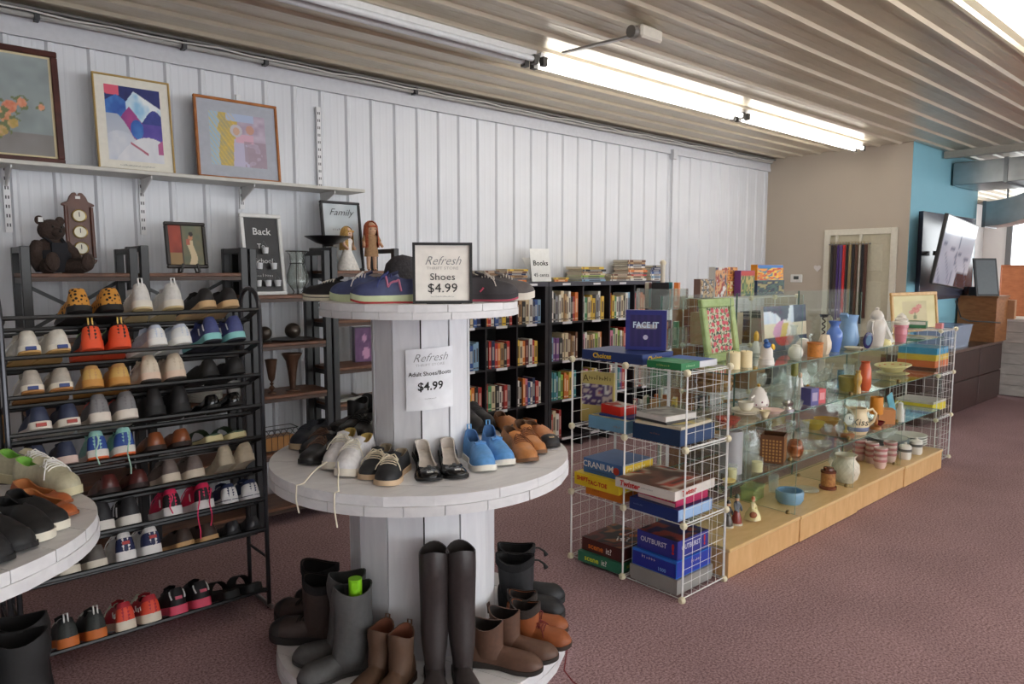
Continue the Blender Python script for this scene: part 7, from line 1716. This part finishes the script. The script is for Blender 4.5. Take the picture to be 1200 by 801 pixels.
t, s = orn('stoneware_pitcher', 'cream stoneware pitcher lettered Kiss with a blue band', 'pitcher', 1008, 508, S1, [('body', [(.1, 0), (11, 0), (12.5, 3), (13.5, 10), (12, 19), (10, 25), (11, 30), (10, 30), (9, 25), (11, 19), (.1, 6)], CRM, 24), ('blue_band', [(13.1, 4), (13.75, 6), (13.75, 8), (13.6, 9), (13, 6)], CER((112, 122, 150)))], None, -.9)
loop(t, s, [(10, 26), (17, 29), (21, 24), (19, 15), (12.6, 9)], 1.5, CRM); MB().bar((-8*s, 0, 28*s), (-13*s, 0, 32*s), 8*s, 3*s).build('spout', CRM, t, False); text(t, 'Kiss', 11*s, (0, -13.2*s, 15*s), INK, shear=.2)
t, s = orn('candle_lamp', 'small lamp with orange shade and turned brass foot', 'lamp', 1030, 503, S1, [('foot', [(.1, 0), (7, 0), (6, 3), (1.8, 5), (2.6, 10), (1.4, 15), (1.4, 18), (.1, 18)], mat((150, 96, 44), .35, .3)), ('shade', [(.1, 18), (7, 18), (7.4, 19), (7, 38), (6.2, 38), (6.4, 20), (.1, 19)], CER((216, 140, 44), .5))])
t, s = orn('blue_sign', 'turquoise sign board leaning behind the floral box', 'sign', 1048, 487, S1, [], None, .1)
mb = MB(); mb.T = Matrix.Rotation(-.15, 4, 'Y') @ Matrix.Rotation(-.2, 4, 'X'); mb.box(-10*s, 10*s, 0, 1*s, 0, 26*s); mb.build('board', mat((92, 168, 190), .5), t, False)
o = text(t, '~5', 7*s, (-1.5*s, -2.5*s, 17*s), mat((206, 222, 214), .5), rot=-.15)
t, s = orn('tissue_box', 'orange floral tissue box with pink side on the lowest shelf', 'box', 1053, 499, S1, [], None, .55)
MB().box(-9*s, 9*s, -9*s, 9*s, 0, 17*s).build('carton', mat((206, 140, 84), .5), t, False)
art(t, 'floral_front', mosaic([(206, 140, 84), (226, 190, 90), (196, 110, 60), (120, 140, 70)], 6, 3), 17.6*s, 16*s, 14, 12, (0, -9*s-.001, .5*s)); MB().box(9*s, 9*s+.001, -8*s, 8*s, 1*s, 16*s).build('pink_side', mat((216, 130, 140), .5), t, False)
t, s = orn('white_shaker', 'white ceramic bottle beside the floral tissue box', 'bottle', 1064, 496, S1, [('body', [(.1, 0), (4, 0), (4.2, 14), (2.6, 18), (3, 22), (.1, 24)], CER((230, 228, 222)))])
t, s = orn('ruby_dish', 'small ruby red glass dish near the case end', 'dish', 1070, 502, S1, [('dish', [(.1, 0), (4, 0), (8, 5), (7, 5), (3.4, 1.4), (.1, 1)], CER((120, 30, 40), .15))])
# --- on the beech plinth
def lady(lab, px, py, h, skirt, top, hat, seat=False):
    t, s = orn('figurine', lab, 'figurine', px, py, ZP, [('base', [(.1, 0), (h*.2, 0), (h*.2, h*.06), (.1, h*.06)], CER((214, 206, 188))), ('gown', [(.1, h*.06), (h*.17, h*.06), (h*.16, h*.2), (h*.09, h*.45), (.1, h*.5)] if not seat else [(.1, h*.06), (h*.34, h*.06), (h*.3, h*.25), (h*.16, h*.5), (.1, h*.55)], CER(skirt)),
        ('bodice', [(.1, h*.44), (h*.08, h*.46), (h*.11, h*.62), (h*.10, h*.72), (h*.04, h*.78), (.1, h*.79)], CER(top)), ('head', [(.1, h*.76), (h*.055, h*.79), (h*.07, h*.86), (h*.05, h*.93), (.1, h*.95)], CER((206, 160, 130))), ('hat', [(.1, h*.88), (h*.09, h*.89), (h*.06, h*.96), (h*.05, h*1.0), (.1, h*1.01)], CER(hat))])
    for sd in (-1, 1): MB().tube([(sd*h*.10*s, 0, h*.70*s), (sd*h*.17*s, -h*.05*s, h*.55*s), (sd*h*.08*s, -h*.12*s, h*.47*s)], h*.035*s, 6).build('arm', CER(top), t)
    return t, s
lady('grey coated man figurine on the plinth', 853, 617, 32, (96, 90, 84), (80, 80, 82), (60, 54, 50)); lady('woman figurine in a red skirt and grey shawl on the plinth', 863, 614, 36, (140, 60, 50), (110, 116, 126), (86, 96, 76))
t, s = lady('seated girl figurine with a basket in pale yellow', 882, 609, 28, (220, 206, 150), (226, 216, 170), (190, 110, 70), True); MB().ball((-8*s, -5*s, 9*s), 4.5*s, 1.1, .9, .8).build('basket', mat((150, 90, 60), .7), t)
t, s = orn('blue_bowl', 'sky blue ceramic bowl on the beech plinth', 'bowl', 925, 588, ZP, [('bowl', [(.1, 0), (13, 0), (15.5, 4), (15.8, 12), (15, 14.5), (13.6, 14.5), (14, 11), (12.5, 3), (.1, 2.4)], CER((126, 166, 196)), 30)])
t, s = orn('glass_plate', 'clear pressed glass plate behind the blue bowl', 'plate', 944, 575, ZP, [('plate', [(.1, 0), (10, 0), (15, 2), (14.6, 2.6), (9, .8), (.1, .8)], CLEAR, 28)])
t, s = orn('wooden_jar', 'painted brown wooden jar with lid on the plinth', 'jar', 970, 572, ZP, [('base', [(.1, 0), (9.6, 0), (9.8, 3), (8.4, 4), (.1, 4)], CER((110, 60, 40))), ('body', [(8.0, 4), (8.2, 6), (8, 19), (.1, 19.5)], wood((150, 92, 50), (190, 140, 80), .4, (20, 20, 20), 'painted_wood')), ('lid', [(.1, 19), (8.6, 19.3), (8.6, 21.5), (6, 22), (5.6, 25), (.1, 25.5)], CER((104, 56, 38)))])
t, s = orn('pineapple_vase', 'cream embossed pineapple vase with ruffled rim', 'vase', 994, 566, ZP, [('body', [(.1, 0), (9, 0), (13, 5), (15.5, 13), (14.6, 21), (10.5, 26.5), (10, 29), (12.5, 33), (11.6, 33), (9, 28), (.1, 20)], CER((222, 214, 196), .35), 28)])
mb = MB()
for i in range(18):
    a = 2*PI*i/18
    for q in (1, -1): mb.tube([((r_*s)*math.cos(a+q*.05*z), (r_*s)*math.sin(a+q*.05*z), z*s) for r_, z in ((9.2, 1), (13.2, 5), (15.6, 13), (14.7, 21), (11, 26))], .35*s, 4)
mb.build('embossing', CER((230, 222, 204), .35), t)
PNK = CER((216, 186, 178), .35)
for i, (px, py) in enumerate(((1008, 538), (1021, 542), (1031, 548), (1042, 541))):
    for k in range(3):
        t, s = orn('teacup', f'pink patterned cup, {ORD[k]} up in the {("rearmost", "second", "front", "plate-side")[i]} cup stack', 'cup', px, py, ZP, [('cup', [(.1, 0), (5, 0), (6.4, 3), (7.2, 12), (6.6, 12), (5.6, 3), (.1, 1.5)], PNK if k < 2 else CER((226, 206, 200), .35)), ('band', [(7.0, 8), (7.5, 9), (7.5, 10.5), (7.1, 11)], CER((190, 130, 130)))], 'pink cups stacked on the plinth')
        t.location.z += k*6.2*s
for k in range(7):
    t, s = orn('dinner_plate', f'grey-rimmed dinner plate, {ORD[k]} from the bottom of the plinth stack', 'plate', 1046, 530, ZP, [('plate', [(.1, 0), (14, 0), (22.5, 3.4), (22.4, 4.2), (14.5, 1.4), (.1, 1.2)], CER((206, 208, 206), .3), 32), ('rim_line', [(21.6, 3.5), (23, 3.6), (23, 4.3), (21.6, 4.2)], CER((120, 130, 132), .3), 32)], 'dinner plates on the plinth')
    t.location.z += k*2.3*s
    zst = t.location.z+4*s; PLX, PLY = t.location.x, t.location.y
GRV = []
for i, (px, py, r) in enumerate(((1040, 519, 10), (1054, 520, 8))):
    t, s = orn('gravy_bowl', ('white china serving bowl on the dinner plates', 'small white china bowl on the dinner plates')[i], 'bowl', px, py, ZP, [('bowl', [(.1, 0), (r*.4, 0), (r, r*.8), (r-.8, r*.8), (r*.35, 1.5), (.1, 1.5)], CER((214, 214, 206), .3), 24)])
    ORN.pop(); GRV.append(t); t.location = (PLX+(-.075, .08)[i], PLY+.02, zst+.004)
for k in range(4): 
    t, s = orn('soup_bowl', f'white soup bowl, {ORD[k]} from the bottom of the bowl stack at the plinth end', 'bowl', 1079, 518, ZP, [('bowl', [(.1, 0), (8, 0), (17.5, 6), (17, 6.8), (7.5, 1.6), (.1, 1.4)], CER((214, 214, 206), .3), 28)], 'soup bowls at the plinth end')
    t.location.z += k*2.8*s
for i, (px, py) in enumerate(((1077, 540), (1089, 536))):
    t, s = orn('sugar_pot', ('white banded sugar pot beside the dinner plates', 'white banded creamer pot nearest the plinth end')[i], 'pot', px, py, ZP, [('pot', [(.1, 0), (6, 0), (7, 2), (7, 13), (6, 15), (.1, 15)], CER((224, 220, 210), .3)), ('band', [(6.8, 9), (7.3, 9.5), (7.3, 12), (6.9, 12.5)], CER((96, 96, 90), .3)), ('lid', [(.1, 14.6), (7.2, 15), (5, 17), (1.5, 18), (1.5, 20), (.1, 20.5)], CER((226, 222, 212), .3))])
t, s = orn('glass_casserole', 'pale green glass lidded box at the back of the plinth', 'box', 877, 585, ZP, [], None, .1)
GLB = glassmat((222, 236, 206), 1.4, 'pale_green_glass', .05, .3, (196, 210, 160)); MB().box(-14*s, 14*s, -8*s, 8*s, 0, 13*s).build('body', GLB, t, False); MB().box(-15*s, 15*s, -9*s, 9*s, 13*s, 16*s).build('lid', GLB, t, False)
for i in range(3):
    t, s = orn('glass_platter', f'clear glass cake platter, {ORD[i]} from the bottom near the wire cubes', 'platter', 853, 600, ZP, [('platter', [(.1, 0), (8, 0), (14, 3), (13.5, 3.6), (7.5, 1), (.1, 1)], CLEAR, 24)], 'glass platters by the cubes'); t.location.z += i*3*s; t.location.y = CYB-.10; t.location.x = CX[0]+.17

# extra glassware standing further back on the glass shelves
for i, (px, py, z, kind, lab) in enumerate(((868, 462, S2, 0, 'clear stemmed wine glass behind the saucers'), (916, 458, S2, 1, 'clear bulb vase beside the decanter'), (950, 452, S2, 0, 'clear wine glass behind the gilt animals'), (994, 447, S2, 2, 'clear straight tumbler behind the planter'),
    (868, 536, S1, 2, 'clear tumbler behind the frosted vase'), (900, 523, S1, 1, 'clear bulb vase behind the storage jar'), (926, 520, S1, 0, 'clear wine glass behind the lattice lantern'), (942, 512, S1, 2, 'clear tumbler behind the amber globe'), (1020, 492, S1, 0, 'clear wine glass beside the orange lamp'),
    (906, 576, ZP, 2, 'clear tumbler at the back of the plinth'), (980, 548, ZP, 1, 'clear bulb vase behind the wooden jar'), (884, 408, S3, 1, 'clear bulb vase behind the yellow-headed figurine'), (1040, 396, S3, 2, 'clear tumbler behind the white jug'))):
    pf = ([(.1, 0), (6, 0), (5.6, .8), (.8, 1.6), (.8, 11), (5, 16), (6, 24), (5.4, 28), (4.9, 28), (5.4, 24), (4.4, 16.5), (.1, 13)], [(.1, 0), (6, 0), (9, 7), (8, 14), (3.4, 21), (3.2, 26), (5, 30), (4.4, 30), (2.8, 26), (3, 21), (7.4, 14), (.1, 3)], [(.1, 0), (5, 0), (6, 20), (5.5, 20), (4.5, 1.5), (.1, 1.5)])[kind]
    orn(('wine_glass', 'bulb_vase', 'tumbler')[kind], lab, ('glass', 'vase', 'glass')[kind], px, py, z, [('glass', pf, CLEAR, 18)])

# nudge the ornaments apart on each shelf (stacked pieces move together)
CL = []
for o, z, r in ORN:
    for c in CL:
        if abs(c[1]-z) < .05 and (c[0][0].location.xy-o.location.xy).length < .004: c[0].append(o); c[2] = max(c[2], r); break
    else: CL.append([[o], z, r, o.location.copy()])
LEVELS = (ZP, S1, S2, S3)
PAN = [(3.56, 4.06, 2.28), (4.28, 4.86, 2.32), (5.70, 6.3, 2.28)]
for it in range(300):
    for i in range(len(CL)):
        A = CL[i]
        for j in range(i+1, len(CL)):
            B = CL[j]
            if min(LEVELS, key=lambda q: abs(q-A[1])) != min(LEVELS, key=lambda q: abs(q-B[1])): continue
            if A[1] > B[1]+.01 or B[1] > A[1]+.01: continue
            d = A[3].xy-B[3].xy; need = A[2]+B[2]+.003
            if d.length < need:
                n = d.normalized() if d.length > 1e-5 else Vector((1, 0)); k = (need-d.length)*.35
                wa = B[2]/(A[2]+B[2]); A[3].xy += n*k*wa*2; B[3].xy -= n*k*(1-wa)*2
        lo, hi = CYF+.016+A[2], CYB-.012-A[2]
        if A[1] > S2+.1:
            for x0, x1, ym in PAN:
                if x0-A[2] < A[3].x < x1+A[2]: hi = min(hi, ym-A[2])
        A[3].y = (lo+hi)/2 if lo > hi else min(max(A[3].y, lo), hi)
        for m, xd in enumerate(CX):
            if A[1] > S2+.1 and m == 3: continue
            if m == 0 and A[3].x < xd+A[2]+.006: A[3].x = xd+A[2]+.006
            elif m == 4 and A[3].x > xd-A[2]-.006: A[3].x = xd-A[2]-.006
            elif abs(A[3].x-xd) < A[2]+.006: A[3].x = xd+(A[2]+.006)*(1 if A[3].x >= xd else -1)
for objs, z, r, loc in CL:
    for o in objs: o.location.x, o.location.y = loc.x, loc.y
    if objs[0].name.startswith('dinner_plate'):
        for g, dx in zip(GRV, (-.075, .08)): g.location.x, g.location.y = loc.x+dx, loc.y+.01
    if objs[0]['label'].startswith('cream saucer'): SAU = loc
for o in bpy.data.objects:
    if o.get('label') == 'cream floral teacup standing on the saucers': o.location.x, o.location.y = SAU.x, SAU.y

# ---- belts on the door
y0 = at(976, 300, x=GX).y; y1 = at(1019, 300, x=GX).y
zt_ = at(995, 292, x=GX).z
hk = thing('belt_hanger', 'metal over-door rack with hooks holding the belts', 'hanger', (GX-.05, (y0+y1)/2, zt_+.06))
MB().tube([(0, (y0-y1)/2+.03, 0), (0, -(y0-y1)/2-.03, 0)], .008, 6).build('bar', STEEL, hk)
for yy in (.16, -.12): MB().box(.0, .035, yy-.012, yy+.012, -.01, dt-zt_-.06-.065).build('door_hook', CREAM, hk, False)
bc = [(40, 32, 30), (60, 44, 38), (70, 40, 110), (96, 70, 130), (196, 40, 40), (30, 28, 30), (150, 130, 90), (36, 34, 34), (90, 60, 44), (196, 190, 180), (32, 30, 32), (80, 48, 36)]
bn = ['black', 'dark brown', 'deep purple', 'lilac', 'bright red', 'narrow black', 'olive woven', 'wide black', 'tan brown', 'white', 'charcoal', 'chestnut']
for i in range(12):
    y = y0+(y1-y0)*(i+.5)/12; L_ = random.uniform(.78, 1.0); t = thing('belt', f'{bn[i]} leather belt hanging on the cream door', 'belt', (GX-.062, y, zt_+.05), 0, 'belts hanging on the door')
    w = (.030, .034, .026, .03, .032, .02, .030, .032, .028, .016, .03, .034)[i]
    MB().box(-.004, .004, -w/2, w/2, -L_, 0).build('strap', mat(bc[i], .5), t, False)
    mb = MB(); mb.tube([(0, -w*.6, -.01), (0, w*.6, -.01), (0, w*.6, .035), (0, -w*.6, .035)], .0035, 5, True); mb.build('buckle', mat((176, 160, 120), .3, .9), t)
